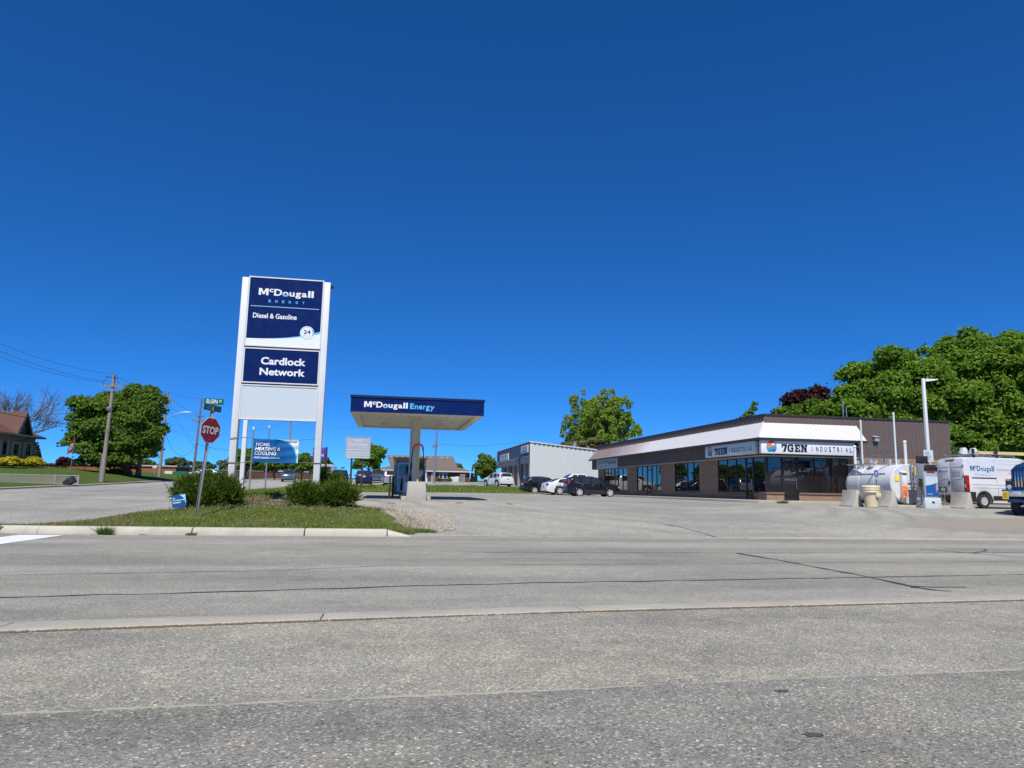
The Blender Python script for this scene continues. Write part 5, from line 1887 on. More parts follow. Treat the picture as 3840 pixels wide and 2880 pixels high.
RW = 'cars parked in the row behind the grass strip'
car('parked_car', 'black SUV seen from behind, leftmost in the row near the shop sign', 'car', -5.3, 83.6, R(92), var(SUV, W=1.84, paint='car_black', tail=(.22, .72, 1.0, .14, .16, .07), plate=.80), RW)
car('parked_car', 'dark navy SUV seen from behind the two-post shop sign', 'car', -2.65, 84.0, R(91), var(SUV, W=1.9, paint='car_navy', tail=(.20, .74, 1.05, .13, .13, .09), plate=.98, rail_mat='galv'), RW)
car('parked_car', 'silver minivan with large red tail lights beside the payment kiosk', 'minivan', .35, 84.4, R(93), var(MINIVAN, paint='car_silver'), RW)
car('parked_car', 'white hatchback half hidden behind the fuel dispenser', 'car', 3.45, 84.8, R(96), var(SUV, W=1.8, paint='car_white', clad=.3), RW)
car('parked_pickup', 'grey pickup truck facing the camera behind the row of cars', 'pickup truck', -1.5, 107.5, R(-88), var(PICKUP, paint='car_grey'))
car('driving_car', 'dark car facing the camera on the side street under the trees', 'car', -13.5, 103, R(-84), var(SUV, paint='car_grey', W=1.84, grille=(.42, .82, .62)))
car('parked_car', 'white compact SUV parked askew beside the white steel garage', 'car', 13.1, 85.5, R(112), var(SUV, paint='car_white', clad=.34, tail=(.17, .74, 1.24, .10, .06, .24)), z=1.70)
car('parked_car', 'small white car far behind the stop sign on the side street', 'car', -29.0, 122, R(180), var(SEDAN, paint='car_white'), z=2.2)

# ------------------------------------------------------------------ white service van
VAN = dict(L=6.0, W=2.05, r=.36, clear=.24, axles=(.95, 4.98), tumble=.075, paint='van_white', clad=.0, fround=.15, rround=.03, sharp=38,
           top=[(0, .70), (.04, .98), (.25, 1.16), (.7, 1.30), (.85, 1.36), (1.3, 1.85), (1.7, 2.24), (2.05, 2.43), (2.6, 2.53), (4.5, 2.555), (5.75, 2.53), (5.93, 2.46), (5.985, 2.30), (6.0, 2.1)],
           belt=[(0, .68), (.25, 1.05), (.9, 1.25), (5.9, 1.30), (6.0, 1.2)],
           windows=[[(1.25, 1.36), (2.2, 1.36), (2.2, 2.02), (1.85, 2.02)]], ws=(.92, 1.85), rim='steel', head=(.25, .82, 1.02, .16, .12, .13), grille=(.6, .85, .5), plate=0, mirror=(1.35, 1.45), mirror_mat='black_plastic')
vz = H(32, 33)
van = car('service_van', 'white high-roof service van with ladder rack and company lettering', 'van', 32.42, 33.48, R(0), VAN, z=vz)
hw, zt, zb, vw, VL = t_info[van.name]
def vside(off):
    return lambda a, c: (a, -(hw(VL / 2 - a, c) + off), c)
def vrear(off):
    return lambda a, c: (-VL / 2 - off, -a, c)
def curve_patch(poly, fn, ma, nm, par=van):
    b = MB()
    b.add([fn(a, c) for a, c in poly], [tuple(range(len(poly)))])
    return b.build(nm, ma, par)
vs_ = vside(.012)
logo_text(van, -2.62, -1.18, 1.83, 2.10, 0, 'banner_blue', world=False, fn=vs_)
for i, ch in enumerate('ENERGY'):
    text(ch, -2.35 + i * .19, -2.25 + i * .19, 1.60, 1.70, 0, 'brand_cyan', van, .01, fn=vs_)
text('HEATING & COOLING', -1.05, .55, 1.86, 1.96, 0, 'letter_grey', van, .01, fn=vs_)
text('SOLUTIONS', -.35, .5, 1.70, 1.79, 0, 'letter_grey', van, .01, fn=vs_)
for nm, z0_, z1_, x0, x1, ma in (('rub_strip', 1.46, 1.52, -2.58, -1.12, 'black_plastic'), ('body_crease', 2.20, 2.215, -2.7, 1.2, 'grey_panel'), ('body_crease', 1.16, 1.175, -2.62, 1.2, 'grey_panel'), ('body_crease', 1.00, 1.012, -2.62, 1.2, 'grey_panel'),
                             ('roof_crease', 2.36, 2.37, -2.8, 1.0, 'grey_panel')):
    curve_patch([(x0, z0_), (x1, z0_), (x1, z1_), (x0, z1_)], vside(.010), ma, nm)
for xx in (-1.12, .55):
    b = MB()
    b.tube([vside(.002)(xx, z_) for z_ in (.5, .9, 1.3, 1.8, 2.3, 2.44)], .008, 4)
    b.build('panel_seam', 'black_rubber', van)
# dark lower corner and side mouldings, wheel-arch lips
for x0, x1, z0_, z1_ in ((-2.99, -2.47, .32, .80), (-1.45, .9, .42, .62)):
    for sg in (-1, 1):
        b = MB()
        n_ = 5
        P = [(x0 + (x1 - x0) * i / n_, z_) for z_ in (z0_, z1_) for i in range(n_ + 1)]
        b.add([(a, sg * (vw(VL / 2 - a) + .012), c) for a, c in P], [(i, i + 1, n_ + 2 + i, n_ + 1 + i) for i in range(n_)])
        b.build('lower_moulding', 'black_plastic', van)
for ax in (.95, 4.98):
    for sg in (-1, 1):
        b = MB()
        o_, i_ = [], []
        for k in range(13):
            a = R(-8 + 196 * k / 12)
            for rad, lst in ((.50, o_), (.405, i_)):
                px_, pz_ = VL / 2 - ax + rad * math.cos(a), max(.30, .36 + rad * math.sin(a))
                lst.append((px_, sg * (vw(VL / 2 - px_) + .016), pz_))
        b.add(o_ + i_, [(k, k + 1, 14 + k, 13 + k) for k in range(12)])
        b.build('arch_lip', 'black_plastic', van)
# rear doors
b = MB()
b.box(-3.02, -2.96, -.97, .97, .34, .62)
b.build('rear_bumper', 'black_plastic', van, bevel=.02)
for y0, y1 in ((-.86, -.01), (.01, .86)):
    b = MB()
    b.box(-3.012, -2.99, y0, y1, .66, 2.28)
    d = b.build('rear_door', 'van_white', van, bevel=.015)
    b = MB()
    b.box(-3.018, -3.010, y0 + .06, y1 - .06, 1.42, 1.45)
    b.box(-3.018, -3.010, y0 + .06, y1 - .06, 2.02, 2.05)
    b.build('door_rib', 'van_white', d)
    for z_ in (.8, 1.6, 2.1):
        b = MB()
        yy = y0 - .03 if y0 < 0 - .5 else y1 + .03
        b.box(-3.03, -3.0, yy - .04, yy + .04, z_ - .04, z_ + .04)
        b.build('hinge', 'galv', d)
for sg in (-1, 1):
    b = MB()
    b.prism([(sg * .90, .82), (sg * 1.035, .82), (sg * 1.035, 1.60), (sg * .97, 1.62), (sg * .92, 1.5)], -3.015, -2.80, 'X')
    l_ = b.build('tail_light', 'lens_red', van, bevel=.015)
    b = MB()
    b.box(-3.022, -2.95, sg * .975 - .05, sg * .975 + .05, 1.0, 1.18)
    b.build('reverse_lens', 'lens_clear', l_)
b = MB()
b.box(-3.035, -3.01, .02, .14, 1.16, 1.34)
b.build('rear_handle', 'black_plastic', van, bevel=.02)
b = MB()
b.box(-3.03, -3.012, .28, .80, .78, 1.04)
pl_ = b.build('plate_recess', 'black_plastic', van, bevel=.01)
b = MB()
b.box(-3.038, -3.031, .38, .68, .84, .99)
b.build('plate', 'panel_white', pl_)
text('McDougall', -.75, -.15, 1.78, 1.88, 0, 'banner_blue', van, .02, fn=vrear(.022))
text('ENERGY', -.68, -.22, 1.69, 1.73, 0, 'brand_cyan', van, .0, fn=vrear(.022))
text('HVAC SOLUTIONS', .08, .72, 1.80, 1.86, 0, 'letter_grey', van, .0, fn=vrear(.022))
for z_ in (1.72, 1.60):
    curve_patch([(.15, z_), (.72, z_), (.72, z_ + .03), (.15, z_ + .03)], vrear(.022), 'letter_grey', 'small_print')
b = MB()
b.box(-3.0, -2.9, -.3, .3, 2.36, 2.42)
b.build('brake_light', 'lens_red', van, bevel=.01)
# roof rack
van.scale = (1, 1, 1.045)
rk = None
b = MB()
for x_ in (-2.4, -1.2, .2):
    b.box(x_ - .03, x_ + .03, -.85, .85, 2.64, 2.69)
    for sg in (-1, 1):
        b.box(x_ - .03, x_ + .03, sg * .80 - .03, sg * .80 + .03, 2.52, 2.66)
for sg in (-1, 1):
    b.box(-2.6, .4, sg * .85 - .02, sg * .85 + .02, 2.66, 2.70)
rk = b.build('roof_rack', 'galv', van, bevel=.008)
b = MB()
b.tube([(-2.45, -.3, 2.66), (-2.7, -.3, 2.72), (-2.98, -.3, 2.70)], .03, 6)
b.box(-2.3, -2.2, -.86, -.74, 2.5, 2.95)
b.box(-.9, -.82, -.86, -.74, 2.5, 3.0)
b.box(-2.25, -2.2, .3, .4, 2.6, 3.0)
b.build('clamp', 'dark_metal', rk, bevel=.01)
lad = thing('ladder', 'tan fibreglass ladder strapped on the service van roof', 'ladder', (32.42 - .6, 33.48 - .4, vz + 2.82))
b = MB()
for yy in (-.62, -.28):
    b.box(-1.75, 1.45, yy - .015, yy + .015, 2.72, 2.86)
b.build('rail', 'ladder_fibre', lad).matrix_parent_inverse = Matrix.Translation((.6, .4, -2.70))
for i in range(10):
    b = MB()
    x_ = -1.6 + i * .32
    b.cyl((x_, -.60, 2.79), (x_, -.30, 2.79), .016, n=6)
    b.build('rung', 'galv', lad).matrix_parent_inverse = Matrix.Translation((.6, .4, -2.70))
for i, (xa, dx) in enumerate(((-1.95, .20), (-1.35, .20))):
    c = thing('vent_hood', ('left' if i == 0 else 'right') + ' of two white hoods standing on the van roof rack', 'hood', (32.42 + xa, 33.48 + .2, vz + 2.81), group='white hoods on the van roof')
    b = MB()
    b.prism([(-.20, 0), (.20, 0), (.16, .30), (.06, .40), (-.02, .38)], -.15, .15, 'Y')
    b.build('shell', 'van_white', c, bevel=.03)

# ------------------------------------------------------------------ blue heavy truck at the right edge
tx, ty = 27.9, 27.0
tz_ = H(tx, ty) + .006
tr = thing('heavy_truck', 'dark blue heavy truck with chrome slat grille and bumper at the right edge', 'truck', (tx, ty, tz_), R(203))
TW = 1.2
b = MB()
def tsec(x, hw_, z0, z1, rad):
    return [(x, -hw_, z0), (x, -hw_, z1 - rad), (x, -hw_ + rad, z1), (x, hw_ - rad, z1), (x, hw_, z1 - rad), (x, hw_, z0)]
secs = [tsec(.0, .90, 1.2, 2.22, .15), tsec(-.25, .95, 1.15, 2.32, .17), tsec(-1.0, 1.0, 1.1, 2.46, .18), tsec(-1.7, 1.06, 1.0, 2.56, .2)]
for s_ in secs:
    b.v += s_
for i in range(3):
    for k in range(5):
        b.f.append((i * 6 + k, i * 6 + k + 1, (i + 1) * 6 + k + 1, (i + 1) * 6 + k))
        b.mi.append(0)
b.f += [(5, 4, 3, 2, 1, 0), (18, 19, 20, 21, 22, 23)]
b.mi += [0, 0]
b.build('hood', 'truck_blue', tr, bevel=.03, smooth=35)
b = MB()
b.box(-.02, .03, -.80, .80, 1.32, 2.10)
g_ = b.build('grille', 'black_plastic', tr, bevel=.02)
for i in range(13):
    b = MB()
    y_ = -.72 + i * .12
    b.box(.03, .06, y_ - .03, y_ + .03, 1.34, 2.06)
    b.build('grille_bar', 'chrome', g_, bevel=.008)
b = MB()
for q in ((-.80, .80, 2.07, 2.13), (-.80, .80, 1.27, 1.33), (-.86, -.80, 1.27, 2.13), (.80, .86, 1.27, 2.13)):
    b.box(-.01, .065, *q)
b.build('grille_frame', 'truck_blue', g_, bevel=.012)
for sg in (-1, 1):
    # fender with headlight
    b = MB()
    n_ = 14
    for y_ in (sg * .52, sg * 1.16):
        for k in range(n_ + 1):
            a = R(8 + 172 * k / n_)
            b.v.append((-.75 + .66 * math.cos(a), y_, .55 + .66 * math.sin(a)))
    for k in range(n_):
        b.f.append((k, k + 1, n_ + 2 + k, n_ + 1 + k))
        b.mi.append(0)
    b.box(-.40, -.03, min(sg * .8, sg * 1.16), max(sg * .8, sg * 1.16), 1.15, 1.62)
    b.build('fender', 'truck_blue', tr, smooth=40)
    b = MB()
    b.box(-.03, .02, sg * 1.01 - .13, sg * 1.01 + .13, 1.20, 1.52)
    pod = b.build('headlight_pod', 'black_plastic', tr, bevel=.03)
    b = MB()
    b.cyl((.015, sg * 1.0, 1.34), (.045, sg * 1.0, 1.34), .10, .09, n=18)
    b.build('headlight', 'lens_clear', pod, smooth=40)
    b = MB()
    b.box(-.18, .0, sg * 1.03 - .13, sg * 1.03 + .13, 1.60, 1.70)
    b.build('turn_lamp', 'lens_amber', tr, bevel=.03)
    # wheel
    b = MB()
    b.lathe([(.28, -.15), (.47, -.16), (.52, -.11), (.53, 0), (.52, .11), (.47, .16), (.28, .15)], (-.78, sg * .98, .53), 'Y', 36, caps=False)
    wv_ = b.build('wheel', 'tyre', tr, smooth=35)
    b = MB()
    b.lathe([(.29, -.10), (.29, .12), (.22, .10), (.12, .16), (.04, .17)], (-.78, sg * .98, .53), 'Y', 24)
    b.build('rim', 'chrome', wv_, smooth=35)
b = MB()
b.prism([(.18, .90), (.30, .92), (.32, 1.20), (.22, 1.23), (.12, 1.21)], -1.2, 1.2, 'X')
b.v = [(v[1], v[0], v[2]) for v in b.v]
bp = b.build('bumper', 'chrome', tr, bevel=.02)
b = MB()
b.box(.325, .335, -1.17, -.93, .80, 1.14)
b.build('yellow_placard', 'plate_yellow', bp)
b = MB()
for k in range(4):
    b.box(.336, .339, -1.14, -.96, .86 + k * .065, .885 + k * .065)
b.build('placard_text', 'letter_ink', bp)
b = MB()
b.box(.28, .34, -.80, -.45, .94, 1.14)
b.build('fog_lamp', 'lens_clear', bp, bevel=.03)
b = MB()
b.add([(.345, -.22, 1.05), (.345, -.02, 1.25), (.345, .18, 1.05), (.345, -.02, .85)], [(0, 1, 2, 3)])
b.build('red_placard', 'flag_red', bp)
b = MB()
b.box(-3.7, -1.72, -1.15, 1.15, .9, 2.5)
b.prism([(-1.15, 2.502), (1.15, 2.502), (1.02, 3.3), (-1.02, 3.3)], -3.7, -1.95, 'X')
b.build('cab', 'truck_blue', tr, bevel=.05)
b = MB()
b.box(-1.95, -1.94, -.95, .95, 2.56, 3.15)
b.build('windshield', 'car_glass', tr)
b = MB()
b.box(-8.5, -3.72, -.5, .5, .75, 1.05)
b.box(-.3, -3.72, -.45, .45, .6, .9)
b.build('chassis', 'black_rubber', tr)
b = MB()
b.cyl((-3.9, 0, 1.95), (-8.6, 0, 1.95), .92, n=28)
b.build('load_tank', 'chrome', tr, smooth=40)
for xx in (-6.4, -7.6):
    for sg in (-1, 1):
        b = MB()
        b.lathe([(.28, -.25), (.47, -.26), (.53, -.18), (.53, .18), (.47, .26), (.28, .25)], (xx, sg * .9, .53), 'Y', 28)
        b.build('wheel', 'tyre', tr, smooth=35)

# ------------------------------------------------------------------ bulk tank corner
TX, TY0, TY1, TZ, TR = 26.5, 33.0, 36.9, 2.10, 1.02
tk = thing('fuel_tank', 'horizontal white bulk fuel tank beside the front of the brown building', 'tank', (TX, 35, H(TX, 35)))
b = MB()
b.lathe([(.05, TY0 - .0), (TR - .03, TY0), (TR, TY0 + .04), (TR, TY1 - .5), (TR * .97, TY1 - .25), (TR * .84, TY1 - .02), (TR * .5, TY1 + .2), (.05, TY1 + .28)], (TX, 0, TZ), 'Y', 48)
shell = b.build('shell', 'tank_white', tk, smooth=35, world=True)
b = MB()
for y_ in (34.35, 35.6):
    b.lathe([(TR + .001, y_ - .03), (TR + .012, y_ - .02), (TR + .012, y_ + .02), (TR + .001, y_ + .03)], (TX, 0, TZ), 'Y', 48)
b.build('weld_band', 'tank_white', shell, smooth=35, world=True)
for y_ in (33.6, 36.2):
    b = MB()
    b.prism([(TX - .85, .9), (TX + .85, .9), (TX + .8, 1.45), (TX - .8, 1.45)], y_ - .12, y_ + .12, 'Y')
    b.build('saddle', 'barrier_concrete', tk, world=True)
b = MB()
b.box(TX - 1.3, TX + 1.7, 32.2, 37.6, H(TX, 34) - .1, H(TX, 34) + .10)
b.build('pad', 'barrier_concrete', tk, bevel=.02, world=True)
b = MB()
b.box(26.02, 26.30, 32.80, 32.99, 1.15, 2.66)
b.prism([(32.70, 2.66), (32.99, 2.76), (32.99, 2.66)], 26.0, 26.34, 'X')
b.build('gauge_cabinet', 'white_paint', tk, bevel=.015, world=True)
b = MB()
b.box(25.74, 25.95, 32.965, 32.995, 2.24, 2.50)
b.build('yellow_placard', 'plate_yellow', tk, world=True)
b = MB()
for yy, zz_ in ((32.9, 2.25), (32.9, 1.9)):
    b.box(26.3, 27.2, yy - .02, yy + .02, zz_ - .02, zz_ + .02)
b.build('pipe_rail', 'grey_panel', tk, world=True)
b = MB()
b.tube([(26.62, 32.9, 3.12), (26.62, 32.85, 2.4), (26.66, 32.85, 1.8), (26.70, 32.85, 1.25)], .045, 8)
b.tube([(26.80, 32.9, 3.10), (26.82, 32.86, 2.5), (26.80, 32.84, 1.9), (26.95, 32.7, 1.5)], .03, 8)
b.build('supply_pipe', 'galv', tk, smooth=40, world=True)
b = MB()
b.cyl((26.78, 32.78, 2.55), (26.78, 32.78, 3.0), .05, n=10)
b.build('valve', 'safety_yellow', tk, smooth=40, world=True)
b = MB()
b.box(25.3, 27.5, 34.0, 34.06, 3.13, 3.19)
b.box(24.9 + .6, 27.6, 35.9, 35.96, 3.13, 3.19)
b.box(25.5, 25.56, 33.2, 36.5, 3.12, 3.18)
for x_, y_, r_, h_2 in ((25.9, 35.0, .12, .3), (26.3, 35.2, .15, .26), (26.7, 35.0, .1, .35), (26.2, 33.9, .09, .3), (26.9, 34.2, .13, .28), (26.0, 36.2, .12, .3)):
    b.cyl((x_, y_, 3.0), (x_, y_, 3.12 + h_2), r_, n=12)
b.build('top_fittings', 'grey_panel', tk, world=True)
for x_, y_, r_, z1_ in ((25.55, 35.2, .045, 5.48), (26.35, 33.6, .048, 5.77), (25.6, 35.9, .08, 4.12), (27.0, 33.7, .08, 4.30)):
    b = MB()
    b.cyl((x_, y_, 2.9), (x_, y_, z1_), r_, n=12)
    b.cyl((x_, y_, z1_), (x_, y_, z1_ + .10), r_ * 1.3, r_ * .9, n=12)
    b.build('vent_pipe', 'white_paint', tk, smooth=40, world=True)
cw = MB()
for x_ in (26.0, 26.75, 27.5):
    for y_ in (35.0, 36.0):
        cw.cyl((x_, y_, 3.1), (x_, y_, 4.15), .022, n=6)
for y_ in (35.0, 36.0):
    for z_ in (3.65, 4.15):
        cw.cyl((25.7 if z_ > 4 else 26.0, y_, z_), (27.7, y_, z_), .022, n=6)
    cw.cyl((25.7, y_, 4.15), (26.1, y_, 3.3), .022, n=6)
    cw.cyl((27.5, y_, 4.15), (28.3, y_, 3.1), .022, n=6)
cw.build('catwalk_rail', 'galv_dark', tk, world=True)
# flat-bar steel steps
stp = thing('steel_steps', 'grey steel steps with sloping handrails beside the blue pump', 'steps', (27.8, 32.6, H(27.8, 32.6)))
b = MB()
for y_ in (32.3, 32.9):
    b.cyl((27.15, y_, 2.6), (27.95, y_, 1.9), .022, n=6)
    b.cyl((27.95, y_, 1.9), (28.0, y_, .95), .022, n=6)
    b.cyl((27.15, y_, 2.05), (28.15, y_, 1.1), .022, n=6)
    b.cyl((27.15, y_, 1.6), (28.25, y_, .94), .025, n=6)
    b.cyl((27.18, y_, 2.6), (27.18, y_, .95), .022, n=6)
b.build('handrail', 'galv', stp, world=True)
for k in range(4):
    b = MB()
    b.box(27.25 + k * .22, 27.47 + k * .22, 32.32, 32.88, 1.62 - k * .17, 1.65 - k * .17)
    b.build('tread', 'galv_dark', stp, world=True)
# dispenser
dz0 = H(26.6, 32)
dp = thing('fuel_dispenser', 'grey fuel dispenser with a blue and white front beside the bulk tank', 'fuel pump', (26.66, 31.95, dz0))
b = MB()
b.box(26.22, 27.12, 31.55, 32.18, dz0 - .05, 1.42)
b.build('base', 'panel_white', dp, bevel=.015, world=True)
b = MB()
b.box(26.60, 26.74, 31.535, 31.548, 1.15, 1.24)
b.build('latch', 'dark_metal', dp, world=True)
b = MB()
b.box(26.28, 27.06, 31.62, 32.15, 1.422, 3.06)
b.build('housing', 'grey_panel', dp, bevel=.02, world=True)
b = MB()
b.box(26.34, 27.04, 31.595, 31.618, 1.50, 2.46)
fp = b.build('front_panel', 'panel_white', dp, world=True)
n_ = 12
flat(strip_poly([(26.34 + .70 * i / n_, 2.02 + .16 * (i / n_) ** 1.6) for i in range(n_ + 1)], [(26.34 + .70 * i / n_, 1.50) for i in range(n_ + 1)]), 31.590, 'pump_blue', fp, 'blue_swoosh', world=True)
flat(strip_poly([(26.34 + .70 * i / n_, 2.035 + .175 * (i / n_) ** 1.6) for i in range(n_ + 1)], [(26.34 + .70 * i / n_, 2.02 + .16 * (i / n_) ** 1.6) for i in range(n_ + 1)]), 31.590, 'brand_pale', fp, 'pale_swoosh', world=True)
text('McDougall', 26.40, 26.70, 1.57, 1.625, 31.586, 'letter_white', fp, .02, world=True)
b = MB()
b.box(26.90, 26.935, 31.585, 31.589, 1.68, 2.06)
b.build('red_print', 'logo_orange', fp, world=True)
b = MB()
b.box(26.955, 26.985, 31.585, 31.589, 1.80, 2.14)
b.build('white_print', 'letter_white', fp, world=True)
b = MB()
b.box(26.30, 27.05, 31.58, 31.618, 2.76, 3.05)
hd = b.build('display_head', 'black_plastic', dp, bevel=.008, world=True)
b = MB()
b.box(26.45, 26.9, 31.572, 31.579, 2.70, 2.76)
b.build('red_band', 'lens_red', hd, world=True)
for s_, xa in (('7', 26.34), ('6', 26.97)):
    text(s_, xa, xa + .035, 2.95, 3.01, 31.572, 'letter_white', hd, .01, world=True)
b = MB()
b.box(26.20, 26.275, 31.70, 31.9, 1.95, 2.35)
b.tube([(26.2, 31.75, 2.3), (26.08, 31.7, 2.25), (26.02, 31.7, 2.05)], .03, 6)
b.build('nozzle', 'dark_metal', dp, bevel=.008, world=True)
for pts in (((26.1, 31.72, 2.2), (26.12, 31.6, 1.7), (25.95, 31.5, 1.3), (25.6, 31.6, 1.12), (25.2, 31.9, 1.08)), ((26.2, 31.7, 1.95), (26.15, 31.5, 1.5), (25.8, 31.3, 1.1), (25.55, 31.3, .98))):
    b = MB()
    q = []
    for i in range(len(pts) - 1):
        for k in range(4):
            q.append(Vector(pts[i]).lerp(Vector(pts[i + 1]), k / 4))
    q.append(pts[-1])
    b.tube(q, .02, 8)
    b.build('hose', 'black_rubber', dp, smooth=60, world=True)
scr = thing('display_screen', 'small black screen panel above the blue pump', 'screen', (26.5, 32.9, 3.1))
b = MB()
b.box(27.05, 27.72, 32.98, 33.04, 3.17, 3.56)
b.cyl((27.4, 33.03, 2.0), (27.4, 33.03, 3.2), .03, n=8)
b.build('screen', 'black_plastic', scr, bevel=.008, world=True)
bagm = MB()
N = 10
for j in range(11):
    v = j / 10
    for i in range(N + 1):
        u = i / N
        wd = .34 * (1 - .15 * v) * (.75 + .25 * math.sin(min(1, v * 4) * math.pi / 2))
        bagm.v.append((25.98 + (u - .5) * 2 * wd * .5 + .02 * math.sin(j), 32.62 - .06 * math.sin(math.pi * u) - .02 * math.sin(u * 17 + j), 1.98 - .58 * v))
for j in range(10):
    for i in range(N):
        bagm.f.append((j * (N + 1) + i, j * (N + 1) + i + 1, (j + 1) * (N + 1) + i + 1, (j + 1) * (N + 1) + i))
        bagm.mi.append(0)
bg_t = thing('safety_bag', 'orange cloth bag hanging in front of the bulk tank end', 'bag', (25.98, 32.6, 1.4))
bagm.build('cloth', 'bag_orange', bg_t, smooth=70, world=True)
b = MB()
b.tube([(25.9, 32.6, 1.95), (25.98, 32.7, 2.2), (26.05, 32.6, 1.95)], .012, 6)
b.build('strap', 'bag_orange', bg_t, world=True)
b = MB()
for k in range(3):
    b.box(25.90, 26.06, 32.53, 32.534, 1.55 + k * .09, 1.58 + k * .09)
b.build('print', 'logo_orange', bg_t, world=True)
# jersey barriers
prof = [(-.30, -.05), (.30, -.05), (.30, .07), (.17, .25), (.085, .82), (-.085, .82), (-.17, .25), (-.30, .07)]
for x_, y_, lb in ((22.98, 32.15, 'short concrete barrier on the left, behind the cream drum'), (24.80, 31.95, 'short concrete barrier between the cream drum and the blue pump'), (28.78, 31.6, 'short concrete barrier behind the white van wheel')):
    z_ = H(x_, y_)
    b = MB()
    b.prism(prof, 0, 1.1, 'Y')
    o = b.build('concrete_barrier', 'barrier_concrete', bevel=.02)
    o.location = (x_, y_, z_)
    tag(o, lb, 'barrier', 'short concrete barriers at the bulk tank')
    b = MB()
    b.tube([(-.08, .55, .8), (-.06, .55, .88), (.0, .55, .90), (.06, .55, .88), (.08, .55, .8)], .012, 6)
    b.build('lifting_loop', 'manhole_rust', o)
dr = thing('spill_drum', 'cream plastic spill-kit drum with ribbed lid between the barriers', 'drum', (23.30, 31.6, H(23.3, 31.6)))
b = MB()
b.lathe([(.27, .0), (.29, .02), (.325, .5), (.345, .72), (.36, .74)], (0, 0, 0), n=28)
b.build('body', 'drum_cream', dr, smooth=40)
b = MB()
b.lathe([(.40, .70), (.42, .74), (.40, .79), (.41, .83), (.43, .86), (.41, .90), (.42, .94), (.43, .98), (.40, 1.03), (.36, 1.06), (.02, 1.07)], (0, 0, 0), n=28)
b.build('lid', 'drum_cream', dr, smooth=30)
b = MB()
b.box(-.02, .25, -.42, -.30, .50, .70)
lbl = b.build('label_box', 'drum_cream', dr, bevel=.02)
b = MB()
b.add([(.06, -.424, .56), (.17, -.424, .56), (.115, -.424, .65)], [(0, 1, 2)])
b.build('warning_mark', 'safety_yellow', lbl)
ac = thing('accessible_sign', 'blue accessible-parking sign on a thin post before the white tank', 'sign', (24.75, 33.1, H(24.75, 33.1)))
b = MB()
b.box(-.02, .02, -.01, .02, -.1, 1.85)
b.build('post', 'galv_dark', ac)
b = MB()
b.box(-.10, .10, -.02, -.012, 1.52, 1.84)
pl_ = b.build('plate', 'access_blue', ac)
flat(circ(.0, 1.64, .055), -.025, 'letter_white', pl_, 'wheelchair_mark')
flat(circ(.0, 1.64, .038), -.027, 'access_blue', pl_, 'wheelchair_mark')
flat([(-.03, 1.66), (.01, 1.66), (.02, 1.76), (-.02, 1.78)], -.028, 'letter_white', pl_, 'wheelchair_mark')
b = MB()
b.box(-.09, .09, -.02, -.012, 1.36, 1.48)
b.build('small_plate', 'grey_panel', ac)
pr_ = thing('price_notice', 'white printed notice board on a post behind the blue pump', 'sign', (29.05, 34.5, H(29, 34.5)))
b = MB()
b.box(28.98, 29.06, 34.52, 34.58, .9, 3.6)
b.build('post', 'galv', pr_, world=True)
b = MB()
b.box(28.76, 29.34, 34.49, 34.51, 3.36, 3.99)
pl_ = b.build('board', 'panel_white', pr_, world=True)
b = MB()
for k in range(7):
    xa = 28.82 + random.uniform(0, .05)
    b.box(xa, xa + random.uniform(.25, .42), 34.484, 34.489, 3.44 + k * .07, 3.465 + k * .07)
b.build('print', 'letter_grey', pl_, world=True)
lp = thing('lot_lamp', 'tall square white lamp post with flat arm behind the pumps', 'street lamp', (29.45, 35.0, H(29, 35)))
b = MB()
b.add([(29.45 + sx * (.10 if z_ < 2 else .07), 35 + sy * (.10 if z_ < 2 else .07), z_) for z_ in (.85, 8.05) for sx, sy in ((-1, -1), (1, -1), (1, 1), (-1, 1))], [(0, 3, 2, 1), (4, 5, 6, 7), (0, 1, 5, 4), (1, 2, 6, 5), (2, 3, 7, 6), (3, 0, 4, 7)])
b.build('pole', 'white_paint', lp, bevel=.015, world=True)
b = MB()
b.prism([(29.55, 7.86), (29.55, 8.02), (30.32, 8.04), (30.34, 8.0), (30.0, 7.92)], 34.88, 35.12, 'Y')
b.build('lamp_head', 'lamp_white', lp, bevel=.015, world=True)
b = MB()
b.box(29.25, 29.65, 34.8, 35.2, .8, 1.15)
b.build('footing', 'barrier_concrete', lp, bevel=.02, world=True)

# ------------------------------------------------------------------ signs in the background
dd = thing('shop_sign_board', 'faded two-post rad shop sign with empty message board on the grass strip', 'sign', (-2.95, 70, H(-3, 70)))
for x in (-3.47, -2.45):
    b = MB()
    b.box(x - .09, x + .09, 69.98, 70.16, H(x, 70) - .2, 4.06)
    b.build('post', 'brown_trim', dd, world=True)
b = MB()
b.box(-4.11, -1.76, 69.92, 70.2, 4.08, 6.15)
bx_ = b.build('cabinet', 'panel_white', dd, bevel=.02, world=True)
b = MB()
b.box(-4.03, -1.84, 69.905, 69.918, 4.74, 6.08)
fc = b.build('face', 'faded_blue', bx_, world=True)
b = MB()
for q in ((-4.11, -1.76, 6.09, 6.15), (-4.11, -4.04, 4.08, 6.09), (-1.83, -1.76, 4.08, 6.09), (-4.04, -1.83, 4.08, 4.14)):
    b.box(q[0], q[1], 69.88, 69.92, q[2], q[3])
b.build('frame', 'frame_alu', bx_, world=True)
text('D&D', -3.32, -2.55, 5.68, 5.93, 69.90, 'panel_white', fc, .02, world=True)
text('the', -3.84, -3.62, 5.58, 5.70, 69.90, 'panel_white', fc, .02, world=True)
text('Rad Shop', -3.82, -2.08, 5.23, 5.52, 69.90, 'panel_white', fc, .03, world=True)
b = MB()
b.box(-3.8, -3.4, 69.896, 69.902, 5.80, 5.82)
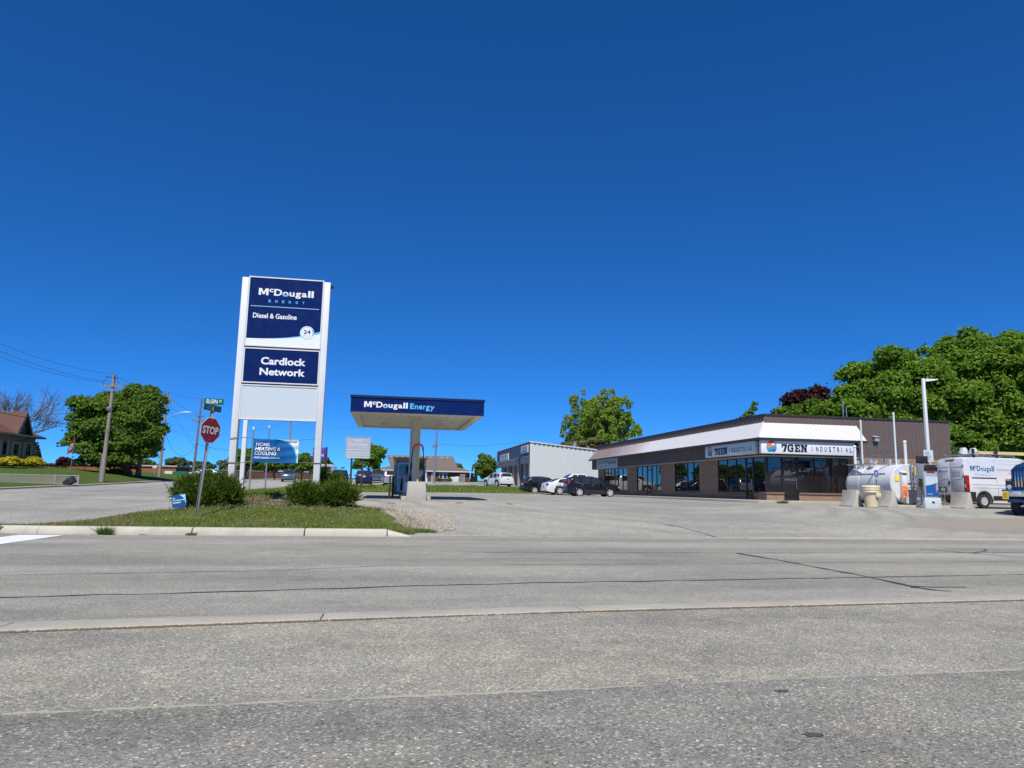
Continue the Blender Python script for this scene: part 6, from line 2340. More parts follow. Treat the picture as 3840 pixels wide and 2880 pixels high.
b.box(-2.45, -2.0, 69.896, 69.902, 5.80, 5.82)
b.box(-3.85, -2.05, 69.896, 69.902, 5.10, 5.125)
b.box(-3.95, -2.0, 69.896, 69.902, 4.84, 4.90)
b.build('rule_line', 'panel_white', fc, world=True)
b = MB()
for z_ in (4.30, 4.52):
    b.box(-4.02, -1.85, 69.90, 69.918, z_, z_ + .015)
b.build('letter_track', 'galv', bx_, world=True)

ps = thing('purple_sign', 'tall purple wash sign on one dark post behind the right pylon post', 'sign', (-7.2, 86, H(-7, 86)))
b = MB()
b.box(-8.72, -7.30, 85.9, 86.1, 4.28, 5.85)
fc = b.build('panel', 'purple_sign', ps, bevel=.03, world=True)
text('CAR', -8.6, -7.9, 5.25, 5.6, 85.89, 'letter_white', fc, .02, world=True)
text('WASH', -8.6, -7.5, 4.75, 5.1, 85.89, 'letter_white', fc, .02, world=True)
b = MB()
b.box(-7.28, -7.08, 85.9, 86.1, 1.4, 5.9)
b.build('post', 'dark_metal', ps, world=True)
s2 = thing('purple_sign', 'small purple service sign far behind the black SUV', 'sign', (-8.05, 110, 2))
b = MB()
b.box(-8.55, -7.6, 109.95, 110.05, 3.5, 4.25)
fc = b.build('panel', 'purple_sign', s2, bevel=.02, world=True)
b = MB()
for k in range(3):
    b.box(-8.4, -7.75, 109.94, 109.948, 3.62 + k * .19, 3.70 + k * .19)
b.build('print', 'panel_white', fc, world=True)
b = MB()
b.box(-8.12, -8.0, 109.96, 110.04, 1.9, 3.5)
b.build('post', 'dark_metal', s2, world=True)
s2 = thing('white_sign', 'narrow white sign board beside the right pylon post in the distance', 'sign', (-9.0, 112, 2))
b = MB()
b.box(-9.98, -8.2, 111.95, 112.05, 4.32, 4.64)
fc = b.build('panel', 'panel_white', s2, world=True)
b = MB()
for k in range(6):
    b.box(-9.8 + k * .27, -9.62 + k * .27, 111.94, 111.948, 4.4, 4.56)
b.build('print', 'letter_grey', fc, world=True)
b = MB()
b.box(-9.2, -9.08, 111.96, 112.04, 2.0, 4.32)
b.build('post', 'dark_metal', s2, world=True)
s2 = thing('street_name_sign', 'tiny green street name sign beside the rad shop sign', 'sign', (-6.7, 112, 2))
b = MB()
b.box(-7.05, -6.5, 111.98, 112.02, 4.08, 4.3)
b.build('blade', 'sign_green', s2, world=True)
b = MB()
b.cyl((-6.78, 112, 1.9), (-6.78, 112, 4.1), .05, n=6)
b.build('post', 'galv', s2, world=True)
s2 = thing('lot_sign', 'small white sign on a short post beside the second utility pole', 'sign', (-34.0, 113, 2.5))
b = MB()
b.box(-34.2, -33.6, 112.9, 113.0, 3.50, 3.82)
b.build('board', 'panel_white', s2, world=True)
b = MB()
b.box(-33.95, -33.85, 112.95, 113.02, 2.2, 3.5)
b.build('post', 'pole_wood', s2, world=True)

# ------------------------------------------------------------------ poles behind the pylon
for x, y, h, r_, ma, lb in ((-9.6, 53.2, 4.5, .055, 'galv', 'thin grey steel post left of the banner, on the side street'), (-9.95, 62.0, 5.2, .06, 'galv', 'thin grey steel post seen above the middle of the banner')):
    t = thing('steel_post', lb, 'post', (x, y, H(x, y)))
    b = MB()
    b.cyl((0, 0, -.3), (0, 0, h), r_, n=10)
    b.build('shaft', ma, t, smooth=40)
    b = MB()
    b.lathe([(r_ * 1.3, h - .05), (r_ * 1.4, h + .1), (r_ * .4, h + .16)], (0, 0, 0), n=10)
    b.build('cap', 'white_paint', t, smooth=40)
t = thing('white_pole', 'square white pole just behind the left pylon post', 'post', (-9.17, 48, H(-9.2, 48)))
b = MB()
b.box(-.13, .13, -.13, .13, -.3, 7.6)
b.build('shaft', 'white_paint', t, bevel=.015)
b = MB()
b.lathe([(.42, -.2), (.42, .28), (.38, .32), (.1, .33)], (0, 0, 0), n=20)
b.build('footing', 'kerb_concrete', t, smooth=40)
b = MB()
b.box(-.1, .7, -.1, .1, 7.45, 7.6)
b.build('lamp_head', 'lamp_white', t, bevel=.02)

def utility_pole(x, y, z0, z1, lab, arm=None, lamp=None, ma='pole_wood', r0=.19, lean=0., nm='utility_pole'):
    t = thing(nm, lab, 'utility pole', (x, y, z0), group='utility poles along the side street')
    b = MB()
    hgt = z1 - z0
    b.cyl((0, 0, -.5), (lean, 0, hgt), r0, r0 * .6, n=14)
    b.build('shaft', ma, t, smooth=40)
    for (za, hw_, ins) in (arm or []):
        b = MB()
        b.box(lean * .9 - hw_, lean * .9 + hw_, -.22, -.1, za - z0 - .07, za - z0 + .07)
        b.cyl((lean - hw_ * .5, -.16, za - z0), (lean, -.12, za - z0 - .6), .025, n=5)
        b.cyl((lean + hw_ * .5, -.16, za - z0), (lean, -.12, za - z0 - .6), .025, n=5)
        a_ = b.build('crossarm', ma, t)
        for xi in ins:
            b = MB()
            b.lathe([(.03, za - z0 + .07), (.03, za - z0 + .14), (.075, za - z0 + .16), (.06, za - z0 + .24), (.08, za - z0 + .26), (.03, za - z0 + .34)], (lean + xi, -.16, 0), n=8)
            b.build('insulator', 'insulator', a_, smooth=40)
    if lamp:
        za, xe, ze = lamp
        b = MB()
        pts = [(lean * .8, -.1, za - z0)]
        for k in range(1, 9):
            q = k / 8
            pts.append((lean * .8 + (xe - .35) * q, -.1, za - z0 + (ze - za) * math.sin(q * math.pi / 2)))
        b.tube(pts, .045, 8)
        l_ = b.build('lamp_arm', 'galv', t, smooth=40)
        b = MB()
        b.prism([(xe - .42, ze - z0 - .06), (xe + .35, ze - z0 - .03), (xe + .38, ze - z0 + .03), (xe - .1, ze - z0 + .10), (xe - .42, ze - z0 + .08)], -.2, .0, 'Y')
        b.build('lamp_head', 'lamp_white', l_, bevel=.02)
    return t
P1 = (-26.1, 72, LAWN(-26.1, 72))
P2 = (-28.8, 98, LAWN(-28.8, 98) - .2)
P3 = (-28.3, 112, 2.0)
p1_ = utility_pole(*P1, 11.45, 'nearest wooden utility pole with one crossarm, before the big left tree', [(10.35, .95, (-.85, -.4, .4, .85))], r0=.21, lean=.15)
b = MB()
b.cyl((-.22, -.1, -.1), (-.16, -.1, 2.6), .05, n=8)
b.build('conduit', 'galv', p1_, smooth=40)
b = MB()
b.box(-.16, .16, -.28, -.16, 6.6, 6.95)
b.build('pole_box', 'galv_dark', p1_, bevel=.02)
b = MB()
b.tube([(-.3, -.2, 9.9), (-.55, -.2, 9.5), (-.75, -.2, 9.2)], .02, 5)
b.tube([(.2, -.2, 9.9), (.5, -.2, 9.65), (.7, -.2, 9.2)], .02, 5)
b.box(-.5, .0, -.2, -.12, 9.75, 9.82)
b.box(.15, .6, -.2, -.12, 9.7, 9.77)
b.build('jumper_wire', 'wire_black', p1_)
utility_pole(*P2, 13.05, 'middle wooden utility pole carrying a curved street lamp arm', [(11.75, 1.0, (-.9, -.45, .45, .9)), (12.2, .55, (-.5, .5))], lamp=(9.5, 2.9, 10.55), r0=.21, lean=.1)
utility_pole(*P3, 14.0, 'farthest utility pole on the left, next to the stop sign', [(10.6, 1.1, (-1.0, -.5, .5, 1.0)), (11.3, .7, (-.6, .6))], ma='bark_grey', r0=.2, lean=.35)
utility_pole(-17.0, 128, 2.3, 14, 'slim weathered utility pole between banner and right pylon post', [(12.5, 1.0, (-.9, .9))], r0=.2)
rp_ = utility_pole(7.15, 113, 2.0, 13.2, 'grey steel utility pole behind the fuel canopy', [(12.2, 1.0, (-.9, .9))], ma='galv', r0=.2, lean=.3)
b = MB()
b.tube([(.25, -.2, 5.7), (.55, -.2, 6.1), (.8, -.2, 6.3)], .05, 6)
b.box(-.35, -.1, -.3, -.05, 5.6, 6.2)
b.box(.15, .4, -.3, -.05, 6.0, 6.5)
b.tube([(.6, -.2, 10.3), (.9, -.2, 9.9), (.85, -.2, 9.0), (.3, -.2, 8.6)], .04, 6)
b.build('cable_bracket', 'galv_dark', rp_)

def wire(lab, pts, sag, r_=.011, nm='overhead_wire', grp='overhead wires on the left'):
    b = MB()
    q = []
    for i in range(len(pts) - 1):
        a, c = Vector(pts[i]), Vector(pts[i + 1])
        sg = sag[i] if isinstance(sag, (list, tuple)) else sag
        for k in range(10):
            t_ = k / 10
            p = a.lerp(c, t_)
            p.z -= sg * 4 * t_ * (1 - t_)
            q.append(p)
    q.append(Vector(pts[-1]))
    b.tube(q, r_, 4)
    tag(b.build(nm, 'wire_black'), lab, 'wire', grp)
wire('topmost thin overhead wire running off the left edge to the pole tops', [(-25.7, 34, 11.6), (-25.95, 71.9, 11.5), (-28.7, 97.9, 13.1), (-28.0, 111.9, 14.0)], [1.2, .5, .3])
wire('second overhead wire from the left edge to the nearest pole crossarm', [(-26.6, 34, 11.3), (-26.8, 71.8, 10.7), (-29.6, 97.8, 12.1), (-29.0, 111.8, 11.0)], [1.2, .5, .3])
wire('third overhead wire from the left edge to the nearest pole crossarm', [(-25.0, 34, 10.9), (-25.2, 71.8, 10.7), (-27.9, 97.8, 12.1), (-27.0, 111.8, 11.0)], [1.2, .5, .3])
wire('thick dark cable crossing the brick house to the nearest pole', [(-25.9, 34, 6.5), (-26.0, 71.8, 6.3), (-28.7, 97.8, 8.3), (-28.1, 111.8, 7.2), (-17, 128, 9)], [.5, .5, 2.6, 1.4], .022)
wire('thin wire passing in front of the bare tree on the left', [(-66, 80, 13.2), (-33, 105, 10.6), (-28.2, 112, 9.0)], [.4, .2])
wire('lower thin wire passing in front of the bare tree on the left', [(-66, 80, 12.6), (-33, 105, 10.1), (-28.2, 112, 8.0)], [.5, .2])
wire('pair of faint wires between the far pole and the pylon', [(-28.2, 112, 8.3), (-17, 128, 12.6), (7.2, 112.8, 11.5)], [.6, 1.2])
wire('wire running right from the grey pole above the steel garage', [(7.6, 112.8, 8.3), (22, 124, 9.6), (50, 150, 13)], [.4, .5], .018, grp='wires behind the canopy')
wire('guy wire slanting down from the middle pole', [(-28.7, 97.9, 11.5), (-25.5, 99.5, 6.5), (-23.0, 101, 2.0)], [0., 0.], .012)

# ------------------------------------------------------------------ left verge: fence, flag, bin
fz = lambda x: H(x, 66) + .04
fe = thing('lattice_fence', 'weathered grey lattice fence at the foot of the left lawn', 'fence', (-30, 66, fz(-30)))
xs = [-37.6, -32.2, -27.55, -25.75]
for x in xs:
    b = MB()
    b.box(x - .06, x + .06, 65.95, 66.06, fz(x) - .2, fz(x) + .84)
    b.build('post', 'lattice_grey', fe, world=True)
for i in range(3):
    x0, x1 = xs[i] + .06, xs[i + 1] - .06
    za, zc_ = fz((x0 + x1) / 2) + .08, fz((x0 + x1) / 2) + .80
    b = MB()
    b.box(x0, x1, 65.97, 66.04, zc_ - .06, zc_ + .02)
    b.box(x0, x1, 65.97, 66.04, za - .03, za + .05)
    b.build('rail', 'lattice_grey', fe, world=True)
    b = MB()
    hgt = zc_ - za
    for sg, yy in ((1, 65.985), (-1, 66.005)):
        x = x0 - hgt
        while x < x1:
            a, c = max(x, x0), min(x + hgt, x1)
            if c > a + .05:
                t0, t1 = (a - x) / hgt, (c - x) / hgt
                if sg < 0:
                    t0, t1 = 1 - t0, 1 - t1
                b.add([(a, yy, za + hgt * t0), (a + .05, yy, za + hgt * t0), (c + .05, yy, za + hgt * t1), (c, yy, za + hgt * t1), (a, yy + .012, za + hgt * t0), (a + .05, yy + .012, za + hgt * t0), (c + .05, yy + .012, za + hgt * t1), (c, yy + .012, za + hgt * t1)],
                      [(0, 1, 2, 3), (7, 6, 5, 4), (0, 4, 5, 1), (2, 6, 7, 3), (0, 3, 7, 4), (1, 5, 6, 2)])
            x += .16
    o = b.build('lattice', 'lattice_grey', fe, world=True)
    o['kind'] = 'stuff'
fl = thing('flag_pole', 'red and white flag drooping on a slim pole before the left maples', 'flag', (-31.3, 78, LAWN(-31.3, 78)))
b = MB()
b.cyl((0, 0, -.2), (.12, 0, 3.5), .03, n=8)
b.build('pole', 'galv', fl, smooth=40)
N = 9
b = MB()
for j in range(N + 1):
    for i in range(7):
        u, v = i / 6, j / N
        b.v.append((.10 - .05 - u * .52 * (.35 + .3 * v) - v * .12, -.05 + .09 * math.sin(u * 9 + v * 2), 3.4 - v * 1.45 - u * .18))
for j in range(N):
    for i in range(6):
        b.f.append((j * 7 + i, j * 7 + i + 1, (j + 1) * 7 + i + 1, (j + 1) * 7 + i))
        b.mi.append(1 if 3 <= j <= 6 and not (j in (4, 5) and i in (2, 3)) else 0)
b.build('cloth', ['flag_red', 'panel_white'], fl, smooth=70)
bn_ = thing('wheeled_bin', 'black wheeled bin tipped over at the roadside by the lattice fence', 'bin', (-25.4, 63.0, H(-25.4, 63) + .1))
bn_.matrix_basis = Matrix.Translation((-25.55, 63.0, H(-25.4, 63) + .12)) @ Matrix.Rotation(R(52), 4, 'Y')
b = MB()
b.prism([(-.22, 0), (.22, 0), (.29, .72), (-.29, .72)], -.26, .26, 'Y')
b.build('body', 'bin_black', bn_, bevel=.04)
b = MB()
b.prism([(-.32, .73), (.32, .73), (.26, .80), (-.26, .82)], -.30, .30, 'Y')
b.build('lid', 'bin_black', bn_, bevel=.03)
for sg in (-1, 1):
    b = MB()
    b.cyl((.24, sg * .27, .06), (.24, sg * .34, .06), .11, n=14)
    b.build('wheel', 'black_rubber', bn_)
for i, (x, y, sx, ma, lb) in enumerate(((-31.6, 118, 1.0, 'sign_green', 'green site container beside the far utility pole'), (-33.2, 119, .8, 'steel_white', 'white site box left of the green container'), (-30.0, 119, 1.6, 'manhole_rust', 'rust-red low trailer by the far utility pole'))):
    b = MB()
    z_ = H(x, y)
    b.box(x - sx, x + sx, y - .8, y + .8, z_ + (.3 if i == 2 else 0), z_ + (.7 if i == 2 else 1.0))
    for q in range(4):
        xx = x - sx + 2 * sx * (q + .5) / 4
        b.box(xx - .03, xx + .03, y - .84, y - .8, z_ + .3, z_ + (.7 if i == 2 else 1.0))
    if i == 2:
        for xx in (x - 1.0, x + 1.0):
            b.cyl((xx, y - .85, z_ + .3), (xx, y - .65, z_ + .3), .3, n=14)
    tag(b.build('site_box', ma, bevel=.02), lb, 'container')

# ------------------------------------------------------------------ vegetation helpers
def quads_mesh(name, V, ma, parent=None):
    """V: (n,4,3) array of kite corners -> one mesh"""
    n, k = V.shape[0], V.shape[1]
    me = bpy.data.meshes.new(name)
    me.vertices.add(n * k)
    me.vertices.foreach_set('co', V.reshape(-1).astype(np.float32))
    me.loops.add(n * k)
    me.loops.foreach_set('vertex_index', np.arange(n * k, dtype=np.int32))
    me.polygons.add(n)
    me.polygons.foreach_set('loop_start', np.arange(0, n * k, k, dtype=np.int32))
    me.update(calc_edges=True)
    me.materials.append(M[ma])
    return link(name, me, parent)
def unit(a):
    return a / np.maximum(1e-6, np.linalg.norm(a, axis=1, keepdims=True))
def lobes_in(c, rad, n, lr, seed, low=-.75, surf=.55):
    g = np.random.default_rng(seed)
    out = []
    i = 0
    while len(out) < n:
        zz = 1 - (1 - low) * min(1., (i + g.uniform(.1, .9)) / n)
        an = i * 2.39996 + g.normal() * .12
        i += 1
        d = np.array([math.sqrt(max(0, 1 - zz * zz)) * math.cos(an), math.sqrt(max(0, 1 - zz * zz)) * math.sin(an), zz])
        q = g.uniform(surf, 1.0) ** .7
        p = np.array(c) + d * q * (np.array(rad) - lr * .55) * g.uniform(.76, 1.1)
        out.append((p, lr * g.uniform(.65, 1.3)))
    return out
def leaf_cloud(lobes, n, size, seed, droop=.35, squash=.75, fill=.25):
    g = np.random.default_rng(seed)
    C_ = np.array([l[0] for l in lobes])
    Rr = np.array([l[1] for l in lobes])
    pr_ = Rr ** 2 / (Rr ** 2).sum()
    idx = g.choice(len(lobes), n, p=pr_)
    d = unit(g.normal(size=(n, 3)))
    d[:, 2] = np.where(d[:, 2] < -.3, -d[:, 2], d[:, 2])
    q = g.uniform(.35, 1.0, (n, 1)) ** .45
    q *= 1 + .18 * g.normal(size=(n, 1)) * (g.random((n, 1)) < .25)
    p = C_[idx] + d * q * Rr[idx][:, None] * np.array([1, 1, squash])
    # leaves between the clumps: pull some part-way towards a neighbouring clump
    m_ = int(n * fill)
    if m_ and len(lobes) > 6:
        j = g.choice(len(lobes), m_)
        far = np.linalg.norm(C_[j] - C_[idx[:m_]], axis=1) < Rr.mean() * 4.0
        q2 = g.uniform(.2, .6, (m_, 1)) * far[:, None]
        p[:m_] = p[:m_] + (C_[j] + d[:m_] * Rr[j][:, None] - p[:m_]) * q2
    nrm = unit(d * .7 + g.normal(size=(n, 3)) * .55 + np.array([0, 0, .45]))
    t = unit(np.cross(nrm, g.normal(size=(n, 3))))
    t[:, 2] -= droop
    t = unit(t)
    bt = unit(np.cross(nrm, t))
    s = size * g.uniform(.6, 1.35, (n, 1))
    fold = nrm * s * .12
    V = np.stack([p - t * s * .55, p + bt * s * .46 + t * s * .02 + fold, p + t * s * .62, p - bt * s * .46 + t * s * .02 + fold], 1)
    return V
def tree(name, label, base, lobes, nleaf, size, ma, tr=.28, bark='bark', trunk_top=None, group=None, seed=1, cat='tree', limbs=14, droop=.35, squash=.75, stems=None):
    base = Vector(base)
    t = thing(name, label, cat, base, group=group)
    g = random.Random(seed)
    cs = [Vector(l[0]) for l in lobes]
    mean = sum(cs, Vector()) / len(cs)
    top = trunk_top or (base.z + (mean.z - base.z) * .75)
    b = MB()
    for st in (stems or [(0, 0)]):
        s0 = base + Vector((st[0], st[1], -.3))
        hub = Vector((mean.x * .6 + s0.x * .4, mean.y * .6 + s0.y * .4, top))
        m_ = s0.lerp(hub, .5) + Vector((g.uniform(-.2, .2), g.uniform(-.2, .2), 0))
        b.tube([s0, s0 + Vector((0, 0, .5)), m_, hub], [tr * 1.35, tr, tr * .8, tr * .55], 10)
        for c in g.sample(cs, min(limbs, len(cs))):
            o_ = s0.lerp(hub, g.uniform(.55, 1.0))
            md = o_.lerp(c, .5) + Vector((g.uniform(-.3, .3), g.uniform(-.3, .3), g.uniform(.0, .5)))
            b.tube([o_, md, c], [tr * .42, tr * .24, tr * .06], 6)
    b.build('trunk', bark, t, smooth=60, world=True)
    o = quads_mesh('crown', leaf_cloud(lobes, nleaf, size, seed, droop, squash), ma, t)
    o.matrix_parent_inverse = t.matrix_basis.inverted()
    return t

# right-hand maples
gm = 'maple trees behind the brown building'
L1 = lobes_in((43.6, 54, 7.6), (7.2, 5.0, 6.9), 230, 1.2, 11, low=-.8, surf=.75)
tree('maple_tree', 'dense dark green maple sloping down to the left behind the brown building', (41, 54, .9), L1, 110000, .24, 'leaf_maple', .4, group=gm, seed=11)
L2 = lobes_in((51.4, 53.5, 8.8), (7.2, 5.8, 7.5), 260, 1.25, 12, low=-.95, surf=.75)
tree('maple_tree', 'tallest dense green maple at the right edge above the white van', (50.5, 54, .9), L2, 150000, .24, 'leaf_maple', .5, group=gm, seed=12)
L2 = lobes_in((43.0, 51.5, 4.6), (7.5, 3.5, 4.2), 80, 1.0, 13, low=-.95)
tree('maple_tree', 'lower green maple boughs behind the service van roof', (43, 52, .9), L2, 44000, .24, 'leaf_maple', .25, group=gm, seed=13)
L3 = lobes_in((42.6, 66, 9.3), (3.6, 3.0, 3.3), 46, 1.0, 14)
tree('copper_maple', 'dark purple-leaved tree behind the parapet, left of the green maples', (42.6, 66, 1), L3, 14000, .30, 'leaf_copper', .25, seed=14)
L3 = lobes_in((37.8, 62, 7.6), (2.6, 2.4, 2.6), 26, .8, 15)
tree('bushy_tree', 'olive green bushy tree just above the brown roof edge', (37.8, 62, 1), L3, 7000, .22, 'leaf_dark', .22, seed=15)
L3 = lobes_in((38.6, 61, 7.8), (2.9, 2.4, 2.5), 24, .8, 16)
tree('bushy_tree', 'mid green shrubby tree in front of the purple-leaved tree', (38.6, 61, 1), L3, 8000, .22, 'leaf_dark', .2, seed=16)
LT = [((37.9 + dx, 70, 9.9 + dz), .40) for dx, dz in ((-1.6, -.9), (-1.0, -.6), (-.6, -.3), (-.1, .1), (.3, .5), (.5, 1.0), (.2, -.4))]
tree('young_tree', 'thin leafy treetop just showing above the middle of the brown roof', (37.6, 70, 1.2), LT, 600, .24, 'leaf_fresh', .1, seed=17, limbs=7)

# ash and scrub behind the steel garage
L4 = lobes_in((40.0, 131, 13.6), (8.8, 7.0, 7.6), 260, .75, 21, low=-.6, surf=.12)
tree('ash_tree', 'large airy light green tree behind the white steel garage', (40, 131, 2.4), L4, 25000, .36, 'leaf_lime', .42, 'bark_grey', seed=21, limbs=120, droop=.2, squash=1.5)
L4 = lobes_in((34.8, 127, 8.2), (5.4, 3.5, 3.8), 60, .8, 22, surf=.3)
tree('scrub_tree', 'brownish half-bare tree in front of the light green tree', (34.8, 127, 2.4), L4, 6000, .34, 'leaf_brownish', .28, 'bark_grey', seed=22, limbs=40)
L4 = lobes_in((45.5, 127, 7.8), (4.0, 3.0, 3.4), 26, 1.1, 23)
tree('scrub_tree', 'low green tree right below the light green tree', (45.5, 127, 2.4), L4, 6000, .36, 'leaf_fresh', .25, seed=23)
L4 = lobes_in((17.2, 127, 4.9), (2.3, 2.0, 2.9), 30, .8, 24, low=-.95)
tree('small_tree', 'small bushy green tree left of the steel garage', (17.2, 127, 2.3), L4, 8000, .30, 'leaf_fresh', .18, seed=24)
L4 = lobes_in((-3.0, 113.5, 5.9), (2.6, 2.3, 2.7), 40, .8, 25)
tree('maple_tree', 'round dark green maple behind the rad shop sign', (-2.9, 113.5, 2.05), L4, 12000, .30, 'leaf_maple', .2, seed=25)
L4 = lobes_in((15.0, 158, 5.0), (1.6, 1.5, 2.2), 16, .8, 26)
tree('small_tree', 'small green tree behind the right end of the bungalow roof', (15.0, 158, 2.8), L4, 3000, .32, 'leaf_fresh', .15, seed=26)
for i, (x, h) in enumerate(((17.05, 2.9), (17.75, 3.0))):
    Lc = [((x, 146, 2.9 + h * k / 7), .42 * (1 - k / 9)) for k in range(8)]
    tree('cedar', ('left' if i == 0 else 'right') + ' of two slim columnar cedars at the bungalow corner', (x, 146, 2.7), Lc, 1800, .2, 'leaf_conifer', .08, seed=27 + i, limbs=4, group='slim cedars by the bungalow')
for i, (x, w_) in enumerate(((9.8, .7), (11.9, .6))):
    Lc = lobes_in((x, 138.9, 2.9), (w_, .5, .5), 8, .35, 29 + i)
    tree('clipped_shrub', ('larger' if i == 0 else 'smaller') + ' clipped green shrub under the bungalow window', (x, 138.9, 2.55), Lc, 1200, .15, 'leaf_fresh', .05, seed=29 + i, cat='shrub', limbs=3)

# street trees seen through the pylon
gs = 'street trees along the side street'
for i, (c, rad, n, lb) in enumerate((((-22.0, 119, 4.9), (2.9, 2.5, 2.5), 34, 'leftmost dark green street tree behind the left pylon post'), ((-17.9, 120, 4.6), (2.4, 2.2, 2.2), 28, 'middle dark green street tree below the banner'), ((-13.6, 119, 4.5), (2.5, 2.2, 2.3), 30, 'right dark green street tree above the dark car'), ((-10.6, 118.5, 4.4), (1.7, 1.6, 2.3), 18, 'narrow dark green street tree beside the right pylon post'))):
    Lq = lobes_in(c, rad, n, .8, 31 + i, low=-.6)
    tree('street_tree', lb, (c[0], c[1], H(c[0], c[1])), Lq, 9000, .30, 'leaf_dark', .16, group=gs, seed=31 + i)
for i, (c, rad, ma, lb) in enumerate((((-41, 150, 4.6), (2.7, 2, 2.1), 'leaf_pale', 'pale rounded tree between the first two utility poles'), ((-36.4, 152, 4.4), (2.2, 2, 1.5), 'leaf_pale', 'pale low tree behind the far utility pole'), ((-31.6, 152, 4.5), (2.5, 2, 1.9), 'leaf_pale', 'pale tree just left of the left pylon post'),
                                  ((-46.5, 150, 4.2), (2.2, 2, 1.7), 'leaf_fresh', 'green tree seen under the big left maple'), ((-26.5, 150, 4.4), (2.6, 2, 1.8), 'leaf_fresh', 'green tree seen beside the left pylon post foot'))):
    Lq = lobes_in(c, rad, 20, .8, 41 + i)
    tree('distant_tree', lb, (c[0], c[1], H(c[0], c[1]) - .2), Lq, 3500, .36, ma, .16, group='distant trees on the left', seed=41 + i)

# big maples and others on the left lawn
L5 = lobes_in((-31.0, 86, 6.9), (4.6, 4.0, 5.4), 130, 1.1, 51, low=-1)
tree('maple_tree', 'broad dark green maple left of the nearest utility pole', (-28.3, 85.5, LAWN(-28.3, 85.5)), L5, 62000, .24, 'leaf_dark', .42, seed=51, group='big maples on the left lawn')
L5 = lobes_in((-27.4, 84.5, 7.8), (2.7, 2.8, 5.6), 90, 1.0, 52, low=-.95)
tree('maple_tree', 'tall dark green maple right of the nearest utility pole', (-27.0, 84.5, LAWN(-27, 84.5)), L5, 46000, .24, 'leaf_fresh', .36, seed=52, group='big maples on the left lawn')
L5 = lobes_in((-44, 108, 3.9), (1.3, 1.2, .8), 12, .4, 53)
tree('dark_shrub', 'dark reddish shrub on the lawn edge left of the flag', (-44, 108, LAWN(-44, 108)), L5, 2200, .25, 'leaf_copper', .1, seed=53, cat='shrub')
L5 = lobes_in((-37, 112, 3.6), (.9, .9, .8), 10, .4, 54)
tree('dark_shrub', 'small dark purple shrub right of the flag', (-37, 112, LAWN(-37, 112) - .3), L5, 1600, .25, 'leaf_copper', .08, seed=54, cat='shrub')
sp_ = [((-52.3, 118, 4.0 + .42 * k), 1.0 * (1 - k / 8.5)) for k in range(8)]
tree('spruce', 'small blue-grey spruce beside the brick house', (-52.3, 118, 3.2), sp_, 3200, .26, 'leaf_conifer', .12, seed=55, limbs=8, droop=.1, squash=.4)
for i, (x, y, sx, sy, lb) in enumerate(((-35.4, 75.3, 1.0, 2.3, 'larger yellow-leaved shrub below the brick house windows'), (-35.6, 80.2, .9, 1.9, 'smaller yellow-leaved shrub at the right end of the brick house'))):
    z_ = LAWN(x, y)
    Ly = lobes_in((x, y, z_ + .42), (sx, sy, .62), 34, .32, 56 + i, low=-.4)
    tree('yellow_shrub', lb, (x, y, z_), Ly, 6500, .13, 'leaf_yellow', .05, seed=56 + i, cat='shrub', limbs=6)
# bare tree
bt = thing('bare_tree', 'leafless tree with fine grey-brown twigs behind the brick house', 'tree', (-57, 116, 3.8))
b = MB()
gq = random.Random(5)
def grow(p, d, ln, r_, lev):
    q = p + d * ln
    m_ = p.lerp(q, .5) + Vector((gq.uniform(-.1, .1), gq.uniform(-.1, .1), gq.uniform(-.05, .1))) * ln
    b.tube([p, m_, q], [r_, r_ * .8, r_ * .6], 5 if lev < 2 else 3)
    if lev < 5:
        for k in range(3 if lev < 2 else 4):
            a = d + Vector((gq.uniform(-1, 1), gq.uniform(-1, 1), gq.uniform(-.25, .7))) * .75
            grow(p.lerp(q, gq.uniform(.5, 1.0)), a.normalized(), ln * gq.uniform(.62, .85), max(.018, r_ * .55), lev + 1)
grow(Vector((-57, 116, 3.4)), Vector((.02, 0, 1)), 4.6, .32, 0)
grow(Vector((-57.2, 116, 5.5)), Vector((-.4, .1, .9)).normalized(), 4.2, .2, 1)
grow(Vector((-57, 116, 5.8)), Vector((.55, .1, .8)).normalized(), 4.6, .2, 1)
grow(Vector((-57, 116, 5.2)), Vector((.8, .1, .55)).normalized(), 4.2, .18, 1)
b.build('branches', 'bark_grey', bt, world=True)

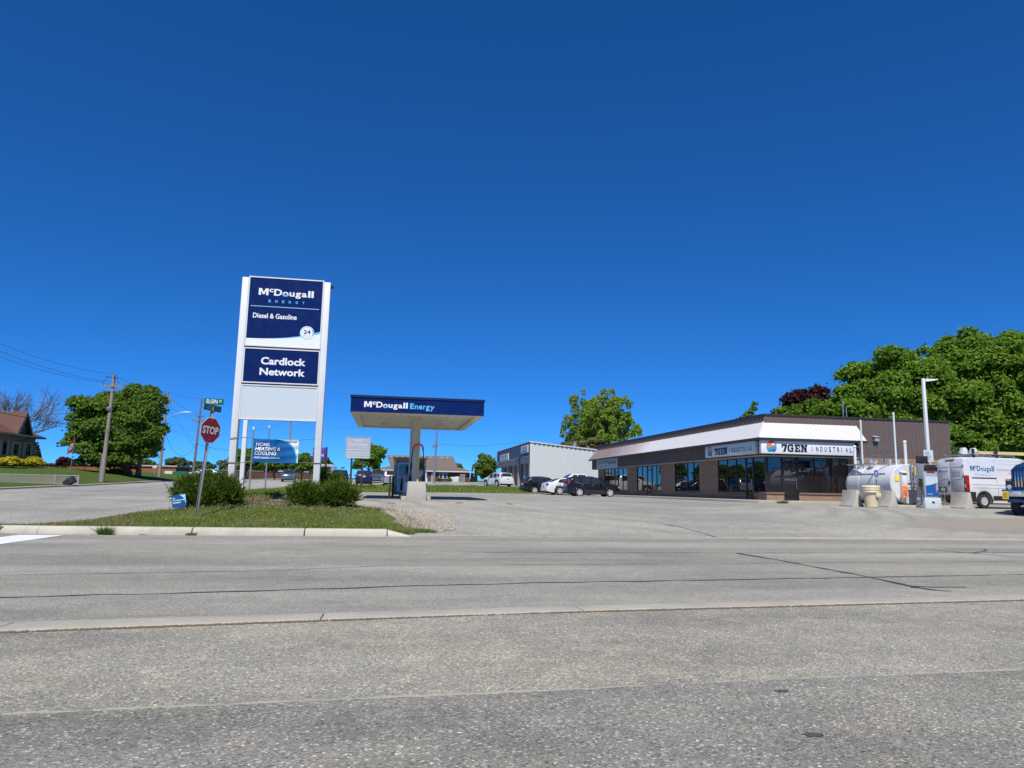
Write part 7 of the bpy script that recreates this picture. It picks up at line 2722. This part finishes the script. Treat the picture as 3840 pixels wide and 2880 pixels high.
# ------------------------------------------------------------------ junipers at the pylon
def juniper(label, base, lobes, n, seed):
    base = Vector(base)
    t = thing('juniper_bush', label, 'bush', base, group='junipers at the pylon foot')
    g = np.random.default_rng(seed)
    C_ = np.array([l[0] for l in lobes])
    Rr = np.array([l[1] for l in lobes])
    # sprays: clusters of needles sharing a pointed axis
    ns = n // 14
    idx = g.choice(len(lobes), ns, p=Rr ** 2 / (Rr ** 2).sum())
    d = unit(g.normal(size=(ns, 3)) * np.array([1, 1, .75]) + np.array([0, 0, .35]))
    org = C_[idx] + d * Rr[idx][:, None] * g.uniform(.45, .92, (ns, 1))
    ax = unit(d + np.array([0, 0, .55]) + g.normal(size=(ns, 3)) * .28)
    ln = g.uniform(.18, .48, (ns, 1))
    k = 14
    org, ax, ln = np.repeat(org, k, 0), np.repeat(ax, k, 0), np.repeat(ln, k, 0)
    m = ns * k
    f = g.uniform(0, 1, (m, 1))
    tdir = unit(ax * .9 + g.normal(size=(m, 3)) * .42 * (1.15 - f))
    p = org + ax * ln * f
    s = .085 * (1.25 - .6 * f) * g.uniform(.7, 1.3, (m, 1))
    w_ = unit(np.cross(tdir, g.normal(size=(m, 3))))
    V = np.stack([p, p + tdir * s * .5 + w_ * s * .17, p + tdir * s * 1.5, p + tdir * s * .5 - w_ * s * .17], 1)
    o = quads_mesh('foliage', V, 'leaf_juniper', t)
    o.matrix_parent_inverse = t.matrix_basis.inverted()
    b = MB()
    for c, r_ in lobes:
        b.tube([base + Vector((0, 0, -.1)), base.lerp(Vector(c), .6), Vector(c)], [.04, .03, .012], 5)
    b.build('stems', 'bark', t, world=True)
z_ = HI(-6.3, 27.2)
JL = [((-6.35, 27.1, z_ + .45), .62), ((-6.9, 27.2, z_ + .55), .50), ((-5.75, 27.2, z_ + .45), .52), ((-6.35, 27.4, z_ + .88), .42), ((-5.95, 27.3, z_ + .85), .40), ((-6.8, 27.3, z_ + .80), .38), ((-5.5, 27.3, z_ + .75), .30),
      ((-7.15, 27.2, z_ + .62), .32), ((-6.1, 26.9, z_ + .30), .5), ((-6.7, 26.9, z_ + .30), .45), ((-5.55, 27.1, z_ + .25), .38)]
JL = [((c[0], c[1], z_ + (c[2] - z_) * .78), r_ * .86) for c, r_ in JL]
juniper('large dense juniper bush behind the stop sign post', (-6.3, 27.2, z_), JL, 42000, 61)
z_ = HI(-2.9, 27.6)
JL = [((-2.95, 27.5, z_ + .35), .48), ((-3.25, 27.5, z_ + .45), .32), ((-2.8, 27.4, z_ + .55), .34), ((-3.05, 27.6, z_ + .65), .26), ((-2.6, 27.5, z_ + .30), .36), ((-2.75, 27.3, z_ + .2), .36)]
JL = [((c[0], c[1], z_ + (c[2] - z_) * .75), r_ * .8) for c, r_ in JL]
juniper('left of the two low junipers at the right pylon post', (-2.9, 27.5, z_), JL, 20000, 62)
z_ = HI(-1.8, 27.5)
JL = [((-1.85, 27.4, z_ + .35), .48), ((-1.45, 27.4, z_ + .45), .34), ((-2.15, 27.4, z_ + .45), .36), ((-1.75, 27.5, z_ + .70), .28), ((-1.35, 27.5, z_ + .35), .28), ((-2.0, 27.3, z_ + .2), .36)]
JL = [((c[0], c[1], z_ + (c[2] - z_) * .75), r_ * .8) for c, r_ in JL]
juniper('right of the two low junipers, nearest the gravel patch', (-1.8, 27.4, z_), JL, 20000, 63)
z_ = H(-2.2, 28.9)
JL = [((-2.3, 28.9, z_ + .55), .36), ((-2.05, 28.9, z_ + .75), .26), ((-2.5, 28.9, z_ + .85), .24), ((-1.9, 28.9, z_ + .5), .28)]
juniper('juniper sprig behind the right pylon post', (-2.25, 28.9, z_), JL, 9000, 64)

# ------------------------------------------------------------------ grass, weeds, gravel
def inpoly(px_, py_, poly):
    c = np.zeros(px_.shape, bool)
    n = len(poly)
    for i in range(n):
        (x0, y0), (x1, y1) = poly[i], poly[i - 1]
        q = ((y0 > py_) != (y1 > py_)) & (px_ < (x1 - x0) * (py_ - y0) / (y1 - y0 + 1e-12) + x0)
        c ^= q
    return c
def blades(name, poly, n, h0, h1, w, hf, ma, dens=None, seed=71, bend=.5):
    g = np.random.default_rng(seed)
    xs = [p[0] for p in poly]
    ys = [p[1] for p in poly]
    x = g.uniform(min(xs), max(xs), n * 3)
    y = g.uniform(min(ys), max(ys), n * 3)
    k = inpoly(x, y, poly)
    if dens is not None:
        k &= g.random(len(x)) < dens(x, y)
    x, y = x[k][:n], y[k][:n]
    n = len(x)
    z = np.array([hf(a, c) for a, c in zip(x, y)])
    p = np.stack([x, y, z - .01], 1)
    a = g.uniform(0, 2 * math.pi, n)
    t = np.stack([np.cos(a), np.sin(a), np.zeros(n)], 1)
    h = g.uniform(h0, h1, (n, 1)) * (.7 + .6 * (np.sin(x * 2.1 + np.sin(y * 1.7)) * .5 + .5))[:, None]
    ln = np.stack([g.normal(size=n) * bend, g.normal(size=n) * bend, np.ones(n)], 1) * h
    V = np.stack([p - t * w, p + t * w, p + ln * .6 + t * w * .6, p + ln, p + ln * .6 - t * w * .6], 1)
    o = quads_mesh(name, V, ma)
    o['kind'] = 'stuff'
    return o
keep = [(-10.7, 22.1), (-10.0, 21.85), (.1, 21.85), (.9, 22.1), (1.3, 22.4), (1.5, 22.9), (1.1, 24.0), (.5, 26.2), (-.9, 27.5), (-3.2, 27.9), (-5.2, 27.85), (-7.0, 26.9), (-9.2, 25.0), (-10.5, 23.2)]
def gd(x, y):
    return np.where(x > -.2, np.clip(.9 - (x + .2) * .6 + (22.9 - y) * .5, .06, 1), 1.)
blades('grass', keep, 60000, .03, .085, .010, HI, 'grass_blade', lambda x, y: gd(x, y) * np.clip(.75 + .6 * np.sin(x * 1.9 + np.cos(y * 2.3)) * np.sin(y * 1.3 - x * .7), .25, 1), 71)
blades('grass_long', keep, 3500, .08, .17, .008, HI, 'weed_leaf', lambda x, y: np.where(y > 26.2, .9, .12), 72, .4)
blades('grass_dry', keep, 7000, .05, .16, .007, HI, 'grass_dry', lambda x, y: np.where((y > 26.2) | (x + y * .62 < 7.2), .95, .18 + .3 * (np.sin(x * 1.9 + np.cos(y * 2.3)) * np.sin(y * 1.3 - x * .7) < -.2)), 73, .35)
blades('grass_strip', [(-8.0, 42.2), (-9.2, 57.6), (-7.7, 53), (-6.2, 44), (-4.75, 36.2), (-4.5, 31), (-4.62, 29.1), (-5.5, 28.8), (-6.6, 31.5), (-7.6, 36)], 9000, .08, .2, .015, lambda x, y: H(x, y) + .10, 'grass_blade', None, 74)
blades('dead_weeds', [(-5.4, 27.8), (-2.9, 28.0), (-2.9, 28.35), (-5.4, 28.3)], 900, .1, .32, .008, H, 'grass_dry', None, 75, .3)
blades('verge_grass', [(-9, 74), (-9.5, 62.3), (-2.5, 61.3), (3.4, 64.5), (12.3, 65.7), (18, 74), (12.8, 90), (4.6, 86), (-5.3, 80)], 16000, .08, .2, .03, lambda x, y: H(x, y) + .09, 'grass_blade', None, 76)
def spots(name, n, ma, hz, size, seed, dens):
    g = np.random.default_rng(seed)
    x = g.uniform(-10, 1.6, n * 4)
    y = g.uniform(22, 27.6, n * 4)
    k = inpoly(x, y, keep) & (g.random(n * 4) < dens(x, y))
    x, y = x[k][:n], y[k][:n]
    b = MB()
    for a, c in zip(x, y):
        z0_ = HI(a, c)
        h = g.uniform(*hz)
        s = size * g.uniform(.7, 1.2)
        b.lathe([(s * .4, z0_ + h), (s, z0_ + h + s * .5), (s * .6, z0_ + h + s)], (a, c, 0), n=6)
    o = b.build(name, ma)
    o['kind'] = 'stuff'
spots('dandelions', 95, 'dandelion', (.05, .10), .020, 81, lambda x, y: np.where((x > -1) & (y > 24.8), 1., .05))
spots('dandelion_seedheads', 130, 'seedhead', (.07, .15), .017, 82, lambda x, y: np.where(y > 25.5, 1., .10))
def tuft(n, cx, cy, r_, h, hf, ma, seed):
    return blades('kerb_weeds', [(cx - r_, cy - r_ * .5), (cx + r_, cy - r_ * .5), (cx + r_, cy + r_ * .5), (cx - r_, cy + r_ * .5)], n, h * .5, h, .012, hf, ma, None, seed, .7)
for i, (cx, cy, r_, h, n) in enumerate(((-7.55, 21.45, .16, .22, 240), (-5.35, 21.46, .12, .10, 120), (-6.6, 21.47, .10, .05, 60), (-2.6, 21.6, .1, .06, 60), (.55, 22.0, .3, .12, 200), (1.2, 22.3, .3, .14, 240), (21.2, 36.0, .25, .25, 200))):
    tuft(n, cx, cy, r_, h, H, 'weed_leaf', 83 + i)
g = np.random.default_rng(90)
b = MB()
gp_ = [(-.1, 26.9), (.1, 25.3), (.45, 24.4), (.3, 23.4), (.9, 22.7), (1.6, 22.15), (2.2, 22.8), (2.3, 24.2), (1.9, 25.2), (1.3, 26.6), (.6, 27.4)]
n = 0
while n < 2400:
    x, y = g.uniform(-.2, 2.7), g.uniform(22.1, 27.4)
    if not inpoly(np.array([x]), np.array([y]), gp_)[0]:
        continue
    s = g.uniform(.012, .05) * (1 if g.random() < .93 else 1.8)
    z0_ = max(HI(x, y), H(x, y)) + .012
    q = [(x + s * g.uniform(.6, 1.2) * math.cos(k * 1.2566 + g.uniform(-.3, .3)), y + s * g.uniform(.6, 1.2) * math.sin(k * 1.2566), z0_ - .005) for k in range(5)]
    b.add(q + [(x + g.uniform(-.3, .3) * s, y, z0_ + s * g.uniform(.5, .9))], [(k, (k + 1) % 5, 5) for k in range(5)])
    n += 1
o = b.build('loose_gravel', 'stone_grey')
o['kind'] = 'stuff'
